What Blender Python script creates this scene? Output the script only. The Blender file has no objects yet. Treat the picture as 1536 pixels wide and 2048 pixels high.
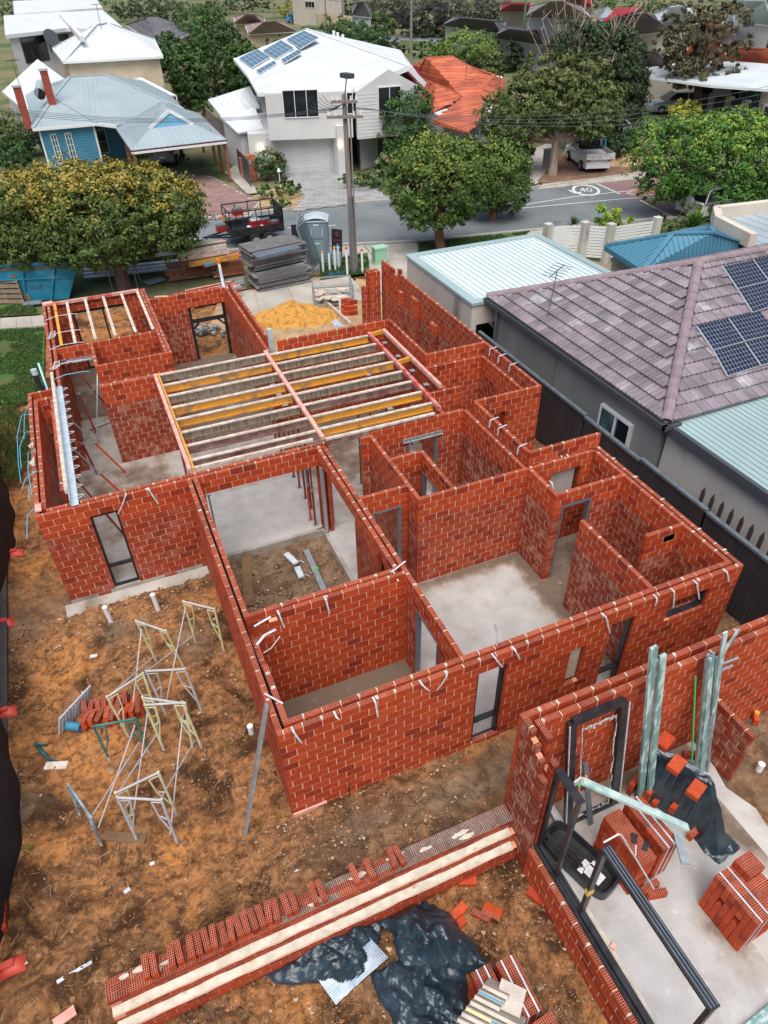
import bpy, math, random
import numpy as np
from mathutils import Vector, Matrix
random.seed(7); np.random.seed(7)
S = bpy.context.scene
COL = S.collection
# ---------------------------------------------------------------- camera
YAW, PITCH, ROLL, FPX, CH = math.radians(22.4691), math.radians(38.9231), math.radians(-1.1832), 1399.9, 12.0
_f = np.array([math.sin(YAW)*math.cos(PITCH), math.cos(YAW)*math.cos(PITCH), -math.sin(PITCH)])
_r = np.array([math.cos(YAW), -math.sin(YAW), 0.0]); _u = np.cross(_r, _f)
_r, _u = math.cos(ROLL)*_r+math.sin(ROLL)*_u, -math.sin(ROLL)*_r+math.cos(ROLL)*_u
cam = bpy.data.cameras.new('camera'); co = bpy.data.objects.new('camera', cam); COL.objects.link(co)
co.matrix_world = Matrix(((_r[0], _u[0], -_f[0], 0), (_r[1], _u[1], -_f[1], 0), (_r[2], _u[2], -_f[2], CH), (0, 0, 0, 1)))
cam.sensor_fit = 'HORIZONTAL'; cam.sensor_width = 36.0; cam.lens = 36.0*FPX/1536.0
cam.clip_start = 0.1; cam.clip_end = 3000
S.camera = co
# ---------------------------------------------------------------- light: soft overcast sky with a weak broad sun
W = bpy.data.worlds.new('World'); S.world = W; W.use_nodes = True
nt = W.node_tree; bg = nt.nodes['Background']
sky = nt.nodes.new('ShaderNodeTexSky'); sky.sky_type = 'NISHITA'; sky.sun_disc = False
SUN_EL, SUN_AZ = math.radians(66), math.radians(205)
sky.sun_elevation = SUN_EL; sky.sun_rotation = SUN_AZ; sky.air_density = 1.0; sky.dust_density = 4.0; sky.ozone_density = 0.6
nt.links.new(sky.outputs[0], bg.inputs[0]); bg.inputs[1].default_value = 0.055
sl = bpy.data.lights.new('sun', 'SUN'); sl.energy = 1.5; sl.angle = math.radians(62); sl.color = (1.0, 0.985, 0.96)
so = bpy.data.objects.new('sun', sl); COL.objects.link(so)
sd = Vector((math.sin(SUN_AZ)*math.cos(SUN_EL), math.cos(SUN_AZ)*math.cos(SUN_EL), math.sin(SUN_EL)))
so.rotation_euler = sd.to_track_quat('Z', 'Y').to_euler(); so.location = (0, 0, 40)
S.view_settings.view_transform = 'Standard'; S.view_settings.look = 'None'
S.view_settings.gamma = 1.0; S.view_settings.use_curve_mapping = False; S.view_settings.exposure = 1.25
S.render.engine = 'CYCLES'; S.cycles.diffuse_bounces = 2

# ---------------------------------------------------------------- helpers
def ray(px, py): return _f+_r*(px-768)/FPX-_u*(py-1024)/FPX
def G(px, py, z=0.0):
    d = ray(px, py); t = (z-CH)/d[2]; return np.array([d[0]*t, d[1]*t, z])
def onplane(px, py, p0, n):
    d = ray(px, py); o = np.array([0, 0, CH]); t = np.dot(np.array(p0)-o, n)/np.dot(d, n); return o+d*t
def onX(px, py, x): return onplane(px, py, (x, 0, 0), np.array([1., 0, 0]))
def onY(px, py, y): return onplane(px, py, (0, y, 0), np.array([0, 1., 0]))

def _noise2(x, y, seed=0):
    xi = np.floor(x).astype(np.int64); yi = np.floor(y).astype(np.int64); xf = x-xi; yf = y-yi
    def h(a, b):
        n = (a*374761393+b*668265263+seed*1442695041) & 0xffffffff
        n = ((n ^ (n >> 13))*1274126177) & 0xffffffff
        return ((n ^ (n >> 16)) & 0xffff)/65535.0
    u = xf*xf*(3-2*xf); v = yf*yf*(3-2*yf)
    return (h(xi, yi)*(1-u)+h(xi+1, yi)*u)*(1-v)+(h(xi, yi+1)*(1-u)+h(xi+1, yi+1)*u)*v
def fbm(x, y, o=4, seed=0):
    s = 0; a = .5; f = 1.
    for i in range(o): s = s+a*(_noise2(x*f, y*f, seed+i)-.5); a *= .5; f *= 2.03
    return s

class MB:
    """collects faces, builds ONE mesh object"""
    def __init__(s): s.V = []; s.F = []; s.R = []; s.K = []; s.M = []; s.n = 0
    def add(s, v, f, r=0.0, k=0.0, m=0):
        v = np.asarray(v, float).reshape(-1, 3)
        if not isinstance(f, (list, tuple)): f = [f]
        elif f and not hasattr(f[0][0], '__len__'):
            g = {}
            for q in f: g.setdefault(len(q), []).append(q)
            f = [np.array(a) for a in g.values()]
        for a in f:
            a = np.asarray(a)
            s.F.append(a+s.n); c = len(a)
            s.R.append(np.full(c, r) if np.isscalar(r) else np.asarray(r)); s.K.append(np.full(c, k) if np.isscalar(k) else np.asarray(k)); s.M.append(np.full(c, m))
        s.V.append(v); s.n += len(v); return s
    _bf = np.array([[0, 2, 3, 1], [4, 5, 7, 6], [0, 1, 5, 4], [2, 6, 7, 3], [0, 4, 6, 2], [1, 3, 7, 5]])
    def box(s, x0, x1, y0, y1, z0, z1, r=0., k=0., m=0):
        v = np.array([(x, y, z) for z in (z0, z1) for y in (y0, y1) for x in (x0, x1)]); return s.add(v, s._bf, r, k, m)
    def obox(s, c, ax, ay, az, r=0., k=0., m=0):
        c, ax, ay, az = map(lambda q: np.asarray(q, float), (c, ax, ay, az))
        v = np.array([c+ax*i+ay*j+az*l for l in (-.5, .5) for j in (-.5, .5) for i in (-.5, .5)]); return s.add(v, s._bf, r, k, m)
    def rbox(s, cx, cy, z0, lx, ly, lz, rot=0., r=0., k=0., m=0):
        c, n = math.cos(rot), math.sin(rot)
        return s.obox((cx, cy, z0+lz/2), (lx*c, lx*n, 0), (-ly*n, ly*c, 0), (0, 0, lz), r, k, m)
    def bar(s, p, q, w, h, up=(0, 0, 1), r=0., k=0., m=0):
        p = np.asarray(p, float); q = np.asarray(q, float); d = q-p; L = np.linalg.norm(d); e = d/max(L, 1e-9)
        up = np.asarray(up, float)
        if abs(e@up) > .98: up = np.array([0, 1., 0]) if abs(e[1]) < .9 else np.array([1., 0, 0])
        sd_ = np.cross(e, up); sd_ /= np.linalg.norm(sd_); u2 = np.cross(sd_, e)
        return s.obox((p+q)/2, d, sd_*w, u2*h, r, k, m)
    def tube(s, pts, rad, n=6, r=0., k=0., m=0, caps=True):
        pts = [np.asarray(p, float) for p in pts]; N = len(pts)
        rr = rad if hasattr(rad, '__len__') else [rad]*N
        v = []; prev = None
        for i, p in enumerate(pts):
            t = pts[min(i+1, N-1)]-pts[max(i-1, 0)]; t /= max(np.linalg.norm(t), 1e-9)
            if prev is None:
                a = np.array([0, 0, 1.]) if abs(t[2]) < .9 else np.array([1., 0, 0]); prev = np.cross(t, a)
            prev = prev-t*(prev@t); prev /= max(np.linalg.norm(prev), 1e-9); b = np.cross(t, prev)
            for j in range(n):
                a = 2*math.pi*j/n; v.append(p+(prev*math.cos(a)+b*math.sin(a))*rr[i])
        f = [(i*n+j, i*n+(j+1) % n, (i+1)*n+(j+1) % n, (i+1)*n+j) for i in range(N-1) for j in range(n)]
        if caps: f += [tuple(range(n))[::-1], tuple(range((N-1)*n, N*n))]
        return s.add(v, f, r, k, m)
    def poly(s, pts, r=0., k=0., m=0): return s.add(pts, [tuple(range(len(pts)))], r, k, m)
    def prism(s, pts, th, r=0., k=0., m=0):
        """polygon (3-D, roughly planar) thickened by vector th"""
        pts = np.asarray(pts, float); n = len(pts); v = np.vstack([pts, pts+np.asarray(th, float)])
        f = [tuple(range(n)), tuple(range(n, 2*n))[::-1]]+[(i, i+n, (i+1) % n+n, (i+1) % n) for i in range(n)]
        return s.add(v, f, r, k, m)
    def grid(s, P, r=0., k=0., m=0, wrap=False):
        """P: (a,b,3) grid of points"""
        a, b = P.shape[:2]; I = np.arange(a*b).reshape(a, b)
        f = np.stack([I[:-1, :-1], I[1:, :-1], I[1:, 1:], I[:-1, 1:]], -1).reshape(-1, 4)
        return s.add(P.reshape(-1, 3), f, r, k, m)
    def mesh(s, name, mats, smooth=False):
        me = bpy.data.meshes.new(name); V = np.vstack(s.V) if s.V else np.zeros((0, 3))
        me.vertices.add(len(V)); me.vertices.foreach_set('co', V.astype(np.float32).ravel())
        tot = np.concatenate([np.full(len(a), a.shape[1]) for a in s.F]) if s.F else np.zeros(0, int)
        li = np.concatenate([a.ravel() for a in s.F]) if s.F else np.zeros(0, int)
        me.loops.add(len(li)); me.loops.foreach_set('vertex_index', li.astype(np.int32))
        me.polygons.add(len(tot)); st = np.concatenate([[0], np.cumsum(tot)[:-1]]) if len(tot) else tot
        me.polygons.foreach_set('loop_start', st.astype(np.int32)); me.polygons.foreach_set('loop_total', tot.astype(np.int32))
        me.polygons.foreach_set('material_index', np.concatenate(s.M).astype(np.int32))
        me.polygons.foreach_set('use_smooth', np.full(len(tot), bool(smooth)))
        a = me.attributes.new('rnd', 'FLOAT', 'FACE'); a.data.foreach_set('value', np.concatenate(s.R).astype(np.float32))
        a = me.attributes.new('smear', 'FLOAT', 'FACE'); a.data.foreach_set('value', np.concatenate(s.K).astype(np.float32))
        for mt in (mats if isinstance(mats, (list, tuple)) else [mats]): me.materials.append(mt)
        me.update(); return me
    def build(s, name, mats, parent=None, smooth=False, **tg):
        o = bpy.data.objects.new(name, s.mesh(name, mats, smooth)); COL.objects.link(o)
        if parent is not None: o.parent = parent; inv(o, parent)
        if tg: tag(o, **tg)
        return o
_pinv = {}
def inv(o, parent):
    # keep child meshes in world coordinates under a parent standing elsewhere
    key = parent.name
    if key not in _pinv: _pinv[key] = parent_world(parent).inverted()
    o.matrix_parent_inverse = _pinv[key]
def parent_world(p):
    m = Matrix.LocRotScale(p.location, p.rotation_euler, p.scale)
    return m if p.parent is None else parent_world(p.parent) @ p.matrix_parent_inverse @ m
def tag(o, label=None, cat=None, group=None, kind=None):
    if label: o['label'] = label
    if cat: o['category'] = cat
    if group: o['group'] = group
    if kind: o['kind'] = kind
    return o
def thing(name, label, cat, loc=(0, 0, 0), rz=0., group=None):
    o = bpy.data.objects.new(name, None); COL.objects.link(o); o.empty_display_size = .2
    o.location = tuple(float(a) for a in loc); o.rotation_euler = (0, 0, rz); return tag(o, label, cat, group)
def kids(o): return [c for c in list(COL.objects) if c.parent == o]
def sheet_attr(name, x0, x1, y0, y1, st, z, fn, mat):
    xs = np.linspace(x0, x1, max(int((x1-x0)/st), 2)); ys = np.linspace(y0, y1, max(int((y1-y0)/st), 2)); X, Y = np.meshgrid(xs, ys, indexing='ij')
    mb = MB(); mb.grid(np.stack([X, Y, X*0+z], -1)); o = mb.build(name, mat); a = o.data.attributes.new('stain_shade', 'FLOAT', 'POINT'); a.data.foreach_set('value', np.asarray(fn(X, Y), np.float32).ravel()); o['kind'] = 'structure'; return o
def dup(root, loc, rz=0., label=None, scale=None, group=None):
    fam = [(root, None)]
    allc = {}
    for c in COL.objects:
        if c.parent: allc.setdefault(c.parent.name, []).append(c)
    def rec(o, par):
        c = o.copy(); COL.objects.link(c)
        if par is not None: c.parent = par
        for ch in allc.get(o.name, []): rec(ch, c)
        return c
    r = rec(root, None); r.location = tuple(float(a) for a in loc); r.rotation_euler = (0, 0, rz)
    if scale: r.scale = scale
    if label: r['label'] = label
    if group: r['group'] = group
    return r

# ---------------------------------------------------------------- materials
def mk(name, c1, c2=None, scale=3., rough=.8, bump=0., bscale=40., metal=0., detail=6., vary=0., c3=None, s3=.6, w3=(.55, .7), spec=.5, trans=0., stretch=None, lo=.35, hi=.65):
    m = bpy.data.materials.new(name); m.use_nodes = True; n = m.node_tree.nodes; l = m.node_tree.links
    b = n['Principled BSDF']; b.inputs['Roughness'].default_value = rough; b.inputs['Metallic'].default_value = metal
    b.inputs['Specular IOR Level'].default_value = spec
    if trans: b.inputs['Transmission Weight'].default_value = trans
    geo = n.new('ShaderNodeNewGeometry'); pos = geo.outputs['Position']
    if stretch:
        mp = n.new('ShaderNodeMapping'); mp.inputs['Scale'].default_value = stretch; l.new(pos, mp.inputs[0]); pos = mp.outputs[0]
    col = None
    if c2 is None and not vary: b.inputs['Base Color'].default_value = (*c1, 1)
    else:
        if c2 is None: c2 = c1
        no = n.new('ShaderNodeTexNoise'); no.inputs['Scale'].default_value = scale; no.inputs['Detail'].default_value = detail; l.new(pos, no.inputs['Vector'])
        mr = n.new('ShaderNodeMapRange'); mr.inputs[1].default_value = lo; mr.inputs[2].default_value = hi; l.new(no.outputs[0], mr.inputs[0])
        mx = n.new('ShaderNodeMix'); mx.data_type = 'RGBA'; mx.inputs[6].default_value = (*c1, 1); mx.inputs[7].default_value = (*c2, 1); l.new(mr.outputs[0], mx.inputs[0]); col = mx.outputs[2]
        if c3 is not None:
            n3 = n.new('ShaderNodeTexNoise'); n3.inputs['Scale'].default_value = s3; n3.inputs['Detail'].default_value = 8; n3.inputs['Roughness'].default_value = .65; l.new(pos, n3.inputs['Vector'])
            m3 = n.new('ShaderNodeMapRange'); m3.inputs[1].default_value = w3[0]; m3.inputs[2].default_value = w3[1]; l.new(n3.outputs[0], m3.inputs[0])
            x3 = n.new('ShaderNodeMix'); x3.data_type = 'RGBA'; x3.inputs[7].default_value = (*c3, 1); l.new(m3.outputs[0], x3.inputs[0]); l.new(col, x3.inputs[6]); col = x3.outputs[2]
        if vary:
            at = n.new('ShaderNodeAttribute'); at.attribute_name = 'rnd'; oi = n.new('ShaderNodeObjectInfo')
            ad = n.new('ShaderNodeMath'); ad.operation = 'ADD'; l.new(at.outputs['Fac'], ad.inputs[0]); l.new(oi.outputs['Random'], ad.inputs[1])
            fr = n.new('ShaderNodeMath'); fr.operation = 'FRACT'; l.new(ad.outputs[0], fr.inputs[0])
            mr2 = n.new('ShaderNodeMapRange'); mr2.inputs[3].default_value = 1-vary; mr2.inputs[4].default_value = 1+vary; l.new(fr.outputs[0], mr2.inputs[0])
            hs = n.new('ShaderNodeHueSaturation'); l.new(mr2.outputs[0], hs.inputs['Value']); l.new(col, hs.inputs['Color']); col = hs.outputs[0]
        l.new(col, b.inputs['Base Color'])
    if bump:
        bn = n.new('ShaderNodeTexNoise'); bn.inputs['Scale'].default_value = bscale; bn.inputs['Detail'].default_value = 5; l.new(pos, bn.inputs['Vector'])
        bp = n.new('ShaderNodeBump'); bp.inputs['Strength'].default_value = bump; bp.inputs['Distance'].default_value = .02; l.new(bn.outputs[0], bp.inputs['Height']); l.new(bp.outputs[0], b.inputs['Normal'])
    return m

def brick_mat():
    m = bpy.data.materials.new('clay_brick'); m.use_nodes = True; n = m.node_tree.nodes; l = m.node_tree.links
    b = n['Principled BSDF']; b.inputs['Roughness'].default_value = .72; b.inputs['Specular IOR Level'].default_value = .35
    geo = n.new('ShaderNodeNewGeometry'); pos = geo.outputs['Position']
    at = n.new('ShaderNodeAttribute'); at.attribute_name = 'rnd'; oi = n.new('ShaderNodeObjectInfo')
    ad = n.new('ShaderNodeMath'); ad.operation = 'ADD'; l.new(at.outputs['Fac'], ad.inputs[0]); l.new(oi.outputs['Random'], ad.inputs[1])
    fr = n.new('ShaderNodeMath'); fr.operation = 'FRACT'; l.new(ad.outputs[0], fr.inputs[0])
    cr = n.new('ShaderNodeValToRGB'); e = cr.color_ramp.elements
    e[0].color = (.24, .026, .010, 1); e[1].color = (.52, .080, .022, 1)
    for p, c in ((.08, (.30, .032, .011, 1)), (.2, (.41, .049, .012, 1)), (.8, (.46, .062, .015, 1))):
        q = e.new(p); q.color = c
    l.new(fr.outputs[0], cr.inputs[0])
    # lower lift of the walls: older, purpler bricks with pale mortar smears
    sm = n.new('ShaderNodeAttribute'); sm.attribute_name = 'smear'
    sep = n.new('ShaderNodeSeparateXYZ'); l.new(pos, sep.inputs[0])
    zz = n.new('ShaderNodeMapRange'); zz.inputs[1].default_value = 1.98; zz.inputs[2].default_value = 1.86; l.new(sep.outputs[2], zz.inputs[0])
    mz = n.new('ShaderNodeMath'); mz.operation = 'MULTIPLY'; l.new(zz.outputs[0], mz.inputs[0]); l.new(sm.outputs['Fac'], mz.inputs[1])
    k1 = n.new('ShaderNodeMath'); k1.operation = 'SUBTRACT'; k1.inputs[1].default_value = 1.; l.new(sm.outputs['Fac'], k1.inputs[0])
    k2 = n.new('ShaderNodeMath'); k2.operation = 'MAXIMUM'; l.new(k1.outputs[0], k2.inputs[0]); l.new(mz.outputs[0], k2.inputs[1]); mz = k2
    mp = n.new('ShaderNodeMath'); mp.operation = 'MULTIPLY'; mp.inputs[1].default_value = .8; l.new(mz.outputs[0], mp.inputs[0])
    x1 = n.new('ShaderNodeMix'); x1.data_type = 'RGBA'; x1.inputs[7].default_value = (.20, .032, .019, 1); l.new(mp.outputs[0], x1.inputs[0]); l.new(cr.outputs[0], x1.inputs[6])
    no = n.new('ShaderNodeTexNoise'); no.inputs['Scale'].default_value = 14; no.inputs['Detail'].default_value = 6; l.new(pos, no.inputs['Vector'])
    mr = n.new('ShaderNodeMapRange'); mr.inputs[1].default_value = .3; mr.inputs[2].default_value = .7; mr.inputs[3].default_value = .8; mr.inputs[4].default_value = 1.15; l.new(no.outputs[0], mr.inputs[0])
    hs = n.new('ShaderNodeHueSaturation'); l.new(mr.outputs[0], hs.inputs['Value']); l.new(x1.outputs[2], hs.inputs['Color'])
    n2 = n.new('ShaderNodeTexNoise'); n2.inputs['Scale'].default_value = 3.4; n2.inputs['Detail'].default_value = 9; n2.inputs['Roughness'].default_value = .72; l.new(pos, n2.inputs['Vector'])
    m2 = n.new('ShaderNodeMapRange'); m2.inputs[1].default_value = .49; m2.inputs[2].default_value = .62; m2.inputs[4].default_value = .8; l.new(n2.outputs[0], m2.inputs[0])
    pw = n.new('ShaderNodeMath'); pw.operation = 'POWER'; pw.inputs[1].default_value = 2.2; l.new(mz.outputs[0], pw.inputs[0]); bs = n.new('ShaderNodeMapRange'); bs.inputs[3].default_value = .06; bs.inputs[4].default_value = 1.; l.new(pw.outputs[0], bs.inputs[0])
    mm = n.new('ShaderNodeMath'); mm.operation = 'MULTIPLY'; l.new(m2.outputs[0], mm.inputs[0]); l.new(bs.outputs[0], mm.inputs[1])
    x2 = n.new('ShaderNodeMix'); x2.data_type = 'RGBA'; x2.inputs[7].default_value = (.46, .25, .18, 1); l.new(mm.outputs[0], x2.inputs[0]); l.new(hs.outputs[0], x2.inputs[6])
    l.new(x2.outputs[2], b.inputs['Base Color'])
    bn = n.new('ShaderNodeTexNoise'); bn.inputs['Scale'].default_value = 60; l.new(pos, bn.inputs['Vector'])
    bp = n.new('ShaderNodeBump'); bp.inputs['Strength'].default_value = .3; bp.inputs['Distance'].default_value = .01; l.new(bn.outputs[0], bp.inputs['Height']); l.new(bp.outputs[0], b.inputs['Normal'])
    return m

def soil_mat():
    m = bpy.data.materials.new('site_sand'); m.use_nodes = True; n = m.node_tree.nodes; l = m.node_tree.links
    b = n['Principled BSDF']; b.inputs['Roughness'].default_value = .95; b.inputs['Specular IOR Level'].default_value = .15
    geo = n.new('ShaderNodeNewGeometry'); pos = geo.outputs['Position']
    def noise(s, d=8, r=.6, dist=0., st=None):
        o = n.new('ShaderNodeTexNoise'); o.inputs['Scale'].default_value = s; o.inputs['Detail'].default_value = d; o.inputs['Roughness'].default_value = r; o.inputs['Distortion'].default_value = dist
        l.new(pos, o.inputs['Vector']); return o.outputs[0]
    def ramp(v, a, c, o0=0., o1=1.):
        q = n.new('ShaderNodeMapRange'); q.inputs[1].default_value = a; q.inputs[2].default_value = c; q.inputs[3].default_value = o0; q.inputs[4].default_value = o1; l.new(v, q.inputs[0]); return q.outputs[0]
    def mix(f, a, c):
        q = n.new('ShaderNodeMix'); q.data_type = 'RGBA'; l.new(f, q.inputs[0])
        for i, v in ((6, a), (7, c)):
            if isinstance(v, tuple): q.inputs[i].default_value = (*v, 1)
            else: l.new(v, q.inputs[i])
        return q.outputs[2]
    c = mix(ramp(noise(1.1, 9, .68, .8), .42, .56), (.07, .032, .014), (.38, .18, .075))
    c = mix(ramp(noise(.33, 6, .55, 1.2), .50, .62), c, (.50, .215, .07))
    c = mix(ramp(noise(.55, 8, .7, .5), .56, .68, 0, .9), c, (.075, .038, .02))
    c = mix(ramp(noise(7, 8, .75), .46, .60, 0, .75), c, (.07, .034, .018))
    c = mix(ramp(noise(4, 9, .7, 1.5), .57, .66, 0, .55), c, (.50, .27, .12))
    c = mix(ramp(noise(26, 6, .7), .60, .72, 0, .5), c, (.48, .36, .25))
    vo = n.new('ShaderNodeTexVoronoi'); vo.inputs['Scale'].default_value = 17; l.new(pos, vo.inputs['Vector'])
    msk = n.new('ShaderNodeMath'); msk.operation = 'MULTIPLY'; l.new(ramp(vo.outputs['Distance'], .16, .10), msk.inputs[0]); l.new(ramp(noise(.9, 5), .48, .6), msk.inputs[1])
    c = mix(msk.outputs[0], c, (.62, .5, .36))
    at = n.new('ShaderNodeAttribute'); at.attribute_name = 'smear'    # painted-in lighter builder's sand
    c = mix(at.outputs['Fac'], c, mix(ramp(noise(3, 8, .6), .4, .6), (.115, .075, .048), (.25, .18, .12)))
    l.new(c, b.inputs['Base Color'])
    bp = n.new('ShaderNodeBump'); bp.inputs['Strength'].default_value = .9; bp.inputs['Distance'].default_value = .05; l.new(noise(16, 8, .7), bp.inputs['Height'])
    l.new(bp.outputs[0], b.inputs['Normal'])
    return m

def floor_mat():
    m = mk('stained_concrete', (.44, .43, .415), (.36, .35, .335), 2.2, .75, .15, 30); n = m.node_tree.nodes; l = m.node_tree.links; b = n['Principled BSDF']; src = b.inputs['Base Color'].links[0].from_socket
    geo = n.new('ShaderNodeNewGeometry'); at = n.new('ShaderNodeAttribute'); at.attribute_name = 'stain_shade'
    def nz(s, d=9, r=.65):
        o = n.new('ShaderNodeTexNoise'); o.inputs['Scale'].default_value = s; o.inputs['Detail'].default_value = d; o.inputs['Roughness'].default_value = r; l.new(geo.outputs['Position'], o.inputs['Vector']); return o.outputs[0]
    def mr(v, a, c, o=1.):
        q = n.new('ShaderNodeMapRange'); q.inputs[1].default_value = a; q.inputs[2].default_value = c; q.inputs[4].default_value = o; l.new(v, q.inputs[0]); return q.outputs[0]
    def mx(f, a, c):
        q = n.new('ShaderNodeMix'); q.data_type = 'RGBA'; l.new(f, q.inputs[0]); l.new(a, q.inputs[6]); q.inputs[7].default_value = (*c, 1); return q.outputs[2]
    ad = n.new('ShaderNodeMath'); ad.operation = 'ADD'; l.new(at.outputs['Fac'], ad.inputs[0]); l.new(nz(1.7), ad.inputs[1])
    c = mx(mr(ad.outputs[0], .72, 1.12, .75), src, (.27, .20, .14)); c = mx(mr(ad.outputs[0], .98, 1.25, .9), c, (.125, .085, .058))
    c = mx(mr(nz(24, 4), .64, .70, .5), c, (.12, .085, .06)); c = mx(mr(nz(5, 8, .75), .60, .68, .55), c, (.66, .62, .57))
    l.new(c, b.inputs['Base Color']); return m
M = {}
M['floor'] = floor_mat()
M['brick'] = brick_mat(); M['soil'] = soil_mat()
M['mortar'] = mk('mortar', (.74, .55, .36), (.60, .40, .25), 12, .9, .3, 60)
M['bed'] = mk('bed_mortar', (.72, .24, .12), (.66, .36, .22), 5, .9, .3, 60)
M['skylit_brick_top'] = mk('brick_bed_face_skylit', (.58, .185, .115), (.46, .125, .07), 9, .8, .2, 60, vary=.15, c3=(.62, .46, .36), s3=5, w3=(.62, .74))  # paler pink for upward brick faces: sky reflection painted into the colour
M['mortar_white'] = mk('dried_mortar', (.60, .55, .45), (.46, .41, .33), 6, .9, .5, 40, c3=(.35, .16, .1), s3=2.5, w3=(.58, .72))
M['mortar_grey'] = mk('grey_mortar_film', (.40, .37, .32), (.27, .23, .19), 9, .9, .4, 50, c3=(.45, .16, .10), s3=3.5, w3=(.6, .7))
M['slab'] = mk('concrete_slab_grey', (.42, .39, .35), (.29, .26, .225), 1.3, .75, .15, 30, c3=(.17, .125, .085), s3=.75, w3=(.52, .68))
M['slab_light'] = mk('concrete_pale', (.50, .48, .45), (.38, .35, .32), 1.6, .7, .12, 30, c3=(.27, .2, .14), s3=.7, w3=(.56, .72))
M['slab_dirty'] = mk('concrete_dirty', (.20, .15, .11), (.12, .085, .06), 1.6, .85, .2, 30)
M['damp'] = mk('damp_concrete', (.135, .10, .075), (.19, .15, .115), 2.5, .6, .2, 30)
M['galv'] = mk('galvanised_steel', (.46, .50, .52), (.33, .38, .41), 8, .38, .05, 40, metal=.55)
M['galv_door'] = mk('steel_door_frame', (.20, .24, .28), (.15, .18, .22), 6, .45, metal=.4)
M['galv_white'] = mk('galvanised_bright', (.68, .78, .82), (.50, .60, .66), 6, .4, .05, 40, metal=.3)
M['black'] = mk('black_aluminium', (.012, .013, .016), (.03, .032, .036), 5, .35, c3=(.3, .3, .3), s3=7, w3=(.72, .78))
M['strap'] = mk('white_strap', (.66, .66, .67), (.45, .46, .5), 9, .6)
M['timber_top'] = mk('cement_splashed_timber', (.66, .58, .50), (.45, .34, .26), 7, .85, .2, 50)
M['timber_yel'] = mk('yellow_formply', (.78, .34, .03), (.60, .28, .05), 5, .6, .1, 40, c3=(.26, .17, .09), s3=2.2, w3=(.52, .66))
M['timber_grey'] = mk('weathered_formply', (.30, .26, .18), (.16, .10, .07), 5, .85, .2, 40, stretch=(3, 3, .5))
M['timber_maroon'] = mk('maroon_timber', (.16, .05, .045), (.30, .20, .16), 4, .8, .2, 40)
M['timber_red'] = mk('red_painted_timber', (.46, .035, .03), (.60, .28, .24), 4, .7, .1, 40)
M['timber_pink'] = mk('pink_primed_timber', (.62, .27, .22), (.66, .42, .34), 6, .75, .1, 40)
M['timber_brown'] = mk('brown_plank', (.21, .125, .06), (.14, .08, .04), 4, .85, .3, 40)
M['prop'] = mk('red_oxide_prop', (.20, .035, .02), (.30, .055, .03), 6, .6, metal=.2)
M['prop_orange'] = mk('orange_prop', (.62, .08, .02), (.45, .05, .02), 6, .55)
M['blue_wire'] = mk('blue_cord', (.10, .42, .60), rough=.5)
M['membrane'] = mk('plastic_membrane', (.62, .56, .50), (.45, .36, .3), 5, .5)
# ================================================================= THE SITE
CO, BL, BH, JT = 0.1714, 0.315, 0.1620, 0.0140      # course, brick pitch, brick height, joint

def zt(x, y):
    """ground level of the building site"""
    x = np.asarray(x, float); y = np.asarray(y, float)
    n = np.clip(.13-(y-6.4)*.045, -.2, 1); n = np.where(y < 6.4, .13+(6.4-y)*.22, n); n = np.minimum(n, .42)
    n = np.where(x > 3.0, n*(1-np.clip((x-3.0)/1.0, 0, 1))+.06*np.clip((x-3.0)/1.0, 0, 1), n)
    s = -.38+0*x
    f = np.clip((4.62-y)/.12, 0, 1); fl = np.clip((5.3-y)/1.2, 0, 1); w = np.clip((-2.35-x)/.5, 0, 1)
    f = f*(1-w)+fl*w
    z = n*(1-f)+s*f
    z = np.where(y > 17, -.05, z)
    z = np.where(x > 10.3, -.12, z)
    z = np.where((x > 1.0) & (x < 4.0) & (y > 9.05) & (y < 13.75), -.2, z)
    z = np.where((x > 7.0) & (y < 4.9), .30, z)
    return z

def perf_template(nx, ny, L, D, H, hx, hy, dep=.085):
    """brick with a grid of square perforations in its top face, centred on the origin"""
    px = L/nx*.985; py = D/ny*.95
    xs = [-L/2]; ys = [-D/2]
    for i in range(nx): c = (i-(nx-1)/2)*px; xs += [c-hx/2, c+hx/2]
    for j in range(ny): c = (j-(ny-1)/2)*py; ys += [c-hy/2, c+hy/2]
    xs.append(L/2); ys.append(D/2); X, Y = len(xs), len(ys)
    v = [(x, y, H/2) for y in ys for x in xs]; f = []
    for j in range(Y-1):
        for i in range(X-1):
            a = j*X+i; q = (a, a+1, a+X+1, a+X)
            if i % 2 == 1 and j % 2 == 1:
                b = len(v); v += [(xs[i], ys[j], H/2-dep), (xs[i+1], ys[j], H/2-dep), (xs[i+1], ys[j+1], H/2-dep), (xs[i], ys[j+1], H/2-dep)]
                for k in range(4): f.append((q[k], b+k, b+(k+1) % 4, q[(k+1) % 4]))
                f.append((b, b+1, b+2, b+3))
            else: f.append(q)
    b = len(v); v += [(x, y, -H/2) for y in (-D/2, D/2) for x in (-L/2, L/2)]
    c = [0, X-1, (Y-1)*X, Y*X-1]
    bot = list(range(0, X)); f.append(tuple([b, b+1]+bot[::-1]))
    f.append(tuple([b+3, b+2]+list(range((Y-1)*X, Y*X))))
    f.append(tuple([b+2, b]+[j*X for j in range(Y)])); f.append(tuple([b+1, b+3]+[j*X+X-1 for j in range(Y)][::-1]))
    f.append((b, b+2, b+3, b+1))
    g = {}
    for q in f: g.setdefault(len(q), []).append(q)
    return np.array(v), [np.array(a) for a in g.values()]
TP = {n: perf_template(n, 3, 1., .09, BH, .74/n, .0215) for n in (2, 3, 4, 6, 9)}
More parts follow.
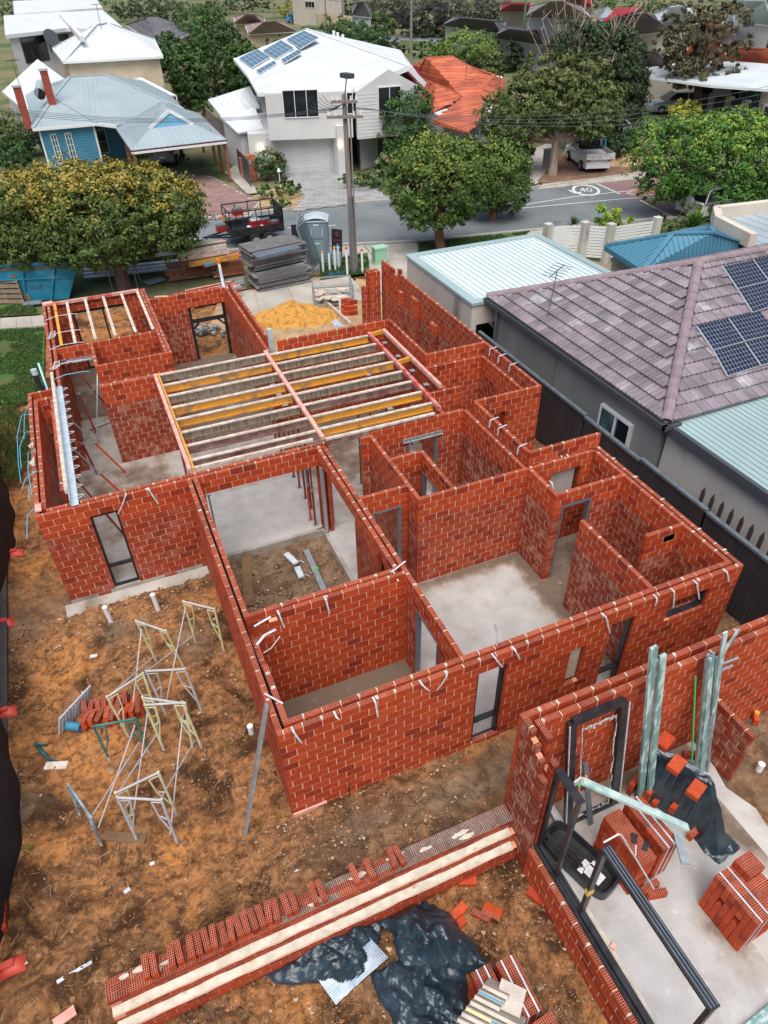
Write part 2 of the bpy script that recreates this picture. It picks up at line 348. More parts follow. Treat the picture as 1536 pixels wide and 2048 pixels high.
def perf_add(mb, L, D, H, Mx, r, k=0.):
    """perforated brick of length L placed by 4x4 numpy matrix"""
    n = min(TP, key=lambda q: abs(q-L/.034)); v, f = TP[n]
    w = np.column_stack([v[:, 0]*L, v[:, 1]*D/.09, v[:, 2]*H/BH, np.ones(len(v))]) @ Mx.T
    for a in f:
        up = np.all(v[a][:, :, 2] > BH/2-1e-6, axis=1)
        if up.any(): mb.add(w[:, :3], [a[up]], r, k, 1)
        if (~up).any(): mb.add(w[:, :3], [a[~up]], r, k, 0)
def mat4(c, ex, ey, ez):
    m = np.eye(4); m[:3, 0] = ex; m[:3, 1] = ey; m[:3, 2] = ez; m[:3, 3] = c; return m
_bm = {}
def brick_mesh(L, D, H, perf, k=0.):
    key = (round(L, 3), round(D, 3), round(H, 3), perf, round(k, 2))
    if key not in _bm:
        mb = MB()
        if perf: perf_add(mb, L, D, H, np.eye(4), 0, k)
        else: mb.box(-L/2, L/2, -D/2, D/2, -H/2, H/2, 0, k)
        _bm[key] = mb.mesh('brick', [M['brick'], M['skylit_brick_top']])
    return _bm[key]
def brick_obj(L, D, H, perf, loc, rot, parent, k=0., name='brick'):
    o = bpy.data.objects.new(name, brick_mesh(L, D, H, perf, k)); COL.objects.link(o)
    o.location = tuple(float(a) for a in loc); o.rotation_euler = rot
    if parent is not None: o.parent = parent; inv(o, parent)
    return o

def wall(owner, ax, a0, a1, b0, n, ops=(), zb=0., ph=0., th=.09, k=.7, single=0, label=None, tops=None, clip=None):
    """single-leaf brick wall along ax ('x' or 'y') from a0 to a1, inner face at b0; n courses; ops = openings (s0,s1,z0,z1).
    single = how many of its bricks (nearest the lens first) stay objects of their own"""
    rs = random.Random(int(a0*977+b0*131+n)); core = MB(); items = []
    for c in range(n):
        z0 = zb+c*CO; zm = z0+CO/2
        iv = [(a0, a1)]
        for (s0, s1, q0, q1) in ops:
            if q0 < zm < q1:
                nv = []
                for (i0, i1) in iv:
                    if s0 > i0: nv.append((i0, min(s0, i1)))
                    if s1 < i1: nv.append((max(s1, i0), i1))
                iv = [(p, q) for p, q in nv if q-p > .02]
        for (i0, i1) in iv:
            top = c == n-1
            e = .004
            expo = top or any(q0 < z0+CO*1.5 < q1 and min(s1, i1)-max(s0, i0) > .01 for (s0, s1, q0, q1) in ops)
            zt_ = z0+(BH-.09 if expo else CO)
            if ax == 'x': core.box(i0+e, i1-e, b0+.0015, b0+th-.0015, z0, zt_)
            else: core.box(b0+.0015, b0+th-.0015, i0+e, i1-e, z0, zt_)
            off = ph+(BL/2 if c % 2 else 0)
            kk = math.floor((i0-a0-off)/BL); s = i0
            while s < i1-.012:
                e1 = a0+off+(kk+1)*BL; kk += 1
                if e1 <= s+.06: continue
                e1 = min(e1, i1)
                if i1-e1 < .06: e1 = i1
                L = (e1-s)-(JT if e1 < i1 else 0); ctr = s+L/2
                # anything above?
                za = z0+CO*1.5; exposed = top
                if not exposed:
                    for (s0, s1, q0, q1) in ops:
                        if q0 < za < q1 and s0 < ctr < s1: exposed = True
                items.append((ctr, L, z0, exposed))
                if expo and not exposed:
                    if ax == 'x': core.box(s+e, e1-e, b0+.0015, b0+th-.0015, zt_, z0+CO)
                    else: core.box(b0+.0015, b0+th-.0015, s+e, e1-e, zt_, z0+CO)
                elif e1 < i1 and expo:
                    q = z0+BH-.004
                    if ax == 'x': core.box(e1-JT-.001, e1+.001, b0+.001, b0+th-.001, z0+.002, q, m=1)
                    else: core.box(b0+.001, b0+th-.001, e1-JT-.001, e1+.001, z0+.002, q, m=1)
                if e1 < i1 and (exposed == False):
                    if ax == 'x': core.box(e1-JT-.001, e1+.001, b0+.001, b0+th-.001, z0+.002, z0+BH, m=1)
                    else: core.box(b0+.001, b0+th-.001, e1-JT-.001, e1+.001, z0+.002, z0+BH, m=1)
                s = e1
    wo = core.build('wall', [M['bed'], M['mortar']], owner)
    if label: wo['label'] = label
    def ctr3(it): return (it[0], b0+th/2, it[2]+BH/2) if ax == 'x' else (b0+th/2, it[0], it[2]+BH/2)
    if single:
        items.sort(key=lambda it: (ctr3(it)[0])**2+(ctr3(it)[1])**2+(ctr3(it)[2]-CH)**2)
    mb = MB(); cnt = 0
    for it in items:
        c3 = ctr3(it); L = it[1]; j = rs.uniform(-.0015, .0015); jz = rs.uniform(-.0015, .0015); r = rs.random()
        p = (c3[0]+(j if ax == 'y' else 0), c3[1]+(j if ax == 'x' else 0), c3[2]+jz)
        if cnt < single:
            brick_obj(L, th, BH, it[3], p, (0, 0, 0 if ax == 'x' else math.pi/2), wo, k); cnt += 1; continue
        if it[3]:
            perf_add(mb, L, th, BH, mat4(p, (1, 0, 0), (0, 1, 0), (0, 0, 1)) if ax == 'x' else mat4(p, (0, 1, 0), (-1, 0, 0), (0, 0, 1)), r, k)
        elif ax == 'x': mb.box(p[0]-L/2, p[0]+L/2, p[1]-th/2, p[1]+th/2, p[2]-BH/2, p[2]+BH/2, r, k)
        else: mb.box(p[0]-th/2, p[0]+th/2, p[1]-L/2, p[1]+L/2, p[2]-BH/2, p[2]+BH/2, r, k)
    if mb.n:
        bo = mb.build('brickwork', [M['brick'], M['skylit_brick_top']], wo); bo['kind'] = 'stuff'
    # daubs of mortar left on the top course
    db = MB(); ztop = zb+n*CO-.0085
    s = a0+ph+(BL/2 if (n-1) % 2 else 0)
    while s < a1:
        if s > a0+.05 and rs.random() < .55 and not any(q0 < ztop-.03 < q1 and s0 < s < s1 for s0, s1, q0, q1 in ops):
            w = rs.uniform(.012, .05); d = rs.uniform(.4, .92)*th; o = rs.uniform(-.3, .3)*(th-d); hh = rs.uniform(.010, .018)
            cx, cy = (s-.005, b0+th/2+o) if ax == 'x' else (b0+th/2+o, s-.005)
            db.rbox(cx, cy, ztop-.008, w if ax == 'x' else d, d if ax == 'x' else w, hh+.006, rs.uniform(-.2, .2))
        s += BL
    if db.n: db.build('mortar_daub', M['mortar_white'], wo)['kind'] = 'stuff'
    return wo

# ----------------------------------------------------------------- ground of the site
def site_ground():
    def sheet(x0, x1, y0, y1, st, amp=1.):
        xs = np.arange(x0, x1+st*.5, st); ys = np.arange(y0, y1+st*.5, st); X, Y = np.meshgrid(xs, ys, indexing='ij')
        Z = zt(X, Y)
        flat = np.where((X > .85) & (X < 10.15) & (Y > 6.5) & (Y < 26), .25, 1.); flat = np.where((X > 1.0) & (X < 4.) & (Y > 9.1) & (Y < 13.7), .8, flat)
        rough = np.where(Y > 19, .5, 1.)*flat*amp
        N = fbm(X*1.1, Y*1.1, 5, 3)*.12+np.maximum(fbm(X*3.7, Y*3.7, 4, 9), -.12)*.27+fbm(X*9, Y*9, 3, 21)*.12
        foot = np.abs(fbm(X*5.5+Y*1.3, Y*5.5-X*.9, 3, 33)); N = N-np.clip(.05-foot, 0, .05)*.7
        Z = Z+N*rough*(.7 if st < .1 else .8)
        inside = ((X > .85) & (X < 10.15) & (Y > 6.5) & (Y < 9.0)) | ((X > 4.0) & (X < 10.15) & (Y > 6.5) & (Y < 19)) | ((X > -2.4) & (X < 8) & (Y > 13.8) & (Y < 19.1)) | ((X > -1.75) & (X < 4.4) & (Y > 19) & (Y < 25)) | ((X > 4.2) & (X < 8.0) & (Y < 4.75)) 
        Z = np.where(inside, np.minimum(Z, -.14), Z)
        shed = (X > 4.2) & (X < 8.0) & (Y < 4.75); Z = np.where(shed, .15, Z)
        return np.stack([X, Y, Z], -1)
    mb = MB(); P = sheet(-4.6, 12.6, .6, 15.2, .035); C = (P[1:, 1:]+P[:-1, :-1])/2; X, Y = C[..., 0], C[..., 1]
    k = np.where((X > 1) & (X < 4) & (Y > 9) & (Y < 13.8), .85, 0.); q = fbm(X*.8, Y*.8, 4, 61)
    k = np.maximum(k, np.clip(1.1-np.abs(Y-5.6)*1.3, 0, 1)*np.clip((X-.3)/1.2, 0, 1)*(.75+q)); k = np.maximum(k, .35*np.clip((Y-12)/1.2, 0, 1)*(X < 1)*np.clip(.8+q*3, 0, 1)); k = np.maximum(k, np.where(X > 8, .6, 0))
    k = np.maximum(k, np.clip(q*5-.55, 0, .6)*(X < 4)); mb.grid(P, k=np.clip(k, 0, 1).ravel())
    mb.grid(sheet(-9, 12.6, 15.2, 31.6, .08)); mb.grid(sheet(-9., -4.6, .6, 15.2, .1))
    o = mb.build('ground', M['soil'], smooth=True); o['kind'] = 'structure'
    return o
site_ground()

# concrete slab of the house, in butted rectangles
sb = MB()
for (x0, x1, y0, y1, m) in ((.82, 4.05, 6.43, 9.11, 1), (4.05, 8.1, 6.43, 10.9, 0), (8.1, 10.17, 6.43, 11.05, 1), (3.9, 8.1, 10.9, 13.72, 0), (8.1, 8.28, 11.05, 13.58, 0),
                         (-2.44, 8.1, 13.72, 19.2, 0), (8.1, 10.17, 13.58, 16.5, 1), (-1.8, 1.65, 19.2, 26.16, 0), (1.65, 4.52, 19.2, 25.1, 1)):
    sb.box(x0, x1, y0, y1, -.24, 0, m=m)
o = sb.build('concrete_slab', [M['slab'], M['slab_dirty']]); o['kind'] = 'structure'
def blob(cx, cy, rx, ry, z, mat, name='damp_patch', seed=0, n=40, amp=.35):
    mb = MB(); pts = []
    for i in range(n):
        a = 2*math.pi*i/n; q = 1+amp*2*float(fbm(np.array(math.cos(a)*1.7+seed*7.1), np.array(math.sin(a)*1.7+seed*3.3), 4, seed)); pts.append((cx+math.cos(a)*rx*q, cy+math.sin(a)*ry*q, z))
    mb.poly(pts); o = mb.build(name, mat); o['kind'] = 'structure'; return o
# stained floor surfaces, one fine sheet per slab
def stain_shade(X, Y):
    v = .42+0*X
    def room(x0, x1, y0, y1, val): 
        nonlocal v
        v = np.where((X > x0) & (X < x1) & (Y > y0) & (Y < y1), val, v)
    room(.8, 4.09, 6.4, 9.1, 1.08); d = np.minimum((8.11-X)*1.1, (10.87-Y)); room(4.1, 8.11, 6.4, 10.87, np.clip(.95-d*1.35, .22, .8)); room(8.11, 10.2, 6.4, 11.1, .72)  # small room: shade painted in over brown dirt; bedroom darkens toward two walls
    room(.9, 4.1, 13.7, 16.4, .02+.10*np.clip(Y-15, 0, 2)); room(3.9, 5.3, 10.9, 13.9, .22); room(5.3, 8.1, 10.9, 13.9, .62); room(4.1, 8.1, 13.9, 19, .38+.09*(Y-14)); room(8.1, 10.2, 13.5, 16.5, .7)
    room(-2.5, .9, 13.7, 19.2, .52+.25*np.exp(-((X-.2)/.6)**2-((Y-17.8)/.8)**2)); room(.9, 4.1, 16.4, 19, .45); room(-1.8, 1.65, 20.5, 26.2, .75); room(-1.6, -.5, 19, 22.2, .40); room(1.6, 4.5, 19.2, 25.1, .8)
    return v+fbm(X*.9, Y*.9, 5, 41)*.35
for (x0, x1, y0, y1) in ((.91, 4.05, 6.52, 9.1), (4.05, 8.1, 6.52, 10.9), (8.1, 10.08, 6.52, 11.0), (4.0, 8.1, 10.9, 13.72), (-2.3, 8.1, 13.82, 19.2), (8.1, 10.1, 13.66, 16.4), (-1.7, 1.65, 19.2, 26.0), (1.65, 4.4, 19.2, 25.0)):
    sheet_attr('floor', x0, x1, y0, y1, .08, .003, stain_shade, M['floor'])
def blob(cx, cy, rx, ry, z, mat, name='damp_patch', seed=0, n=40, amp=.35):
    mb = MB(); pts = []
    for i in range(n):
        a = 2*math.pi*i/n; q = 1+amp*2*float(fbm(np.array(math.cos(a)*1.7+seed*7.1), np.array(math.sin(a)*1.7+seed*3.3), 4, seed)); pts.append((cx+math.cos(a)*rx*q, cy+math.sin(a)*ry*q, z))
    mb.poly(pts); o = mb.build(name, mat); o['kind'] = 'structure'; return o
# mortar apron spilled along the foot of the wing wall
mb = MB(); P = np.zeros((60, 6, 3))
for i in range(60):
    for j in range(6):
        x = -2.6+3.4*i/59; w_ = .32+.35*float(fbm(np.array(x*1.6), np.array(.3), 4, 8)); P[i, j] = (x, 13.71-w_*j/5, (-.10, -.11, -.125, -.135, -.17, -.26)[j]+.02*float(fbm(np.array(x*4.), np.array(j*.8), 3, 2)))
mb.grid(P[:, ::-1]); o = mb.build('mortar_apron', M['slab'], smooth=True); o['kind'] = 'structure'

house = thing('unfinished_house', 'large unfinished house of red bricks with roofless rooms on a concrete slab', 'unfinished house', (.81, 6.43, 0))
N15, N17, N16 = 15, 17, 16
def hw(*a, **k): return wall(house, *a, **k)
# front wall, outer leaf: doorways, high window, meter box recess
front = hw('x', .81, 10.18, 6.42, N15, [(4.34, 4.93, .10, 2.22), (7.15, 7.70, .10, 2.22), (8.48, 9.46, 1.72, 2.22), (6.31, 6.65, .88, 1.80)], k=.12, single=300, label='long front wall of bright clean red brick', ph=.1)
hw('x', .95, 10.04, 6.565, N15, [(4.30, 5.0, .0, 2.22), (7.12, 7.76, .0, 2.22), (8.45, 9.5, 1.72, 2.22)], k=.3, ph=.02)
hw('y', 6.51, 13.72, .81, N15, k=.2)                                       # west side, outer
hw('y', 6.655, 13.72, .95, N15, [(7.85, 8.62, 2.40, 3), (8.62, 9.03, 2.06, 3)], k=.3, ph=.05)
hw('y', 6.51, 11.0, 10.09, N15, k=.4)
hw('y', 6.655, 10.86, 9.95, N15, k=.9)
hw('x', 1.04, 4.09, 8.89, N15, [(1.04, 1.36, 2.06, 3), (1.36, 1.52, 2.4, 3)], k=.1, ph=.2, label='clean red brick wall between the small room and the courtyard')
hw('x', 1.04, 3.95, 9.03, N15, k=.2)
hw('y', 6.655, 13.72, 4.09, N15, [(7.42, 8.38, 0, 2.08), (11.25, 13.55, -.1, 2.2)], k=.6)
hw('y', 9.12, 13.72, 3.95, N15, [(9.55, 9.95, 1.5, 2.2), (11.25, 13.55, -.1, 2.2)], k=.6, ph=.07)
# south wall of the west wing, running on as a lintel band over the wide opening
hw('x', -2.45, 4.09, 13.72, N16, [(-1.42, -.82, -.02, 2.2), (1.14, 3.95, -.2, 2.12), (-2.45, 4.2, 2.66, 3)], zb=-.17, k=.62)
hw('x', -2.22, 4.30, 13.865, N15, [(-1.45, -.8, -.02, 2.2), (1.14, 3.95, -.2, 2.12)], k=.4, ph=.1)
hw('y', 13.81, 19.56, -2.45, N16, zb=-.17, k=.4); hw('y', 13.955, 19.08, -2.31, N15, k=.9)
hw('x', -2.45, -1.81, 19.56, N15, k=.4); hw('x', -2.31, -1.81, 19.08, N15, k=.6)
hw('y', 14.5, 19.08, -1.89, N15, [(14.5, 19.08, -.1, 2.2)], k=.3)
hw('x', -1.8, -1.52, 19.20, N15, k=.6)
hw('y', 19.2, 26.17, -1.81, N15, k=.6) if False else hw('y', 19.66, 26.17, -1.81, N15, k=.6)
hw('y', 19.30, 26.02, -1.66, N15, k=1., ph=.11)
hw('x', -1.72, 1.65, 26.08, N15, [(-.95, .95, -.1, 2.2)], k=.3); hw('x', -1.57, 1.54, 25.93, N15, [(-.95, .95, -.1, 2.2)], k=.5, ph=.1)
hw('y', 20.60, 26.08, 1.56, N15, k=.7); hw('y', 20.60, 25.93, 1.45, N15, k=.7, ph=.12)
hw('x', -1.57, 1.45, 22.22, N15, [(-1.5, -.62, -.1, 2.12)], k=.35)
hw('y', 20.60, 22.22, -.58, N15, k=.5); hw('x', -.58, 1.65, 20.51, N15, k=.35)
hw('x', -.58, 1.57, 19.14, N15, k=.9, label='tall smeared brick pier wall between passage and big room'); hw('x', -.58, 1.57, 19.245, N15, k=.6, ph=.1)
hw('x', 1.65, 4.29, 24.95, N15, [(2.88, 4.22, -.1, 2.12)], k=.9)
hw('x', 2.5, 4.0, 25.09, N15, [(2.88, 4.22, -.1, 2.12)], k=.4)
hw('y', 19.10, 24.95, 4.29, N15, k=.9); hw('y', 20.05, 25.0, 4.44, N16, k=.5)
# curved porch wall
cw = MB(); cb = MB(); rs = random.Random(3)
cx, cy, rr = 1.93, 25.36, .72
for c in range(13):
    for i in range(9):
        a0_ = math.radians(90-i*11.5-(5.75 if c % 2 else 0)); a1_ = a0_-math.radians(10.6)
        am = (a0_+a1_)/2; ex = np.array([math.sin(am), -math.cos(am), 0]); ey = np.array([math.cos(am), math.sin(am), 0])
        p = np.array([cx, cy, 0])+ey*rr; L = rr*math.radians(10.9)
        if c == 12: perf_add(cb, L, .1, BH, mat4(p+np.array([0, 0, c*CO+BH/2]), ex, ey, (0, 0, 1)), rs.random(), .4)
        else: cb.obox(p+np.array([0, 0, c*CO+BH/2]), ex*L, ey*.1, (0, 0, BH), rs.random(), .4)
        cw.obox(p+np.array([0, 0, c*CO+CO/2-.004]), ex*(L+.012), ey*.088, (0, 0, CO-.002))
wo = cw.build('wall', M['mortar'], house); wo['label'] = 'curved brick porch wall'; cb.build('brickwork', [M['brick'], M['skylit_brick_top']], wo)['kind'] = 'stuff'
# living room north and east sides (outer leaves stand two courses higher)
hw('x', 4.60, 8.29, 19.13, N17, k=.3); hw('x', 4.38, 8.06, 18.99, N15, k=.6, ph=.1)
hw('y', 16.55, 19.13, 8.20, N17, k=.3); hw('y', 15.04, 18.99, 8.06, N15, k=.8)
hw('x', 7.43, 8.58, 14.95, N15, k=.5); hw('y', 13.92, 14.95, 7.43, N15, k=.6)
hw('x', 8.20, 10.11, 16.46, N17, k=.2); hw('x', 8.15, 9.97, 16.31, N15, k=.5)
hw('y', 13.65, 22.5, 10.11, N17, k=1.45, label='tall boundary wall with mortar smears')
hw('y', 22.5, 22.72, 10.11, 18, k=.5); hw('y', 22.72, 23.1, 10.11, 16, k=.5); hw('y', 23.1, 24.2, 10.11, 17, k=.7)
hw('y', 13.79, 16.31, 9.97, N15, k=.6)
hw('x', 8.20, 10.20, 13.56, N17, [(8.80, 9.14, 1.89, 2.4)], k=.12); hw('x', 8.58, 9.97, 13.70, N15, [(8.80, 9.14, 1.72, 2.4)], k=.6)
hw('y', 11.09, 13.56, 8.17, N17, k=.3); hw('y', 10.96, 13.83, 8.03, N15, k=1.)
hw('x', 8.20, 10.18, 11.0, N17, [(8.8, 9.65, 1.2, 2.2)], k=.2); hw('x', 8.12, 9.95, 10.86, N15, [(8.8, 9.65, 1.2, 2.2)], k=.2, ph=.1)
hw('y', 9.84, 10.86, 8.13, N15, k=1.); hw('x', 8.13, 9.95, 9.75, N15, [(8.34, 9.14, -.1, 2.2)], k=.7)
hw('x', 5.31, 8.12, 10.87, N15, k=.55, label='broad brick wall of the bedroom, clean at left and smeared at right')
hw('y', 10.96, 13.66, 5.31, N15, k=.8); hw('x', 5.10, 5.40, 13.66, N15, k=.8)
hw('x', 4.18, 5.31, 11.42, N15, [(4.44, 5.16, -.1, 2.08)], k=.4)
hw('x', 5.40, 8.03, 13.83, N15, [(6.42, 7.30, -.1, 2.06)], k=.7)
hw('x', 5.40, 6.17, 12.53, N15, k=.5); hw('y', 10.96, 12.62, 6.17, N15, [(11.5, 12.42, -.1, 2.08)], k=.4)
hw('y', 6.655, 8.84, 8.11, N15, k=1., label='freestanding partition with heavy pale smears'); hw('x', 9.04, 9.95, 7.84, N15, k=.8)
# garage pilasters, pier and small return
for (y0, y1, n) in ((22.1, 22.4, 14), (20.85, 21.4, 15), (19.45, 19.85, 13)): hw('y', y0, y1, 9.98, n, k=.8, th=.125)
hw('x', 9.52, 9.98, 24.02, 15, k=.5); hw('x', 9.52, 9.98, 24.27, 15, k=.5); hw('y', 24.11, 24.27, 9.52, 15, k=.5); hw('y', 24.11, 24.27, 9.89, 15, k=.5)
hw('x', 9.26, 9.51, 24.1, 12, k=.5)

# ---- doors, windows and lintels of the house
def part(name, mb, mat, parent=None, **k): return mb.build(name, mat, parent or house, **k)
def portal(ax, s0, s1, b, z0, z1, t, d, mat, name, sill=False, mid=(), rails=()):
    mb = MB()
    def bx(a, c, e, f):
        if ax == 'x': mb.box(a, c, b, b+d, e, f)
        else: mb.box(b, b+d, a, c, e, f)
    bx(s0, s0+t, z0, z1); bx(s1-t, s1, z0, z1); bx(s0+t, s1-t, z1-t, z1)
    if sill: bx(s0+t, s1-t, z0, z0+t)
    for q in mid: bx(q-t/2, q+t/2, z0+(t if sill else 0), z1-t)
    for q in rails: bx(s0+t, s1-t, q-t/2, q+t/2)
    return part(name, mb, mat)
portal('x', 4.345, 4.925, 6.47, .10, 2.215, .05, .10, M['black'], 'window_frame', True, rails=(.72,))
portal('x', 7.155, 7.695, 6.47, .10, 2.215, .05, .10, M['black'], 'window_frame', True, rails=(.72,))
portal('x', 8.485, 9.455, 6.47, 1.725, 2.215, .045, .1, M['black'], 'window_frame', True)
portal('x', -1.415, -.825, 13.77, -.02, 2.195, .045, .1, M['black'], 'window_frame', True, rails=(.64,))
portal('x', -.945, .945, 25.98, 0, 2.19, .06, .12, M['black'], 'sliding_door_frame', True, mid=(.08,))
portal('x', 2.885, 4.215, 25.0, 0, 2.11, .10, .10, M['black'], 'entry_door_frame')
b = MB(); b.box(2.985, 4.115, 25.02, 25.08, 1.42, 1.56); b.bar((2.99, 25.05, 1.2), (3.2, 25.05, 1.42), .06, .06); b.bar((4.11, 25.05, 1.2), (3.9, 25.05, 1.42), .06, .06); part('transom', b, M['black'])
portal('x', 8.345, 9.135, 9.74, 0, 2.195, .05, .11, M['galv_door'], 'door_frame')
portal('y', 7.425, 8.375, 4.08, 0, 2.075, .05, .11, M['galv_door'], 'door_frame')
portal('x', 4.445, 5.155, 11.41, 0, 2.075, .05, .11, M['galv_door'], 'door_frame')
portal('x', 6.425, 7.295, 13.82, 0, 2.05, .05, .11, M['galv_door'], 'door_frame')
portal('y', 11.505, 12.415, 6.16, 0, 2.075, .045, .11, M['galv_door'], 'door_frame')
portal('x', 8.805, 9.645, 11.02, 1.205, 2.195, .05, .06, M['black'], 'window_frame', True)
b = MB(); b.box(8.87, 9.58, 10.99, 11.012, 1.24, 2.12); part('window_cover_board', b, M['slab_light'])
b = MB(); b.box(6.28, 7.42, 13.80, 13.828, 2.02, 2.12); b.box(6.28, 7.42, 13.77, 13.80, 2.02, 2.03); part('lintel', b, M['galv'])
b = MB(); b.box(-1.55, -.55, 22.19, 22.218, 2.08, 2.17); b.box(-1.55, -.55, 22.12, 22.19, 2.08, 2.09); part('lintel', b, M['galv'])
b = MB(); b.box(3.93, 4.0, 13.52, 13.59, -.15, 2.12); b.box(3.89, 4.04, 13.48, 13.63, -.15, -.13); part('corner_post', b, M['galv'])
b = MB(); b.box(1.14, 1.26, 13.60, 13.70, 2.06, 2.08); b.box(1.18, 1.22, 13.64, 13.68, -.1, 2.06); part('corner_post', b, M['galv'])
# meter box recess back
b = MB(); b.box(6.31, 6.65, 6.53, 6.56, .88, 1.80); part('recess_back', b, M['mortar_white'])

# straps and ties folded over the wall tops
def strap(x, y, face, L, lean=0., side=.02, w=.017, parent=None):
    """strip bent over the wall edge; face = unit vector pointing away from the wall"""
    f = np.array([face[0], face[1], 0.]); s = np.array([-f[1], f[0], 0.]); z = 2.575
    p = [np.array([x, y, z])-f*.07, np.array([x, y, z+.006])+f*.01, np.array([x, y, z-.02])+f*.035+s*lean*.1]
    for t in (.4, .7, 1.): p.append(np.array([x, y, z-L*t])+f*(.035+side*math.sin(t*2.2))+s*lean*t)
    mb = MB()
    for a, c in zip(p[:-1], p[1:]):
        d = c-a; n_ = np.cross(d, s); n_ /= max(np.linalg.norm(n_), 1e-6)
        mb.prism([a-s*w, a+s*w, c+s*w, c-s*w], n_*.003)
    return part('strap', mb, M['strap'], parent)
for X, L, ln in ((1.05, .34, .10), (1.75, .1, .05), (2.42, .40, .03), (3.25, .22, .14), (3.72, .28, -.2), (4.62, .32, .18), (5.02, .28, .12), (6.9, .5, .2), (8.05, .2, .0), (8.45, .45, .1), (8.98, .5, .22), (9.72, .3, .15)):
    strap(X, 6.42, (0, -1), L, ln)
for X, L, ln in ((1.55, .38, .06), (2.45, .40, .05)): strap(X, 8.89, (0, -1), L, ln)
for X, L, ln in ((-.55, .42, -.28), (-.05, .42, .12)): strap(X, 13.72, (0, -1), L, ln)
for Y in (6.9, 7.6, 8.7, 9.6, 10.4): strap(10.18, Y, (1, 0), .12, .02)
for X, Y in ((8.3, 10.2), (9.1, 11.0), (9.25, 10.95)): strap(X, Y, (0, -1), .35, .1)
for Y in (12.2, 12.6, 11.3, 14.9, 15.5, 16.0): 
    mb = MB(); xx = 8.2 if Y < 13.6 else 10.15; mb.bar((xx-.12, Y, 2.925), (xx+.14, Y+.05, 2.925), .035, .004); mb.bar((xx-.12, Y, 2.925), (xx-.13, Y, 2.72), .035, .004, up=(0, 1, 0)); part('strap', mb, M['strap'])
mb = MB(); mb.bar((4.78, 6.6, 2.58), (4.78, 6.62, 2.95), .035, .004, up=(0, 1, 0)); mb.bar((4.76, 6.62, 2.93), (4.70, 6.62, 3.15), .035, .004, up=(0, 1, 0)); part('strap', mb, M['strap'])
mb = MB(); mb.bar((3.85, 9.0, 2.60), (4.22, 9.15, 2.62), .035, .004); mb.bar((3.9, 9.05, 2.6), (3.93, 8.85, 2.45), .03, .004); part('strap', mb, M['strap'])
mb = MB(); mb.bar((.83, 7.25, 2.60), (1.05, 6.95, 2.59), .03, .006); part('strap', mb, M['strap'])
mb = MB(); mb.bar((1.08, 8.95, 2.36), (1.42, 9.0, 2.42), .045, .004); mb.bar((1.0, 8.45, 2.42), (1.2, 8.62, 2.42), .05, .004); mb.bar((1.2, 8.62, 2.42), (1.42, 8.68, 2.40), .05, .004); part('strap', mb, M['strap'])
mb = MB(); mb.tube([(1.06, 8.2, 2.45), (1.2, 8.2, 2.5), (1.42, 8.35, 2.56)], .008); part('strap', mb, M['strap'])
# bituminous damp course showing in the cavity
mb = MB(); rs = random.Random(5)
def dpc(p0, p1, mb):
    L = math.dist(p0, p1); n = int(L/.25); pts = []
    for i in range(n+1):
        t = i/n; j = rs.uniform(-.012, .012); pts.append((p0[0]+(p1[0]-p0[0])*t+(j if p0[0] == p1[0] else 0), p0[1]+(p1[1]-p0[1])*t+(j if p0[1] == p1[1] else 0)))
    for a, c in zip(pts[:-1], pts[1:]): mb.bar((*a, 2.50), (*c, 2.50), .006, .11)
dpc((.925, 6.6), (.925, 13.7), mb); dpc((10.065, 6.6), (10.065, 10.8), mb); part('damp_course', mb, M['black'])
# ================================================================= FORMWORK FRAMES ON THE HOUSE
def joist(parent, p, q, w, h, topm, sidem, name='joist'):
    """H-section timber: pale splashed top chord over a coloured web"""
    p = np.asarray(p, float); q = np.asarray(q, float); mb = MB(); dz = np.array([0, 0, 1.])
    mb.bar(p-dz*.02, q-dz*.02, w, .04, m=0); mb.bar(p-dz*(.04+(h-.08)/2), q-dz*(.04+(h-.08)/2), w*.45, h-.08, m=1); mb.bar(p-dz*(h-.02), q-dz*(h-.02), w, .04, m=1)
    return mb.build(name, [topm, sidem], parent)
big = thing('timber_formwork', 'large timber formwork frame of pale topped yellow and grey joists over the roofless living room', 'timber frame', (.95, 13.98, 2.3))
Z = 2.66
side = ['timber_grey', 'timber_yel', 'timber_grey', 'timber_yel', 'timber_yel', 'timber_grey', 'timber_maroon', 'timber_maroon']
for i in range(8):        # left bay
    y = 19.02-i*.665
    joist(big, (1.0, y, Z), (4.14, y+.0, Z), .085, .24, M['timber_top'], M[side[i]])
mb = MB(); mb.bar((1.0, 14.02, Z-.02), (3.95, 14.02, Z-.02), .08, .06); mb.build('edge_board', M['timber_top'], big)
sideR = ['timber_yel', 'timber_grey', 'timber_grey', 'timber_yel', 'timber_grey', 'timber_maroon', 'timber_yel', 'timber_yel']
for i in range(8):
    y = 18.92-i*.645
    joist(big, (4.24, y, Z), (7.40, y-.02, Z), .085, .24, M['timber_top'], M[sideR[i]])
    if sideR[i] == 'timber_yel' and i in (0, 3):
        pass
mb = MB(); mb.bar((4.24, 13.9, Z-.02), (7.2, 13.88, Z-.02), .09, .05, m=0); mb.bar((4.24, 13.9, Z-.12), (5.2, 13.9, Z-.12), .05, .16, m=1); mb.build('edge_board', [M['timber_top'], M['timber_maroon']], big)
mb = MB(); mb.bar((4.19, 19.15, Z+.0), (4.19, 13.95, Z+.0), .10, .09, m=0); mb.build('bearer', M['timber_pink'], big)
mb = MB(); mb.bar((.94, 19.05, Z-.02), (.94, 13.95, Z-.02), .09, .12); mb.build('bearer', M['timber_pink'], big)
mb = MB(); mb.bar((1.03, 19.05, Z-.02), (1.03, 13.95, Z-.02), .05, .11); mb.build('bearer', M['timber_yel'], big)
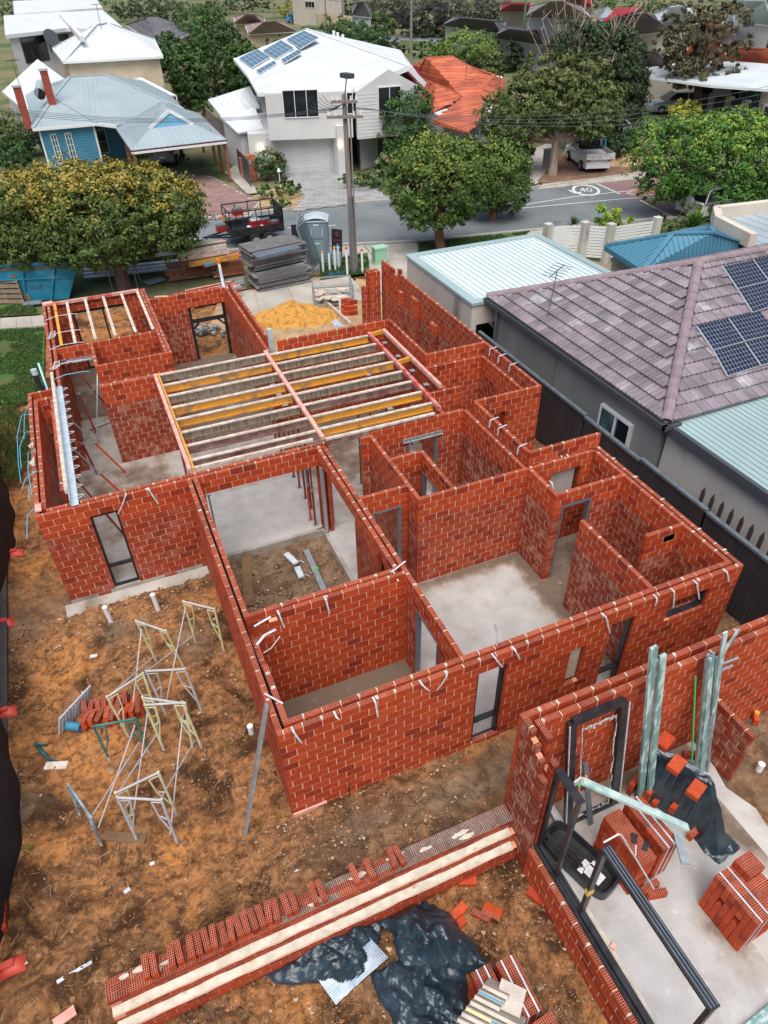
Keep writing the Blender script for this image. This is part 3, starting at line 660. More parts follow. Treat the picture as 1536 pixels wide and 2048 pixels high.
mb = MB(); mb.bar((7.46, 19.0, Z), (7.42, 14.0, Z), .09, .12); mb.build('bearer', M['timber_red'], big)
mb = MB(); mb.bar((7.97, 19.0, Z), (7.97, 15.05, Z), .09, .12); mb.build('bearer', M['timber_pink'], big)
for y in (18.95, 16.9): 
    mb = MB(); mb.bar((7.50, y, Z-.04), (7.93, y+.08, Z-.04), .08, .12); mb.build('noggin', M['timber_yel'], big)
small = thing('timber_formwork', 'small timber frame of six pale speckled boards over the corner room nearest the skip bin', 'timber frame', (-1.57, 22.3, 2.5))
for i, x in enumerate((-1.40, -1.0, -.40, .20, .82, 1.36)):
    mb = MB(); mb.bar((x, 25.80, 2.63), (x+.02, 22.30, 2.63), .09, .05); mb.build('joist', M['timber_top' if i not in (0,) else 'timber_yel'], small)
for x0, x1, mt in ((-1.5, -1.2, 'timber_red'), (-1.2, -.3, 'timber_pink'), (-.3, .5, 'timber_red'), (.5, 1.42, 'timber_pink')):
    mb = MB(); mb.bar((x0+.003, 25.86, 2.63), (x1, 25.86, 2.63), .09, .10); mb.build('rail', M[mt], small)
# loose pallets of brick capping at the corner
mb = MB(); mb.rbox(-1.62, 26.0, 2.585, .34, .26, .07, .1); mb.build('mortar_board', M['timber_top'], tag=None) if False else mb.build('mortar_board', M['timber_pink'], label='pinkish rounded board lying on the top corner of the house beside the skip bin', cat='board')

# steel props
def prop(x, y, z1, label, tilt=(0, 0), orange=False, z0=0.):
    t = thing('steel_prop', label, 'prop', (x, y, z0), 0, 'telescopic steel props holding up the formwork')
    tp = np.array([x+tilt[0], y+tilt[1], z1]); b = np.array([x, y, z0]); md = b+(tp-b)*.55
    mb = MB(); mb.tube([b+[0, 0, .01], md], .030, 8); mb.build('outer_tube', M['prop_orange' if orange else 'prop'], t)
    mb = MB(); mb.tube([md, tp], .023, 8); mb.build('inner_tube', M['galv' if orange else 'prop'], t)
    mb = MB(); mb.tube([md-(tp-b)*.012, md+(tp-b)*.012], .045, 8); mb.tube([md+[-.06, 0, .03], md+[.06, 0, .03]], .007, 5); mb.build('collar', M['galv'], t)
    mb = MB(); mb.box(x-.07, x+.07, y-.07, y+.07, z0+.004, z0+.012); mb.build('base_plate', M['galv'], t)
    mb = MB(); mb.box(tp[0]-.07, tp[0]+.07, tp[1]-.07, tp[1]+.07, z1, z1+.01); mb.build('head_plate', M['galv'], t)
    return t
prop(3.75, 14.25, 2.10, 'bright orange steel prop with grey collar just inside the wide opening', orange=True)
for i, y in enumerate((14.7, 15.2, 15.75, 16.3, 16.9, 17.5, 18.1)):
    prop(3.92, y, 2.42, 'red oxide prop in the row under the middle bearer, %s from the wide opening' % ('first', 'second', 'third', 'fourth', 'fifth', 'sixth', 'last')[i])
prop(3.80, 13.99, 2.1, 'dark red prop close behind the galvanised corner post')
for i, y in enumerate((18.4, 17.4, 16.4, 15.5)): prop(7.75, y, 2.55, 'prop against the smeared wall of the living room, %s from the street' % ('first', 'second', 'third', 'fourth')[i])
for i, (x, y) in enumerate(((5.6, 15.2), (6.4, 14.9), (6.6, 16.9))): prop(x, y, 2.44, 'prop standing alone on the living room floor, %s' % ('under the nearest yellow joists', 'nearest the laundry doorway', 'below the middle grey joist')[i])
for i, y in enumerate((16.6, 15.4)): prop(1.0, y, 2.56, 'short row prop under the pink bearer beside the brick pier wall, %s one' % ('far', 'near')[i])
for i, (x, y, tx, ty, og) in enumerate(((-.55, 18.55, -1.05, .1, True), (-.55, 16.9, -1.1, .2, True), (-.95, 15.6, -.75, .2, False), (-1.35, 18.9, -.2, -.3, False))):
    prop(x, y, 2.18, ('orange prop leaning under the galvanised beam, far one', 'orange prop leaning under the galvanised beam, near one', 'dark red prop leaning behind the narrow black window', 'thin dark prop leaning in the alcove corner')[i], (tx, ty), og)
for i, (x, y, tx, ty) in enumerate(((-.35, 21.6, -.95, .4), (-1.15, 21.2, -.3, 1.0))):
    prop(x, y, 2.2, ('red prop leaning across the doorway of the passage', 'red prop leaning against the passage west wall')[i], (tx, ty))
mb = MB(); mb.bar((-1.3, 21.5, .06), (-.5, 21.75, .06), .05, .03); mb.build('batten', M['galv_white'], label='thin pale batten lying across the passage floor', cat='batten')
mb = MB(); mb.tube([(-1.2, 20.4, .05), (-.55, 21.9, 1.9)], .02, 6); mb.build('scaffold_tube', M['galv'], label='grey steel tube leaning inside the passage', cat='tube')

# galvanised lintel beam with hooks over the alcove
lb = thing('lintel_beam', 'long bright galvanised lintel beam with a row of wire hooks on the west wing wall', 'steel beam', (-1.7, 13.8, 2.58))
mb = MB(); mb.box(-1.70, -1.54, 13.75, 19.6, 2.60, 2.61); mb.box(-1.70, -1.69, 13.75, 19.6, 2.61, 2.75); mb.box(-1.55, -1.54, 13.75, 19.6, 2.53, 2.60); mb.build('channel', M['galv_white'], lb)
mb = MB(); mb.box(-1.79, -1.715, 14.3, 20.4, 2.58, 2.70); mb.build('timber_ledger', M['timber_top'], lb)
for i in range(14):
    y = 14.0+i*.41; mb = MB(); mb.tube([(-1.54, y, 2.6), (-1.46, y+.01, 2.62), (-1.40, y+.05, 2.62), (-1.44, y+.09, 2.62), (-1.54, y+.09, 2.62)], .008, 5); mb.build('hook', M['strap'], lb)
# torn membrane and blue cords over the west cavity
mb = MB()
for y0, y1 in ((15.4, 16.9),):
    P = np.array([[[-2.38+.10*math.sin(i*.9)*j/3-.05*j/3, y0+(y1-y0)*i/12, 2.60-.10*j/3*abs(math.sin(i*.7))] for j in range(4)] for i in range(13)]); mb.grid(P)
mb.build('membrane', M['membrane'], house, smooth=True)
mb = MB(); mb.box(-2.43, -2.30, 13.84, 14.12, 2.60, 2.63); part('membrane', mb, M['timber_pink'])
cords = [((-2.40, 14.05, 2.63), (-2.62, 13.95, 2.5), (-2.75, 13.6, 2.15)), ((-2.40, 15.0, 2.6), (-2.55, 15.0, 2.55), (-2.62, 14.8, 2.3)), ((-2.35, 15.5, 2.6), (-2.62, 15.45, 2.5), (-2.75, 15.3, 2.35)), ((-2.36, 16.4, 2.6), (-2.52, 16.5, 2.55), (-2.64, 16.2, 2.2), (-2.66, 15.6, 1.9)),
         ((-2.35, 17.4, 2.6), (-2.55, 17.4, 2.62), (-2.75, 17.1, 2.4), (-2.82, 16.6, 2.1)), ((-2.34, 18.3, 2.62), (-2.6, 18.3, 2.65), (-2.8, 17.7, 2.4), (-2.88, 16.9, 2.1), (-2.9, 16.3, 1.9)), ((-2.42, 18.9, 2.6), (-2.6, 18.8, 2.4), (-2.75, 18.2, 2.0))]
for c in cords:
    mb = MB(); mb.tube(c, .009, 5); mb.build('tie_wire', M['blue_wire'], house)
for y in (20.1, 20.9, 22.2, 23.2, 24.6):
    mb = MB(); mb.tube([(-1.75, y, 2.6), (-1.4, y+.05, 2.66), (-.9, y+.08, 2.64), (-.75, y+.1, 2.6)], .013, 5); mb.build('tie_wire', M['strap'] if y > 20.5 else M['blue_wire'], house)
for y in (20.85, 23.1):
    mb = MB(); mb.tube([(-1.7, y, 2.6), (-1.62, y+.15, 2.72), (-1.5, y+.2, 2.7), (-1.52, y-.05, 2.66), (-1.72, y-.15, 2.63), (-1.78, y, 2.6)], .018, 5); mb.build('tie_coil', M['strap'], house)

# ================================================================= SECOND BRICK STRUCTURE (front right)
SZ = .42
shed = thing('unfinished_outbuilding', 'unfinished red brick outbuilding at lower right with a jagged wall corner and pale concrete floor', 'unfinished building', (4.14, 4.93, SZ))
def sw(*a, **k): return wall(shed, *a, **k)
SB = SZ-.17
sw('x', 4.14, 11.2, 4.84, 17, zb=SB+.0, k=.12, single=60, label='outer leaf of the tall wall')
sw('x', 4.28, 11.2, 4.66, 17, zb=SB, k=.15, single=160, ph=.12, label='inner leaf of the tall wall facing the concrete floor')
sw('y', 4.18, 4.84, 4.14, 20, [(4.18, 4.84, SB+17*CO-.01, 9), (4.56, 4.62, SB+16*CO, 9), (4.34, 4.56, SB+16*CO-.02, 9), (4.18, 4.34, SB+14*CO-.02, 9)], zb=SB-.51, k=1.6, label='smeared jagged end wall with missing bricks') if False else None
# smeared jagged end wall
sw('y', 4.16, 4.84, 4.14, 20, [(4.44, 4.60, SB+16*CO, 9), (4.16, 4.44, SB+15*CO, 9), (4.16, 4.30, SB+13*CO, 9)], zb=SB-3*CO, k=1.95, ph=.05, single=60, label='smeared jagged end wall')
sw('y', 4.40, 4.66, 4.28, 17, zb=SB, k=.3, ph=.03); sw('y', 4.16, 4.40, 4.28, 15, [(4.28, 4.40, SB+13*CO, 9)], zb=SB, k=.3)
sw('y', .6, 4.14, 4.14, 5, zb=-.36, k=.2, single=20, ph=.1, label='low sill wall beside the black door track')
sw('y', 3.78, 4.66, 8.05, 8, zb=SZ-.03, k=.9, label='short stub partition in the outbuilding')
# slab of the outbuilding with its broken edge
edge = [(4.24, 4.66), (8.05, 4.66), (8.03, 4.1), (7.92, 3.7), (8.10, 3.2), (8.02, 2.8), (7.7, 2.3), (7.35, 1.9), (6.75, 1.62), (6.45, 1.35), (6.55, .9), (6.3, .5), (4.24, .5)]
mb = MB(); mb.prism([(x, y, SZ) for x, y in edge][::-1], (0, 0, -.3)); o = mb.build('outbuilding_floor', M['slab_light']); o['kind'] = 'structure'
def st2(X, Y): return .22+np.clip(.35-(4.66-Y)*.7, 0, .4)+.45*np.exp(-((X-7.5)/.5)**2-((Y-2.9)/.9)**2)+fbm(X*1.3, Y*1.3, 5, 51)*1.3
for (a0_, a1_, b0_, b1_) in ((4.43, 7.9, 3.7, 4.66), (4.43, 7.65, 2.3, 3.7), (4.43, 6.45, .5, 2.3), (6.45, 7.3, 1.95, 2.3)): sheet_attr('floor', a0_, a1_, b0_, b1_, .05, SZ+.003, st2, M['floor'])
# black sliding door track on the sill
mb = MB(); mb.box(4.245, 4.43, .55, 4.15, SZ+.0, SZ+.07)
for x in (4.26, 4.32, 4.38): mb.box(x, x+.02, .55, 4.15, SZ+.07, SZ+.095)
mb.build('door_track', M['black'], shed)
blob(4.45, 2.5, .07, 1.2, SZ+.006, M['mortar_white'], 'spilt_mortar', 19, amp=.6)
# upright black frames
def frameY(parent, x, y0, y1, z0, z1, t=.06, d=.06, rails=()):
    for (nm, a) in (('post', (x, x+d, y0, y0+t, z0, z1)), ('post', (x, x+d, y1-t, y1, z0, z1)), ('head', (x-.01, x+d+.05, y0, y1, z1, z1+.05)), ('sill', (x, x+d, y0+t, y1-t, z0, z0+t))):
        mb = MB(); mb.box(*a); mb.build(nm, M['black'], parent)
f1 = thing('black_doorway', 'narrow upright black door frame standing at the jagged wall end', 'door frame', (4.33, 3.6, SZ+.1)); frameY(f1, 4.30, 3.58, 4.14, SZ+.1, 2.70)
mb = MB(); mb.bar((4.33, 4.05, 1.05), (4.75, 3.55, .55), .05, .05); mb.build('brace', M['black'], f1)
f2 = thing('black_doorway', 'long black sliding door frame standing over the low sill wall', 'door frame', (4.33, 1.0, SZ+.1)); frameY(f2, 4.30, 1.0, 3.02, SZ+.1, 2.5, d=.09)
for xx in (4.315, 4.36, 4.405):
    mb = MB(); mb.box(xx, xx+.012, 1.02, 3.0, 2.55, 2.57); mb.build('track_rail', M['galv_door'], f2)
mb = MB(); mb.box(4.295, 4.40, 2.955, 3.025, 1.18, 1.32); mb.build('yellow_tape', mk('yellow_tape', (.7, .5, .08), rough=.5), f2)
mb = MB(); mb.tube([(4.36, 3.06, 2.58), (4.60, 3.06, 2.62), (4.66, 3.05, 2.55), (5.45, 2.75, .80)], .013, 6); mb.bar((4.95, 2.93, 1.95), (5.05, 3.05, 1.95), .015, .015); mb.build('bent_tube', M['strap'], label='bent white tube hooked on the long black frame and reaching over the brick pack', cat='tube')
# large leaning black window frame
fw = thing('black_window', 'big black window frame leaning against the inner brick wall, protective film round its edges', 'window frame', (4.9, 4.4, SZ))
p00 = np.array([5.0, 4.26, SZ+.01]); p10 = np.array([5.93, 4.26, SZ+.01]); p01 = np.array([4.86, 4.60, 2.97]); p11 = np.array([5.80, 4.60, 2.97])
up_ = np.array([0, -1., .1])
for a, c, nm in ((p00, p01, 'stile'), (p10, p11, 'stile'), (p01, p11, 'head'), (p00, p10, 'sill')):
    mb = MB(); mb.bar(a, c, .13, .09, up=up_); mb.build(nm, M['black'], fw)
ux = (p11-p01); uz = (p01-p00)
film = MB(); rs = random.Random(8)
ins = [p00+ux*.16+uz*.06, p00+ux*.84+uz*.06, p00+ux*.84+uz*.94, p00+ux*.16+uz*.94]
for a, c in zip(ins, ins[1:]+ins[:1]):
    n_ = 14
    for i in range(n_):
        q = a+(c-a)*(i/n_); q2 = a+(c-a)*((i+1)/n_); o_ = np.array([0, -.05-rs.uniform(0, .03), 0]); w_ = (np.mean(ins, axis=0)-(q+q2)/2)*rs.uniform(.02, .09)
        film.poly([q+o_, q2+o_, q2+o_+w_, q+o_+w_])
film.build('protective_film', mk('plastic_film', (.62, .64, .66), (.30, .32, .34), 14, .3), fw)
mb = MB(); mb.bar(p00+[-.075, -.06, 0], p01+[-.075, -.06, 0], .015, .02, up=up_); mb.bar(p10+[.075, -.06, 0], p11+[.075, -.06, 0], .015, .02, up=up_); mb.build('white_edge_seal', M['strap'], fw)
mb = MB(); mb.rbox(4.95, 4.27, 1.72, .16, .03, .12, .2, m=0); mb.rbox(5.02, 4.25, 1.66, .14, .03, .05, .3, m=1); mb.rbox(5.08, 4.24, 1.74, .08, .03, .12, 1.2, m=2); mb.build('sticker', [M['strap'], mk('green_sticker', (.05, .5, .14)), mk('orange_sticker', (.7, .2, .06))], fw)

def plank(name, p, q, w, h, mat, label, cat, up=(0, 0, 1)):
    mb = MB(); mb.bar(p, q, w, h, up=up); return mb.build(name, mat, label=label, cat=cat)
M['green_galv'] = mk('green_white_galvanised', (.16, .28, .27), (.50, .60, .58), 3.2, .5, .05, 40, stretch=(3, 3, .8), lo=.45, hi=.6)
M['green_pale'] = mk('pale_green_batten', (.55, .68, .64), (.25, .42, .40), 4, .5)
plank('steel_batten', (6.40, 4.12, SZ), (6.02, 4.57, 4.15), .12, .05, M['green_galv'], 'tallest green grey batten leaning on the inner brick wall, behind its shorter twin', 'batten', (0, -1, 0))
plank('steel_batten', (6.52, 4.04, SZ), (6.17, 4.50, 3.98), .11, .05, M['green_galv'], 'front one of the two long battens leaning on the inner brick wall', 'batten', (0, -1, 0))
plank('steel_angle', (5.35, 4.10, SZ), (5.27, 4.5, 1.75), .09, .03, M['galv_door'], 'short grey steel angle standing behind the leaning black frame', 'steel angle', (0, -1, 0))
rs = random.Random(12)
bt = thing('steel_bundle', 'bundle of green white galvanised lengths leaning on the wall next to the stub partition', 'steel lengths', (7.75, 4.1, SZ))
for i in range(16):
    a = rs.uniform(-.14, .14); b_ = rs.uniform(-.05, .05); tz = rs.choice([3.3, 3.32, 3.35, 3.4, 3.36]); 
    if i in (3, 9): tz = 3.85
    mb = MB(); mb.bar((7.76+a, 4.14+b_-.04, SZ), (7.36+a*.8, 4.53+b_*.5, tz), .045 if i % 3 else .06, .03, up=(0, -1, 0)); mb.build('steel_length', M['green_galv' if i % 2 else 'galv'], bt)
plank('steel_angle', (7.42, 4.55, 2.75), (7.87, 4.62, 3.62), .05, .03, M['green_galv'], 'short length lying diagonally over the wall top beside the leaning bundle', 'steel angle', (0, -1, 0))
for i, (z_, q) in enumerate(((3.05, (7.80, 4.40, 3.22)), (2.85, (7.78, 4.42, 3.02)))):
    plank('steel_bracket', (7.42, 4.5, z_), q, .035, .02, M['galv'], 'small steel bracket sticking out of the leaning bundle, %s one' % ('upper', 'lower')[i], 'bracket')
plank('straight_edge', (7.54, 4.14, SZ), (7.18, 4.55, 2.9), .02, .02, mk('green_edge', (.03, .5, .12)), 'bright green straight edge on the left side of the leaning bundle', 'straight edge', (0, -1, 0))
plank('steel_batten', onX(1165, 1562, 4.62), G(1375, 1655, 1.46), .11, .05, M['green_pale'], 'pale green batten running from the narrow black frame to the strapped brick pack', 'batten')
plank('steel_angle', (6.0, 3.12, 1.46), (5.78, 2.68, 1.46), .12, .03, M['galv'], 'grey galvanised angle lying across the end of the strapped brick pack', 'steel angle')

# ---- brick packs
def pack(x0, y0, z0, nx, ny, nz, label, rot=0., straps=(), miss=(), group='packs of new bricks', step=None):
    """bricks standing with their holes up: .305 along x, .09 along y"""
    t = thing('brick_pack', label, 'brick pack', (x0, y0, z0), rot, group); rs = random.Random(int(x0*100)); mw = parent_world(t)
    for i in range(nx):
        for j in range(ny):
            hz = nz if step is None else step(i, j)
            for k in range(hz):
                if (i, j, k) in miss: continue
                vis = (k >= hz-1) or i in (0, nx-1) or j in (0, ny-1)
                if not vis: continue
                p = mw @ Vector((.155+i*.315+rs.uniform(-.004, .004), .045+j*.094+rs.uniform(-.002, .002), .082+k*.1655))
                brick_obj(.305, .088, .162, k == hz-1, p, (0, 0, rot+rs.uniform(-.01, .01)), t, .0)
    for s in straps:
        mb = MB(); H = nz*.1655+.004; D = ny*.094
        pts = [(s, -.004, 0), (s, -.004, H), (s, D, H), (s, D, 0)]
        P = [mw @ Vector(p) for p in pts]
        for a, c in zip(P[:-1], P[1:]): mb.bar(a, c, .022, .006)
        mb.build('strap', M['galv_white'], t)
    return t
pack(5.18, 2.93, SZ, 1, 9, 6, 'pack of bricks with black gloves on top, beside the black tub', .03, miss=((0, 3, 2),))
pack(5.65, 2.98, SZ, 1, 9, 6, 'strapped pack of bricks under the end of the pale green batten', .05, straps=(.1, .22))
pack(6.14, 1.65, SZ, 2, 8, 6, 'strapped stack of bricks at the right edge on the concrete, two bricks wide', .06, straps=(.08, .24), miss=((0, 2, 3), (0, 5, 3)), step=lambda i, j: 6 if i == 0 else (6 if j < 5 else 7))
zl = -.40
pack(2.44, 2.22, zl, 1, 8, 5, 'strapped pack of bricks half covered by pale pavers at the bottom edge', .0, straps=(.09, .22))
pack(2.83, 2.18, zl, 1, 8, 5, 'strapped pack of bricks at the bottom edge with open top, right of the paver stack', .0, straps=(.09, .25))
pack(2.95, 1.72, zl, 1, 4, 5, 'short row of bricks just below the bottom paver stack', .06)
# gloves
mb = MB()
for (x, y, r_) in ((5.34, 3.28, .9), (5.42, 3.12, .5)):
    z_ = 1.42; mb.rbox(x, y, z_, .10, .07, .03, r_)
    for i in range(4): mb.rbox(x+.07*math.cos(r_+(i-1.5)*.35), y+.07*math.sin(r_+(i-1.5)*.35), z_, .07, .02, .022, r_+(i-1.5)*.35)
mb.build('gloves', M['black'], label='pair of black gloves lying on top of the brick pack', cat='gloves')
# pavers stacked on the bottom packs
M['paver'] = mk('limestone_paver', (.58, .52, .44), (.45, .40, .34), 5, .85, .35, 30, c3=(.32, .27, .2), s3=5, w3=(.6, .72)); M['blue_edge'] = mk('blue_paper', (.08, .27, .38)); M['yel_edge'] = mk('yellow_paper', (.75, .62, .25))
ps = thing('paver_stack', 'leaning stack of pale stone pavers with blue and yellow paper edges on brick packs', 'pavers', (2.3, 2.4, .45))
for i in range(13):
    u_ = i % 7; row = i//7
    c = np.array([2.66-u_*.085-row*.02, 2.60-u_*.035-row*.36, .50+.10]); mb = MB()
    ex = np.array([.22, -.25, .02]); ex = ex/np.linalg.norm(ex)*.36; ez = np.array([-.18, -.10, .28]); ez = ez/np.linalg.norm(ez)*.36; ey = np.cross(ex, ez); ey = ey/np.linalg.norm(ey)*.05
    mb.obox(c, ex, ey, ez); mb.build('paver', M['paver'], ps)
    if i in (1, 4, 8): mb = MB(); mb.obox(c+ez*.502, ex*.98, ey*.6, ez*.012); mb.build('paper_strip', M['blue_edge' if i != 4 else 'yel_edge'], ps)
for (x, y, r_) in ((2.74, 2.42, .75), (2.30, 2.15, .8)):
    mb = MB(); mb.rbox(x, y, .64, .36, .36, .045, r_); mb.build('paver', M['paver'], ps)

# ================================================================= RETAINING WALL
rw = thing('retaining_wall', 'low stepped brick retaining wall with cream mortar bands running to the jagged brick corner', 'retaining wall', (-2.42, 4.62, -.4))
RZ = .63; cnt = 0; mb = MB(); mc = MB(); core = MB(); rs = random.Random(4)
# three corbelled tiers: top tier is header bricks (305 wide), each lower tier steps 110 mm out to the south
for tier in range(3):
    y0 = 4.615-tier*.115; zt_ = RZ-tier*.262
    for c in range(2 if tier < 2 else 3):
        z0 = zt_-CO*.5*(c+1)-(0 if c == 0 else 0); 
        z0 = zt_-.131*(c+1)
        s = -2.42+(.16 if (tier+c) % 2 else 0)
        core.box(-2.415, 4.13, y0+.003, 4.90, z0, z0+(.034 if (c == 0 and tier == 0) else .131))
        while s < 4.12:
            L = min(.305, 4.13-s); 
            if tier == 0 and c == 0:
                for q in range(3):
                    yy = y0+.045+q*.1
                    perf_add(mb if s < 1.75 and not (s > -.2 and rs.random() < .3) else mc, L, .094, .121, mat4((s+L/2, yy, z0+.0605+rs.uniform(-.002, .002)), (1, 0, 0), (0, 1, 0), (0, 0, 1)), rs.random(), .3)
            else:
                if cnt < 200: brick_obj(L, .1, .121, False, (s+L/2, y0+.05, z0+.0605), (0, 0, 0), rw, .4); cnt += 1
                else: mb.box(s, s+L, y0, y0+.1, z0, z0+.121, rs.random(), .4)
            s += .315
core.build('mortar_core', M['bed'], rw); mb.build('brickwork', [M['brick'], M['skylit_brick_top']], rw)['kind'] = 'stuff'; mc.build('mortared_brickwork', [M['brick'], M['mortar_grey']], rw)['kind'] = 'stuff'
for tier in range(2):     # cream mortar fillets on the two ledges
    y1 = 4.615-tier*.115; zz = RZ-(tier+1)*.262; n = 150; x = np.linspace(-2.40, 4.05, n)
    P = np.zeros((n, 5, 3))
    for j, (dy, dz) in enumerate(((.0, .065), (-.035, .055), (-.085, .02), (-.112, -.012), (-.114, -.022))):
        nz = fbm(x*3, x*0+j*1.7+tier*9, 4, 5)
        P[:, j, 0] = x; P[:, j, 1] = y1+dy-.004+nz*.012; P[:, j, 2] = zz+dz+nz*(.05 if j in (0, 4) else .01)
    m_ = MB(); m_.grid(P[:, ::-1]); m_.build('mortar_band', M['mortar_white'], rw, smooth=True)
# mortar spread along the top
for i in range(16):
    x = rs.uniform(-2.3, 3.9)
    if -1.4 < x < 1.2 and i % 3: continue
    m_ = MB(); n = 10; R = rs.uniform(.04, .13); oy = rs.uniform(-.09, .09); pts = [(x+R*1.8*math.cos(a)*rs.uniform(.5, 1), 4.765+oy+.05*math.sin(a)*rs.uniform(.4, 1), RZ+.004+i*.0002) for a in np.linspace(0, 2*math.pi, n, endpoint=False)]
    m_.prism(pts[::-1], (0, 0, -.006)); m_.build('mortar_spread', M['mortar_white'], rw)
# bricks standing on edge along its top
spots = [-1.83, -1.72, -1.47, -1.36, -1.19, -1.08, -.97, -.86, -.72, -.60, -.49, -.38, -.27, -.15, -.03, .08, .25, .36, .68, .80, 1.36, 1.60, 2.0, 2.12]
words = ['first', 'second', 'third', 'fourth', 'fifth', 'sixth', 'seventh', 'eighth', 'ninth', 'tenth', 'eleventh', 'twelfth', 'thirteenth', 'fourteenth', 'fifteenth', 'sixteenth', 'seventeenth', 'eighteenth', 'nineteenth', 'twentieth', 'twenty first', 'twenty second', 'twenty third', 'twenty fourth']
rs = random.Random(6)
for i, x in enumerate(spots):
    o = brick_obj(.305, .088, .162, True, (x, 4.79+rs.uniform(-.015, .015), RZ+.01+.081), (rs.uniform(-.06, .02), 0, math.pi/2+rs.uniform(-.14, .1)), None)
    tag(o, '%s loose brick from the left standing on top of the retaining wall' % words[i], 'brick', 'loose bricks along the top of the retaining wall')

mb = MB(); mb.tube([(-2.05, 19.75, 1.6), (-2.12, 19.9, 2.95)], .075, 10, m=0); mb.tube([(-2.12, 19.9, 2.95), (-2.125, 19.91, 3.1)], .085, 10, m=1); mb.build('vent_pipe', [M['black'], M['galv_white']], label='black vent pipe with grey cap beside the wing wall', cat='pipe')
mb = MB(); mb.bar((-1.95, 19.8, 2.3), (-2.02, 20.6, 2.95), .05, .03); mb.build('pipe_length', mk('pale_cyan_pipe', (.35, .70, .78)), label='pale cyan strip standing by the black vent pipe', cat='strip')
# ================================================================= STREET, NEIGHBOURS, TREES
FW = np.array([_f[0], _f[1], 0.]); FW /= np.linalg.norm(FW); RT = np.array([FW[1], -FW[0], 0.])
def ground_poly(name, pts, z, mat, kerb=False):
    mb = MB(); P = [G(x, y, z) if len(q) == 2 else None for q in pts for x, y in [q[:2]]]
    mb.poly(P); o = mb.build(name, mat); o['kind'] = 'structure'; return o
M['farground'] = mk('dry_verge', (.10, .13, .04), (.22, .17, .10), .25, .95, .3, 8, c3=(.06, .10, .03), s3=.1, w3=(.45, .6))
M['asphalt'] = mk('asphalt', (.13, .15, .155), (.17, .19, .195), .35, .85, .25, 60, c3=(.085, .095, .10), s3=.5, w3=(.56, .7))
M['red_asphalt'] = mk('red_asphalt', (.20, .115, .12), (.24, .14, .14), .6, .85, .25, 60)
M['kerb'] = mk('kerb_concrete', (.42, .40, .37), (.34, .32, .30), 2, .85, .2, 40)
M['path'] = mk('path_concrete', (.44, .41, .36), (.34, .31, .27), 1.1, .85, .2, 40, c3=(.26, .22, .17), s3=.5, w3=(.58, .7))
M['grass'] = mk('lawn', (.035, .085, .015), (.07, .14, .025), 2.5, .95, .8, 30, c3=(.10, .075, .035), s3=.6, w3=(.50, .60))
M['paint_white'] = mk('road_paint', (.72, .72, .70), (.5, .5, .5), 8, .7)
M['sand'] = mk('building_sand', (.46, .31, .17), (.36, .23, .12), 1.5, .95, .9, 20, c3=(.23, .15, .09), s3=.9, w3=(.5, .65))
M['mulch'] = mk('dirt_verge', (.14, .075, .05), (.24, .14, .09), 2, .95, .6, 20)
M['pave_grey'] = mk('grey_paver', (.33, .33, .33), (.26, .26, .26), 1.5, .8, .2, 30, vary=.12)
M['pave_pink'] = mk('pink_paver', (.30, .19, .165), (.23, .14, .12), 1.2, .8, .2, 30, vary=.15)
far = MB(); far.box(-260, 700, -40, 900, -1.4, -.8); o = far.build('terrain', M['farground']); o['kind'] = 'structure'
ap = MB(); ap.poly([(-200, 31.6, -.05), (12.58, 31.6, -.05), (12.58, -30, -.05), (500, -30, -.05), (690, 890, -.05), (-200, 890, -.05)]); ap.poly([(-200, -30, -.1), (-8.95, -30, -.1), (-8.95, 31.55, -.1), (-200, 31.55, -.1)]); ap.poly([(-8.9, -30, -.4), (12.55, -30, -.4), (12.55, .62, -.4), (-8.9, .62, -.4)])
o = ap.build('verge', M['farground']); o['kind'] = 'structure'
ground_poly('street', [(-260, 470), (0, 455), (430, 437), (600, 417), (780, 402), (1060, 378), (1265, 350), (1700, 300), (1900, 380), (1520, 432), (1330, 438), (1060, 463), (835, 485), (500, 500), (0, 545), (-260, 560)], .0, M['asphalt'])
ground_poly('side_street', [(560, 58), (700, 66), (860, 74), (1130, 110), (1140, 122), (840, 88), (690, 78), (540, 64)], .05, M['asphalt'])
ground_poly('side_street', [(1240, 230), (1400, 275), (1400, 290), (1180, 250)], .05, M['asphalt'])
def kerb(pts, name='kerb', z=.12, w=.16, z0=-.05):
    mb = MB(); P = [G(x, y, 0) for x, y in pts]
    for a, c in zip(P[:-1], P[1:]):
        mb.bar(a+[0, 0, (z+z0)/2], c+[0, 0, (z+z0)/2], w, z-z0)
    o = mb.build(name, M['kerb']); o['kind'] = 'structure'
kerb([(-260, 470), (0, 455), (430, 437), (600, 417), (780, 402)]); kerb([(780, 402), (1060, 378), (1265, 350), (1700, 300)])
kerb([(-260, 560), (0, 545), (500, 500), (835, 485), (1060, 463), (1330, 438), (1520, 432)])
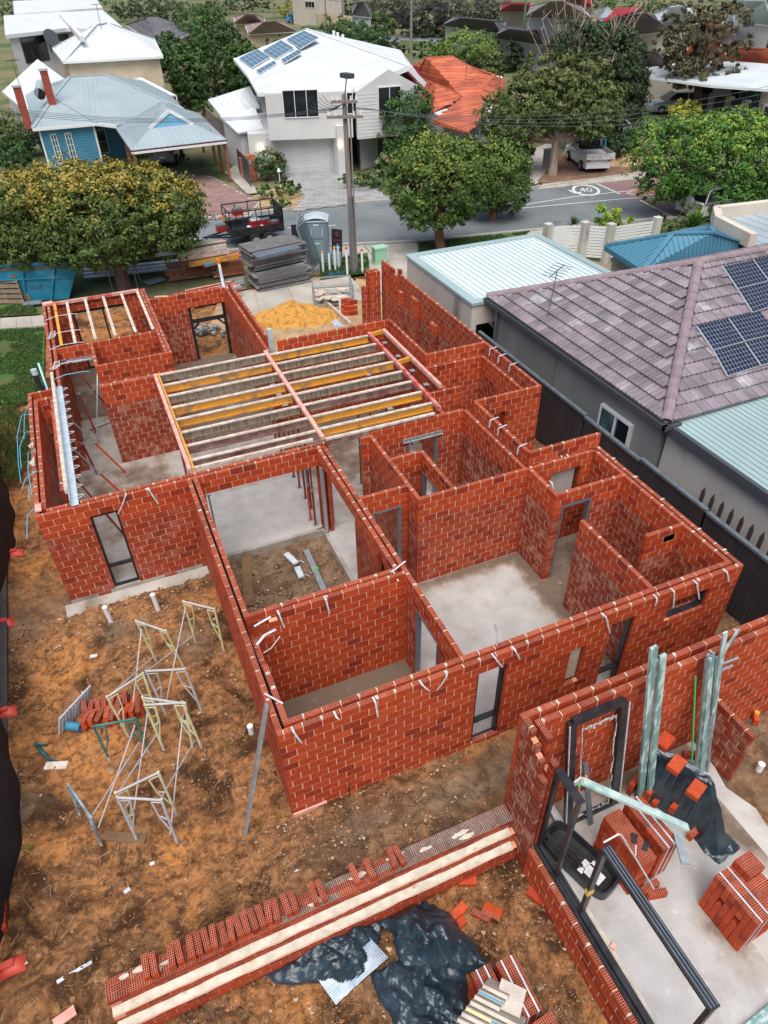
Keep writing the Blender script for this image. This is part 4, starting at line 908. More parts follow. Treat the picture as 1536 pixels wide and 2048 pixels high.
# footpath and crossovers
def slabs(name, a0, a1, b0, b1, n, z=.03, th=.08):
    """run of concrete slabs between edge a0-a1 and edge b0-b1, each slab a piece"""
    A0, A1, B0, B1 = [G(x, y, z) for x, y in (a0, a1, b0, b1)]; r = tag(bpy.data.objects.new(name, None), kind='structure'); COL.objects.link(r)
    for i in range(n):
        t0, t1 = (i+.01)/n, (i+.99)/n; mb = MB()
        mb.prism([A0+(A1-A0)*t0, A0+(A1-A0)*t1, B0+(B1-B0)*t1, B0+(B1-B0)*t0][::-1], (0, 0, -th)); mb.build('paving_slab', M['path'], r)
slabs('footpath', (-60, 662), (95, 650), (-60, 640), (92, 630), 5)
slabs('crossover', (445, 640), (740, 598), (440, 590), (700, 552), 4)
slabs('crossover', (512, 500), (835, 486), (620, 540), (830, 525), 3, .02)
ground_poly('crossover', [(725, 530), (835, 487), (845, 520), (800, 580), (740, 590)], .03, M['path'])
ground_poly('front_path', [(1050, 460), (1130, 452), (1160, 480), (1110, 510), (1060, 480)], .03, M['path'])
slabs('footpath', (1085, 368), (1330, 340), (1075, 378), (1330, 352), 8, .06)
ground_poly('dirt_verge', [(1075, 362), (1130, 300), (1270, 300), (1300, 345), (1085, 368)], .04, M['mulch'])
ground_poly('driveway', [(1060, 372), (1062, 300), (1110, 280), (1100, 340), (1076, 366)], .03, M['path'])
ground_poly('lawn', [(836, 484), (1062, 461), (1040, 475), (838, 522)], .05, M['grass'])
ground_poly('lawn', [(640, 560), (740, 545), (735, 505), (640, 525)], .04, M['grass'])
ground_poly('lawn', [(1250, 225), (1430, 245), (1420, 275), (1255, 240)], .08, M['grass'])
ground_poly('lawn', [(620, 48), (700, 55), (690, 62), (600, 54)], .08, M['grass'])
ground_poly('lawn', [(800, 80), (870, 84), (860, 100), (800, 98)], .08, M['grass'])
ground_poly('lawn', [(-100, 660), (90, 655), (86, 800), (-150, 820)], .06, M['grass'])
ground_poly('lawn', [(-60, 636), (80, 628), (60, 606), (-60, 612)], .06, M['grass'])
ground_poly('sandy_yard', [(420, 650), (440, 590), (640, 555), (760, 560), (900, 640), (820, 700), (540, 700)], .005, M['sand'])
ground_poly('sandy_yard', [(500, 395), (560, 372), (612, 392), (588, 420), (470, 428)], .02, M['sand'])
ground_poly('red_threshold', [(1185, 362), (1265, 351), (1700, 300), (1900, 380), (1520, 432), (1345, 437)], .006, M['red_asphalt'])
def stripe(pts, w, z=.011, name='road_marking'):
    mb = MB(); P = [G(x, y, z) for x, y in pts]
    for a, c in zip(P[:-1], P[1:]):
        d = (c-a)/np.linalg.norm(c-a); s = np.array([-d[1], d[0], 0])*w/2; mb.poly([a-s, c-s, c+s, a+s])
    o = mb.build(name, M['paint_white']); o['kind'] = 'structure'
stripe([(1025, 413), (1150, 393), (1300, 377)], .10); stripe([(1025, 418), (1250, 397), (1370, 390)], .10)
stripe([(1185, 363), (1240, 388)], .12); stripe([(1280, 400), (1350, 436)], .12); stripe([(575, 456), (600, 454)], .1); stripe([(650, 452), (672, 450)], .1)
# median nose and painted speed roundel
mb = MB(); P = [G(x, y, .0) for x, y in ((1250, 392), (1262, 383), (1330, 372), (1340, 392), (1275, 396))]; mb.prism([p+[0, 0, .12] for p in P][::-1], (0, 0, -.14)); o = mb.build('median_kerb', M['kerb']); o['kind'] = 'structure'
c_ = np.mean(P, axis=0); mb = MB(); mb.poly([c_+(p-c_)*.8+[0, 0, .124] for p in P]); o = mb.build('median_paving', mk('orange_paving', (.40, .17, .12), (.33, .13, .1), 4)); o['kind'] = 'structure'
mb = MB(); c_ = G(1172, 380, .012); n = 28; R1, R2 = .85, .68
E1 = G(1190, 380, .012)-G(1154, 380, .012); E1 /= np.linalg.norm(E1); E2 = np.array([-E1[1], E1[0], 0])
for i in range(n):
    a, c = 2*math.pi*i/n, 2*math.pi*(i+1)/n
    mb.poly([c_+E1*R1*math.cos(a)+E2*1.5*R1*math.sin(a), c_+E1*R1*math.cos(c)+E2*1.5*R1*math.sin(c), c_+E1*R2*math.cos(c)+E2*1.5*R2*math.sin(c), c_+E1*R2*math.cos(a)+E2*1.5*R2*math.sin(a)])
o = mb.build('road_marking', M['paint_white']); o['kind'] = 'structure'
def text(name, s, size, Mx, mat, parent=None, ext=.002):
    cu = bpy.data.curves.new(name, 'FONT'); cu.body = s; cu.size = size; cu.align_x = 'CENTER'; cu.align_y = 'CENTER'; cu.extrude = ext
    t = bpy.data.objects.new('tmp', cu); COL.objects.link(t); dg = bpy.context.evaluated_depsgraph_get(); dg.update()
    me = bpy.data.meshes.new_from_object(t.evaluated_get(dg)); bpy.data.objects.remove(t); me.materials.clear(); me.materials.append(mat)
    me.transform(Mx); o = bpy.data.objects.new(name, me); COL.objects.link(o)
    if parent is not None: o.parent = parent; inv(o, parent)
    return o
def frame(o, ex, ey):
    ex = np.asarray(ex, float); ex = ex/np.linalg.norm(ex); ey = np.asarray(ey, float); ey = ey-ex*(ey@ex); ey = ey/np.linalg.norm(ey); ez = np.cross(ex, ey)
    return Matrix(((ex[0], ey[0], ez[0], o[0]), (ex[1], ey[1], ez[1], o[1]), (ex[2], ey[2], ez[2], o[2]), (0, 0, 0, 1)))
o = text('road_marking', '40', .8, frame(c_, E1, E2) @ Matrix.Diagonal((1, 1.6, 1, 1)), M['paint_white'], ext=.001); o['kind'] = 'structure'
stripe([(1138, 380), (1152, 387), (1163, 384)], .16)

# ---- roofs
M['colorbond'] = mk('pale_blue_metal_roof', (.38, .45, .48), (.33, .40, .43), .6, .45, metal=.1, c3=(.30, .38, .42), s3=.4, w3=(.6, .75))
M['colorbond2'] = mk('pale_grey_roof', (.58, .63, .66), (.50, .55, .58), .5, .5)
M['white_roof'] = mk('white_metal_roof', (.70, .73, .74), (.60, .64, .66), .5, .45)
M['green_roof'] = mk('green_grey_metal_roof', (.33, .44, .44), (.28, .38, .38), .5, .45)
M['blue_roof'] = mk('blue_metal_roof', (.06, .19, .27), (.075, .22, .31), .6, .4)
M['tile_grey'] = mk('grey_roof_tile', (.17, .16, .18), (.12, .115, .13), 3, .8, .3, 20, vary=.25)
M['tile_dark'] = mk('dark_roof_tile', (.11, .105, .125), (.15, .14, .165), 3, .8, .3, 20, vary=.25)
M['tile_brown'] = mk('brown_grey_roof_tile', (.21, .18, .18), (.27, .23, .22), 3, .8, .3, 20, vary=.2)
M['tile_orange'] = mk('orange_roof_tile', (.50, .135, .06), (.36, .085, .05), .9, .8, .3, 20, vary=.25)
M['tile_pink'] = mk('pinkish_roof_tile', (.36, .26, .24), (.28, .2, .19), 3, .8, .3, 20, vary=.2)
M['tile_purple'] = mk('weathered_purple_tile', (.235, .20, .225), (.165, .135, .155), 2.2, .75, .3, 25, vary=.28, c3=(.42, .42, .44), s3=1.1, w3=(.56, .72))
M['ridge_tile'] = mk('ridge_tile_purple', (.21, .155, .175), (.28, .21, .23), 2.5, .8, .4, 30)
M['red_roof'] = mk('red_metal_roof', (.36, .03, .04), (.30, .03, .04), 1, .5)
M['white_wall'] = mk('white_render', (.64, .64, .62), (.57, .57, .56), 1, .85, .1, 30)
M['grey_wall'] = mk('grey_render', (.56, .54, .49), (.46, .44, .40), .8, .9, .15, 30, c3=(.22, .22, .21), s3=.8, w3=(.55, .7), stretch=(1, 1, .45))
M['dark_render'] = mk('dark_grey_render', (.19, .20, .195), (.27, .27, .26), .9, .9, .15, 30, stretch=(1, 1, .3))
M['cream_wall'] = mk('cream_brick', (.62, .50, .34), (.54, .42, .28), 2, .9, .1, 30)
M['cream_render'] = mk('cream_render', (.62, .55, .46), (.55, .48, .40), 1, .9)
M['blue_wall'] = mk('blue_weatherboard', (.075, .27, .40), (.06, .23, .35), 1.5, .6)
M['fascia'] = mk('white_trim', (.74, .76, .76), rough=.5)
M['fascia_dark'] = mk('dark_trim', (.06, .07, .08), rough=.5)
M['fascia_red'] = mk('maroon_trim', (.09, .03, .03), rough=.5)
M['glass'] = mk('window_glass', (.015, .02, .025), rough=.08, spec=.8)
M['glass_cyan'] = mk('window_glass_pale', (.12, .22, .24), (.04, .07, .08), 1.5, .1, spec=.8)
M['brick_red'] = mk('chimney_brick', (.34, .075, .04), (.26, .05, .03), 4, .85)
M['brick_orange'] = mk('orange_face_brick', (.50, .19, .09), (.38, .13, .07), 6, .85, vary=.25)

def newell(P):
    n = np.zeros(3)
    for a, c in zip(P, P[1:]+P[:1]): n += np.cross(a, c)
    n /= np.linalg.norm(n); return n if n[2] > 0 else -n
def scan(P, e, n, sp, fn, off=0.):
    """call fn(a,b) for parallel segments along unit e across polygon P, sp apart"""
    f = np.cross(n, e); c = np.mean(P, axis=0); uv = [((p-c)@e, (p-c)@f) for p in P]; v0 = min(q[1] for q in uv); v1 = max(q[1] for q in uv)
    v = v0+sp*.5+off
    while v < v1:
        xs = []
        for (a, b_), (a2, b2) in zip(uv, uv[1:]+uv[:1]):
            if (b_ > v) != (b2 > v): xs.append(a+(v-b_)/(b2-b_)*(a2-a))
        xs.sort()
        for i in range(0, len(xs)-1, 2):
            if xs[i+1]-xs[i] > .05: fn(c+e*xs[i]+f*v, c+e*xs[i+1]+f*v)
        v += sp
def roof_plane(parent, P, mat, style='rib', sp=.5, th=.10, name='roof_slope', rh=.03):
    P = [np.asarray(p, float) for p in P]; n = newell(P); mb = MB()
    if len(P) > 3 and max(abs((p-np.mean(P, axis=0))@n) for p in P) > .12:
        for i in range(1, len(P)-1): r_ = roof_plane(parent, [P[0], P[i], P[i+1]], mat, style, sp, th, name, rh)
        return r_
    
    mb.prism([p for p in P], n*-th)
    e = np.cross(n, np.array([0, 0, 1.])); e = e/np.linalg.norm(e) if np.linalg.norm(e) > .02 else np.array([1., 0, 0]); dn = np.cross(n, e)
    rs_ = random.Random(int(abs(P[0][0]*100)))
    if style == 'rib': scan(P, dn, n, sp, lambda a, b: mb.bar(a+n*rh/2, b+n*rh/2, rh*1.6, rh, up=n))
    elif style == 'tile': scan(P, e, n, sp, lambda a, b: mb.bar(a+n*.015, b+n*.015+(0, 0, 0), sp*.66, .06, up=n+dn*.12*(1 if dn[2] < 0 else -1), r=rs_.random()))
    return mb.build(name, mat, parent)
def hips(parent, segs, mat, w=.22, h=.07, name='ridge_cap'):
    mb = MB()
    for a, c in segs: mb.bar(np.asarray(a)+[0, 0, .03], np.asarray(c)+[0, 0, .03], w, h)
    return mb.build(name, mat, parent)
def eaves(parent, P, mat, w=.12, h=.18, name='gutter'):
    mb = MB()
    for a, c in zip(P[:-1], P[1:]): mb.bar(np.asarray(a)-[0, 0, .08], np.asarray(c)-[0, 0, .08], w, h)
    return mb.build(name, mat, parent)
def body(parent, plan, z1, mat, z0=-.3, name='wall'):
    mb = MB(); P = [np.array([p[0], p[1], z1]) for p in plan]
    if newell_sign(P) < 0: P = P[::-1]
    mb.prism(P, (0, 0, z0-z1)); return mb.build(name, mat, parent)
def newell_sign(P): return sum(a[0]*c[1]-a[1]*c[0] for a, c in zip(P, P[1:]+P[:1]))
def inset(P, d):
    c = np.mean([p[:2] for p in P], axis=0); out = []
    for p in P: v = c-np.asarray(p[:2]); out.append(np.asarray(p[:2])+v/np.linalg.norm(v)*d*1.4)
    return out
def window(parent, A, B, tl, br, mats=('fascia', 'glass'), panes=1, rows=1, depth=.06, name='window', t=.05):
    """A,B plan points of the wall line; tl,br pixels of the opening's corners as seen; built on that wall"""
    A = np.array([A[0], A[1], 0.]); B = np.array([B[0], B[1], 0.]); e = (B-A)/np.linalg.norm(B-A); n = np.array([e[1], -e[0], 0])
    if n@(np.array([0, 0, 0])-A) < 0: n = -n
    p = onplane(*tl, A, n); q = onplane(*br, A, n); s0, s1 = (p-A)@e, (q-A)@e; z1, z0 = p[2], q[2]
    return window_m(parent, A, e, n, s0, s1, z0, z1, mats, panes, rows, depth, name, t)
def window_m(parent, A, e, n, s0, s1, z0, z1, mats=('fascia', 'glass'), panes=1, rows=1, depth=.06, name='window', t=.05):
    A = np.asarray(A, float); fr = MB(); z = np.array([0, 0, 1.])
    if s0 > s1: s0, s1 = s1, s0
    def bx(mb, a, c, u, v, d0, d1): mb.obox(A+e*(a+c)/2+z*(u+v)/2+n*(d0+d1)/2, e*(c-a), n*(d1-d0), z*(v-u))
    bx(fr, s0, s0+t, z0, z1, 0, depth); bx(fr, s1-t, s1, z0, z1, 0, depth); bx(fr, s0+t, s1-t, z0, z0+t, 0, depth); bx(fr, s0+t, s1-t, z1-t, z1, 0, depth)
    for i in range(1, panes): c = s0+(s1-s0)*i/panes; bx(fr, c-t*.4, c+t*.4, z0+t, z1-t, 0, depth*.9)
    for i in range(1, rows): c = z0+(z1-z0)*i/rows; bx(fr, s0+t, s1-t, c-t*.25, c+t*.25, 0, depth*.8)
    f = fr.build(name, M[mats[0]], parent)
    if parent is not None and parent.parent is not None: return f
    g = MB(); bx(g, s0+t*.5, s1-t*.5, z0+t*.5, z1-t*.5, .005, depth*.4); g.build('pane', M[mats[1]], f); return f
def hiphouse(name, label, E, ze, R, zr, roofm, style, sp, wallm, eavem='fascia', cat='house', ins=.35, th=.1):
    """E: four eave corner pixels FL FR BR BL at height ze; R: two ridge pixels at zr"""
    FL, FR, BR, BL = [G(x, y, ze) for x, y in E]; R0, R1 = [G(x, y, zr) for x, y in R]
    h = thing(name, label, cat, (*np.mean([FL, FR, BR, BL], axis=0)[:2], 0))
    roof_plane(h, [FL, FR, R1, R0], M[roofm], style, sp, th); roof_plane(h, [FR, BR, R1], M[roofm], style, sp, th)
    roof_plane(h, [BR, BL, R0, R1], M[roofm], style, sp, th); roof_plane(h, [BL, FL, R0], M[roofm], style, sp, th)
    hips(h, [(FL, R0), (FR, R1), (BR, R1), (BL, R0), (R0, R1)], M[roofm] if style == 'tile' else M[roofm])
    eaves(h, [BL, FL, FR, BR], M[eavem]); body(h, inset([FL, FR, BR, BL], ins), ze-.1, M[wallm])
    return h, [FL, FR, BR, BL]

# ---------------- blue weatherboard cottage
bh = thing('blue_cottage', 'blue weatherboard cottage with pale blue metal hip roof and two brick chimneys', 'house', (3, 62, 0))
ze = 2.7; FL = G(66, 257, ze); FR = G(193, 246, ze); PR = G(232, 251, ze); RB = G(367, 218, ze); RL = G(140, 154, 4.6); RR = G(210, 150, 4.6); HA = G(107, 195, 3.8)
BRc = np.array([10.2, 76., ze]); BLc = np.array([-1.2, 76., ze])
for P in ([FR, PR, RB, RR, RL, HA], [FL, FR, HA], [BLc, FL, HA, RL], [RB, BRc, RR], [BRc, BLc, RL, RR]): roof_plane(bh, P, M['colorbond'], 'rib', .35, rh=.025)
hips(bh, [(FL, HA), (HA, FR), (HA, RL), (RL, RR), (RR, RB)], M['colorbond']); eaves(bh, [BLc, FL, FR], M['fascia']); eaves(bh, [FR, PR], M['fascia']); eaves(bh, [RB, BRc], M['fascia_red'])
wA = np.array([-.7, 59.3]); wB = np.array([2.9, 59.2]); body(bh, [wA, wB, (2.9, 61.2), (9.3, 61.9), (9.7, 75.6), (-.9, 75.6)], 2.62, M['blue_wall'])
mb = MB()
for i in range(15):
    z = .12+i*.17; mb.bar((wA[0], wA[1]-.012, z), (wB[0], wB[1]-.012, z), .02, .03); mb.bar((2.95, 61.19, z), (9.3, 61.87, z), .02, .03)
mb.build('weatherboard', M['blue_wall'], bh)
for x, y in ((wA[0], wA[1]), (wB[0], wB[1])): mb = MB(); mb.box(x-.06, x+.06, y-.06, y+.04, 0, 2.6); mb.build('corner_trim', M['fascia'], bh)
window(bh, wA, wB, (99, 268), (128, 326), ('fascia', 'glass_cyan'), 2, 5, name='french_door'); window(bh, wA, wB, (128, 266), (157, 324), ('fascia', 'glass_cyan'), 2, 5, name='french_door')
window(bh, (2.95, 61.2), (9.3, 61.9), (190, 260), (220, 305), ('fascia', 'glass'), 1, 2, name='front_door'); window(bh, (2.95, 61.2), (9.3, 61.9), (245, 245), (270, 262), ('fascia', 'glass_cyan'), 2, 1)
for (x0, y0, x1, y1, zt_) in ((25, 172, 52, 228, 5.0), (83, 139, 100, 172, 5.6)):
    c = G((x0+x1)/2-5, y0+2, zt_); mb = MB(); mb.box(c[0]-.26, c[0]+.26, c[1]-.26, c[1]+.26, 2.5, zt_); ch = mb.build('chimney', M['brick_red'], bh)
    mb = MB(); mb.box(c[0]-.31, c[0]+.31, c[1]-.31, c[1]+.31, zt_, zt_+.1); mb.build('chimney_cap', M['kerb'], ch)
c = G(84, 182, 4.3); mb = MB(); mb.tube([c-RT*.0+[-.2, -.5, -.1], c+[.1, .7, .3]], .38, 14); mb.build('solar_water_tank', M['colorbond'], bh)
mb = MB(); mb.tube([c+[-.21, -.52, -.105], c+[-.2, -.5, -.1]], .39, 14); mb.build('tank_end', M['black'], bh)
def antenna(x, y, z0, h_, label, parent=None, wide=.9):
    mb = MB(); mb.tube([(x, y, z0), (x, y, z0+h_)], .025, 6)
    mb.bar((x-wide*.4, y-.2, z0+h_-.05), (x+wide*.4, y+.2, z0+h_-.05), .03, .03)
    for i in range(7): t = (i-3)/3*wide*.38; mb.bar((x+t-.12, y+t*.5+.3, z0+h_-.05), (x+t+.12, y+t*.5-.3, z0+h_-.05), .018, .018)
    return mb.build('tv_antenna', M['fascia_dark'], parent)
c = G(55, 225, 3.2); antenna(c[0], c[1], 2.8, 3.6, '', bh)
# ---------------- carport
cp = thing('carport', 'open carport with pale blue gablet roof on timber posts over a paved drive', 'carport', (7.2, 53, 0)); z = 2.5
FL, FR, BL, BR = G(262, 301, z), G(453, 279, z), G(232, 257, z), G(398, 228, z); a_, b_, c_, d_ = G(300, 257, 3.15), G(387, 248, 3.15), G(340, 223, 3.9), G(322, 203, 3.9)
for P in ([FL, FR, b_, a_], [FL, a_, c_, d_, BL], [FR, b_, c_, d_, BR]): roof_plane(cp, P, M['colorbond'], 'rib', .35, rh=.025)
mb = MB(); mb.poly([a_, b_, c_]); mb.build('gable_board', M['blue_wall'], cp)
mb = MB(); dn_ = -FW*.12; mb.bar(a_+dn_, c_+dn_+[0, 0, .05], .06, .2); mb.bar(b_+dn_, c_+dn_+[0, 0, .05], .06, .2); mb.build('bargeboard', M['fascia'], cp)
eaves(cp, [BL, FL, FR, BR], M['fascia_red'], .06, .12); eaves(cp, [FL+dn_*.6-[0, 0, .08], FR+dn_*.6-[0, 0, .08]], M['fascia'], .05, .12, 'fascia')
M['post'] = mk('orange_stained_timber', (.30, .10, .045), (.16, .07, .045), 3, .7)
cen = (FL+FR+BL+BR)/4
for p in (FL, FR, BR, (FL+BL)/2, (FR+BR)/2, (FR*.75+BR*.25)):
    q = p+(cen-p)*.04; mb = MB(); mb.box(q[0]-.09, q[0]+.09, q[1]-.09, q[1]+.09, 0, 2.42); mb.build('post', M['post'], cp)
# ---------------- paved drives, as joined courses of pavers
def paving(name, pts, sp, mat, gap, ang=0., z=.03):
    P = [G(x, y, z) for x, y in pts]; mb = MB(); rs_ = random.Random(3)
    e = np.array([math.cos(ang), math.sin(ang), 0]); f = np.array([-e[1], e[0], 0])
    xs = [p@e for p in P]; ys = [p@f for p in P]
    def inside(q):
        c = False
        for a, b in zip(P, P[1:]+P[:1]):
            if (a[1] > q[1]) != (b[1] > q[1]) and q[0] < (b[0]-a[0])*(q[1]-a[1])/(b[1]-a[1])+a[0]: c = not c
        return c
    nI = int((max(xs)-min(xs))/(sp*2)); nJ = int((max(ys)-min(ys))/sp)
    for j in range(nJ):
        for i in range(nI):
            q = e*(min(xs)+(i+.5+(.5 if j % 2 else 0))*sp*2)+f*(min(ys)+(j+.5)*sp)
            if inside(q): mb.obox(q+np.array([0, 0, z-.02+rs_.uniform(-.004, .004)]), e*(sp*2-gap), f*(sp-gap), (0, 0, .05), r=rs_.random())
    b0 = MB(); b0.poly([p-[0, 0, .015] for p in P]); o = b0.build(name, M['kerb']); o['kind'] = 'structure'
    b = mb.build('paver', mat, o); b['kind'] = 'stuff'
paving('paved_drive', [(567, 347), (692, 343), (782, 398), (585, 421), (612, 392)], .30, M['pave_grey'], .05, -.35, .07)
paving('paved_drive', [(310, 345), (425, 352), (520, 405), (500, 432), (380, 440), (320, 400)], .28, M['pave_pink'], .05, .3, .07)
ground_poly('side_path', [(450, 345), (470, 330), (520, 385), (495, 388)], .05, M['path'])
# ---------------- white two storey house
wh = thing('white_house', 'white two storey house with white ribbed roof, rooftop solar panels and double garage', 'house', (17, 52, 0))
ze = 4.95; f0 = G(517, 186, ze); f1_ = G(706, 178, ze); g0 = G(706, 178, ze); ap_ = G(817, 133, 6.0); g1 = G(850, 167, ze); bl = G(468, 117, ze); rf = G(612, 58, 6.6); br_ = G(800, 100, ze); md = G(497, 151, ze)
roof_plane(wh, [f0, f1_, ap_, rf, md], M['white_roof'], 'rib', .9, rh=.02); roof_plane(wh, [md, rf, bl], M['white_roof'], 'rib', .9, rh=.02); roof_plane(wh, [ap_, g1, br_, rf], M['white_roof'], 'rib', .9, rh=.02)
hips(wh, [(ap_, rf)], M['white_roof']); eaves(wh, [bl, md, f0, f1_], M['fascia'], .14, .22); eaves(wh, [g0, ap_, g1], M['fascia'], .12, .3, 'bargeboard')
GL = G(545, 352, 0)[:2]; GR = G(665, 345, 0)[:2]; A = G(505, 352, 0)[:2]; B = G(692, 343, 0)[:2]; C = G(742, 337, 0)[:2]; D = G(790, 322, 0)[:2]
back = np.array([4.5, 15.]); body(wh, [A, B, B+back, A+back], 2.55, M['white_wall'], name='lower_wall')
u0 = G(529, 186, ze)[:2]; u1 = G(703, 180, ze)[:2]; u2 = np.array([22.9, 47.6]); body(wh, [u0, u1, u1+back*.9, u0+back*.9], ze-.05, M['white_wall'], 2.25, 'upper_wall')
v0, v1 = G(712, 182, ze)[:2], G(842, 172, ze)[:2]; body(wh, [v0, v1, v1+back, v0+back], ze-.05, M['white_wall'], 2.2, 'upper_wall')
w0, w1 = G(722, 338, 0)[:2], G(800, 318, 0)[:2]; body(wh, [w0, w1, w1+back, w0+back], 2.25, M['white_wall'], name='lower_wall')
vd = np.array([*(v1-v0), 0.]); vn = np.array([vd[1], -vd[0], 0.]); vn /= np.linalg.norm(vn)
ga, gb = np.array([*v0, ze-.05]), np.array([*v1, ze-.05]); mb = MB(); mb.prism([ga, gb, np.array([*((v0+v1)/2), 6.0])], -vn*.15); mb.build('gable_wall', M['white_wall'], wh)
mb = MB(); 
for i in range(13): z = 2.35+i*.2; mb.bar(np.array([*v0, z])+vn*.008, np.array([*v1, z])+vn*.008, .012, .02)
mb.build('weatherboard', M['fascia'], wh)
window(wh, u0, u1, (563, 180), (639, 234), ('fascia', 'glass'), 3); window(wh, v0, v1, (755, 174), (802, 230), ('fascia', 'glass'), 2); window(wh, u0, u1, (692, 184), (707, 228), ('fascia', 'glass'), 1)
window(wh, A, B, (530, 276), (660, 347), ('fascia', 'white_wall'), 1, 5, .04, 'garage_door', .03); window(wh, w0, w1, (755, 268), (775, 335), ('fascia_dark', 'glass'), 1, 2)
pc = G(678, 345, 0); mb = MB(); mb.box(pc[0]-.3, pc[0]+.3, pc[1]-.9, pc[1]+.1, 0, 3.0); mb.build('entry_pier', M['white_wall'], wh)
M['warm_light'] = mk('lamp_glow', (1, .85, .6)); nb = M['warm_light'].node_tree.nodes['Principled BSDF']; nb.inputs['Emission Color'].default_value = (1, .72, .42, 1); nb.inputs['Emission Strength'].default_value = 6
for (x, y) in ((521, 295), (679, 290)):
    n_ = np.array([*(B-A), 0.]); n_ = np.array([n_[1], -n_[0], 0]); n_ /= np.linalg.norm(n_); p = onplane(x, y, np.array([*A, 0.])+n_*(.05 if x < 600 else 1.2), n_)
    mb = MB(); mb.box(p[0]-.07, p[0]+.07, p[1]-.1, p[1]+.0, p[2]-.12, p[2]+.12); mb.build('wall_lamp', M['warm_light'], wh)
# low wing with white hip roof, left
lw = [G(445, 200, 2.9), G(416, 200, 2.9), G(440, 262, 2.6), G(475, 262, 2.6), G(535, 255, 2.6), G(530, 190, 3.4)]
roof_plane(wh, [G(416, 199, 3.2), G(442, 232, 2.9), G(520, 215, 2.9), G(500, 172, 3.6)], M['white_roof'], 'rib', .5, rh=.02)
roof_plane(wh, [G(440, 233, 2.9), G(475, 265, 2.6), G(528, 258, 2.6), G(510, 215, 3.4)], M['white_roof'], 'rib', .5, rh=.02)
q0, q1, q2, q3 = G(445, 236, 2.8)[:2], G(480, 266, 2.5)[:2], G(525, 258, 2.5)[:2], G(505, 190, 2.8)[:2]; body(wh, [q0, q1, q2, q3], 2.5, M['white_wall'], name='side_wing')
# solar panels lying on the left slope
n_ = newell([f0, f1_, ap_, rf]); 
def onroof(x, y, lift=.12): return onplane(x, y, md+n_*lift, n_)
nl = newell([md, rf, bl])
def onleft(x, y, lift=.12): return onplane(x, y, md+nl*lift, nl)
M['solar_blue'] = mk('solar_cell_blue', (.05, .13, .22), (.07, .17, .28), 1, .25, spec=.6); M['solar'] = mk('solar_cell', (.008, .014, .035), (.012, .02, .05), 1, .18, spec=.7)
def panel(parent, c, n, nx, ny, cell, frame_m, th=.05, lines=.012, lift=0.):
    c = [np.asarray(q, float) for q in c]; p = MB(); p.prism(c, -n*th); o = p.build('solar_panel', frame_m, parent); mb = MB()
    c0, c1, c2, c3 = c
    for i in range(nx):
        for j in range(ny):
            def bil(u, v): return (c0*(1-u)+c1*u)*(1-v)+(c3*(1-u)+c2*u)*v
            u0_, u1_, v0_, v1_ = (i+lines*nx*.5)/nx, (i+1-lines*nx*.5)/nx, (j+lines*ny*.5)/ny, (j+1-lines*ny*.5)/ny
            mb.poly([bil(u0_, v0_)+n*.004, bil(u1_, v0_)+n*.004, bil(u1_, v1_)+n*.004, bil(u0_, v1_)+n*.004])
    mb.build('cell', cell, o)['kind'] = 'stuff'; return o
for q in (((478, 116), (515, 98), (540, 114), (504, 135)), ((526, 101), (562, 80), (588, 96), (552, 117)), ((573, 78), (608, 61), (638, 75), (601, 97)), ((512, 141), (548, 121), (553, 127), (520, 147)), ((562, 119), (596, 99), (603, 105), (569, 126))):
    panel(wh, [onleft(x, y) for x, y in q], nl, 5, 3, M['solar_blue'], M['fascia'])
mb = MB()
for (x, y) in ((668, 76), (676, 80), (686, 84)): p = onroof(x, y, 0); mb.tube([p, p+[0, 0, .5]], .12, 8)
mb.build('roof_vent', M['fascia'], wh)

# ---------------- other houses
h, _ = hiphouse('cream_brick_house', 'cream brick upper storey with large white hip roof behind the blue cottage', [(127, 123), (325, 112), (308, 78), (106, 97)], 5., [(192, 49), (214, 46)], 7., 'white_roof', 'rib', .6, 'cream_wall')
c = G(203, 58, 6.8); antenna(c[0], c[1], 6.7, 1.9, '', h)
mb = MB(); c = G(98, 80, 5.4); mb.tube([c, c+[.25, -.45, .25]], [.1, .75], 14); mb.tube([c, c+[0, .3, -1.]], .05, 6); mb.build('satellite_dish', M['fascia_dark'], h)
a = [G(*p) for p in ((5, 182, 2.7), (60, 228, 2.7), (140, 208, 2.7), (132, 160, 4.0), (75, 118, 4.4))]
h = thing('white_roof_house', 'low house with plain white metal roof at the left edge, behind the brick chimneys', 'house', tuple(a[1][:2])+(0,)); roof_plane(h, a, M['white_roof'], 'rib', .5, rh=.02); eaves(h, a[:3], M['fascia']); body(h, inset(a, .4), 2.6, M['white_wall'])
a = [G(*p) for p in ((190, 149, 3.6), (245, 135, 4.0), (352, 190, 2.7), (300, 198, 2.7))]
h = thing('verandah', 'low white verandah roof with railing in front of the cream brick house', 'verandah', tuple(a[2][:2])+(0,)); roof_plane(h, a, M['white_roof'], 'rib', .5, rh=.02)
for t in (0, .5, 1): p = a[3]+(a[2]-a[3])*t; mb = MB(); mb.box(p[0]-.05, p[0]+.05, p[1]-.05, p[1]+.05, 0, 2.65); mb.build('post', M['fascia'], h)
for zz in (.3, .6, .9): mb = MB(); mb.bar((*a[3][:2], zz), (*a[2][:2], zz), .04, .05); mb.build('rail', M['fascia'], h)
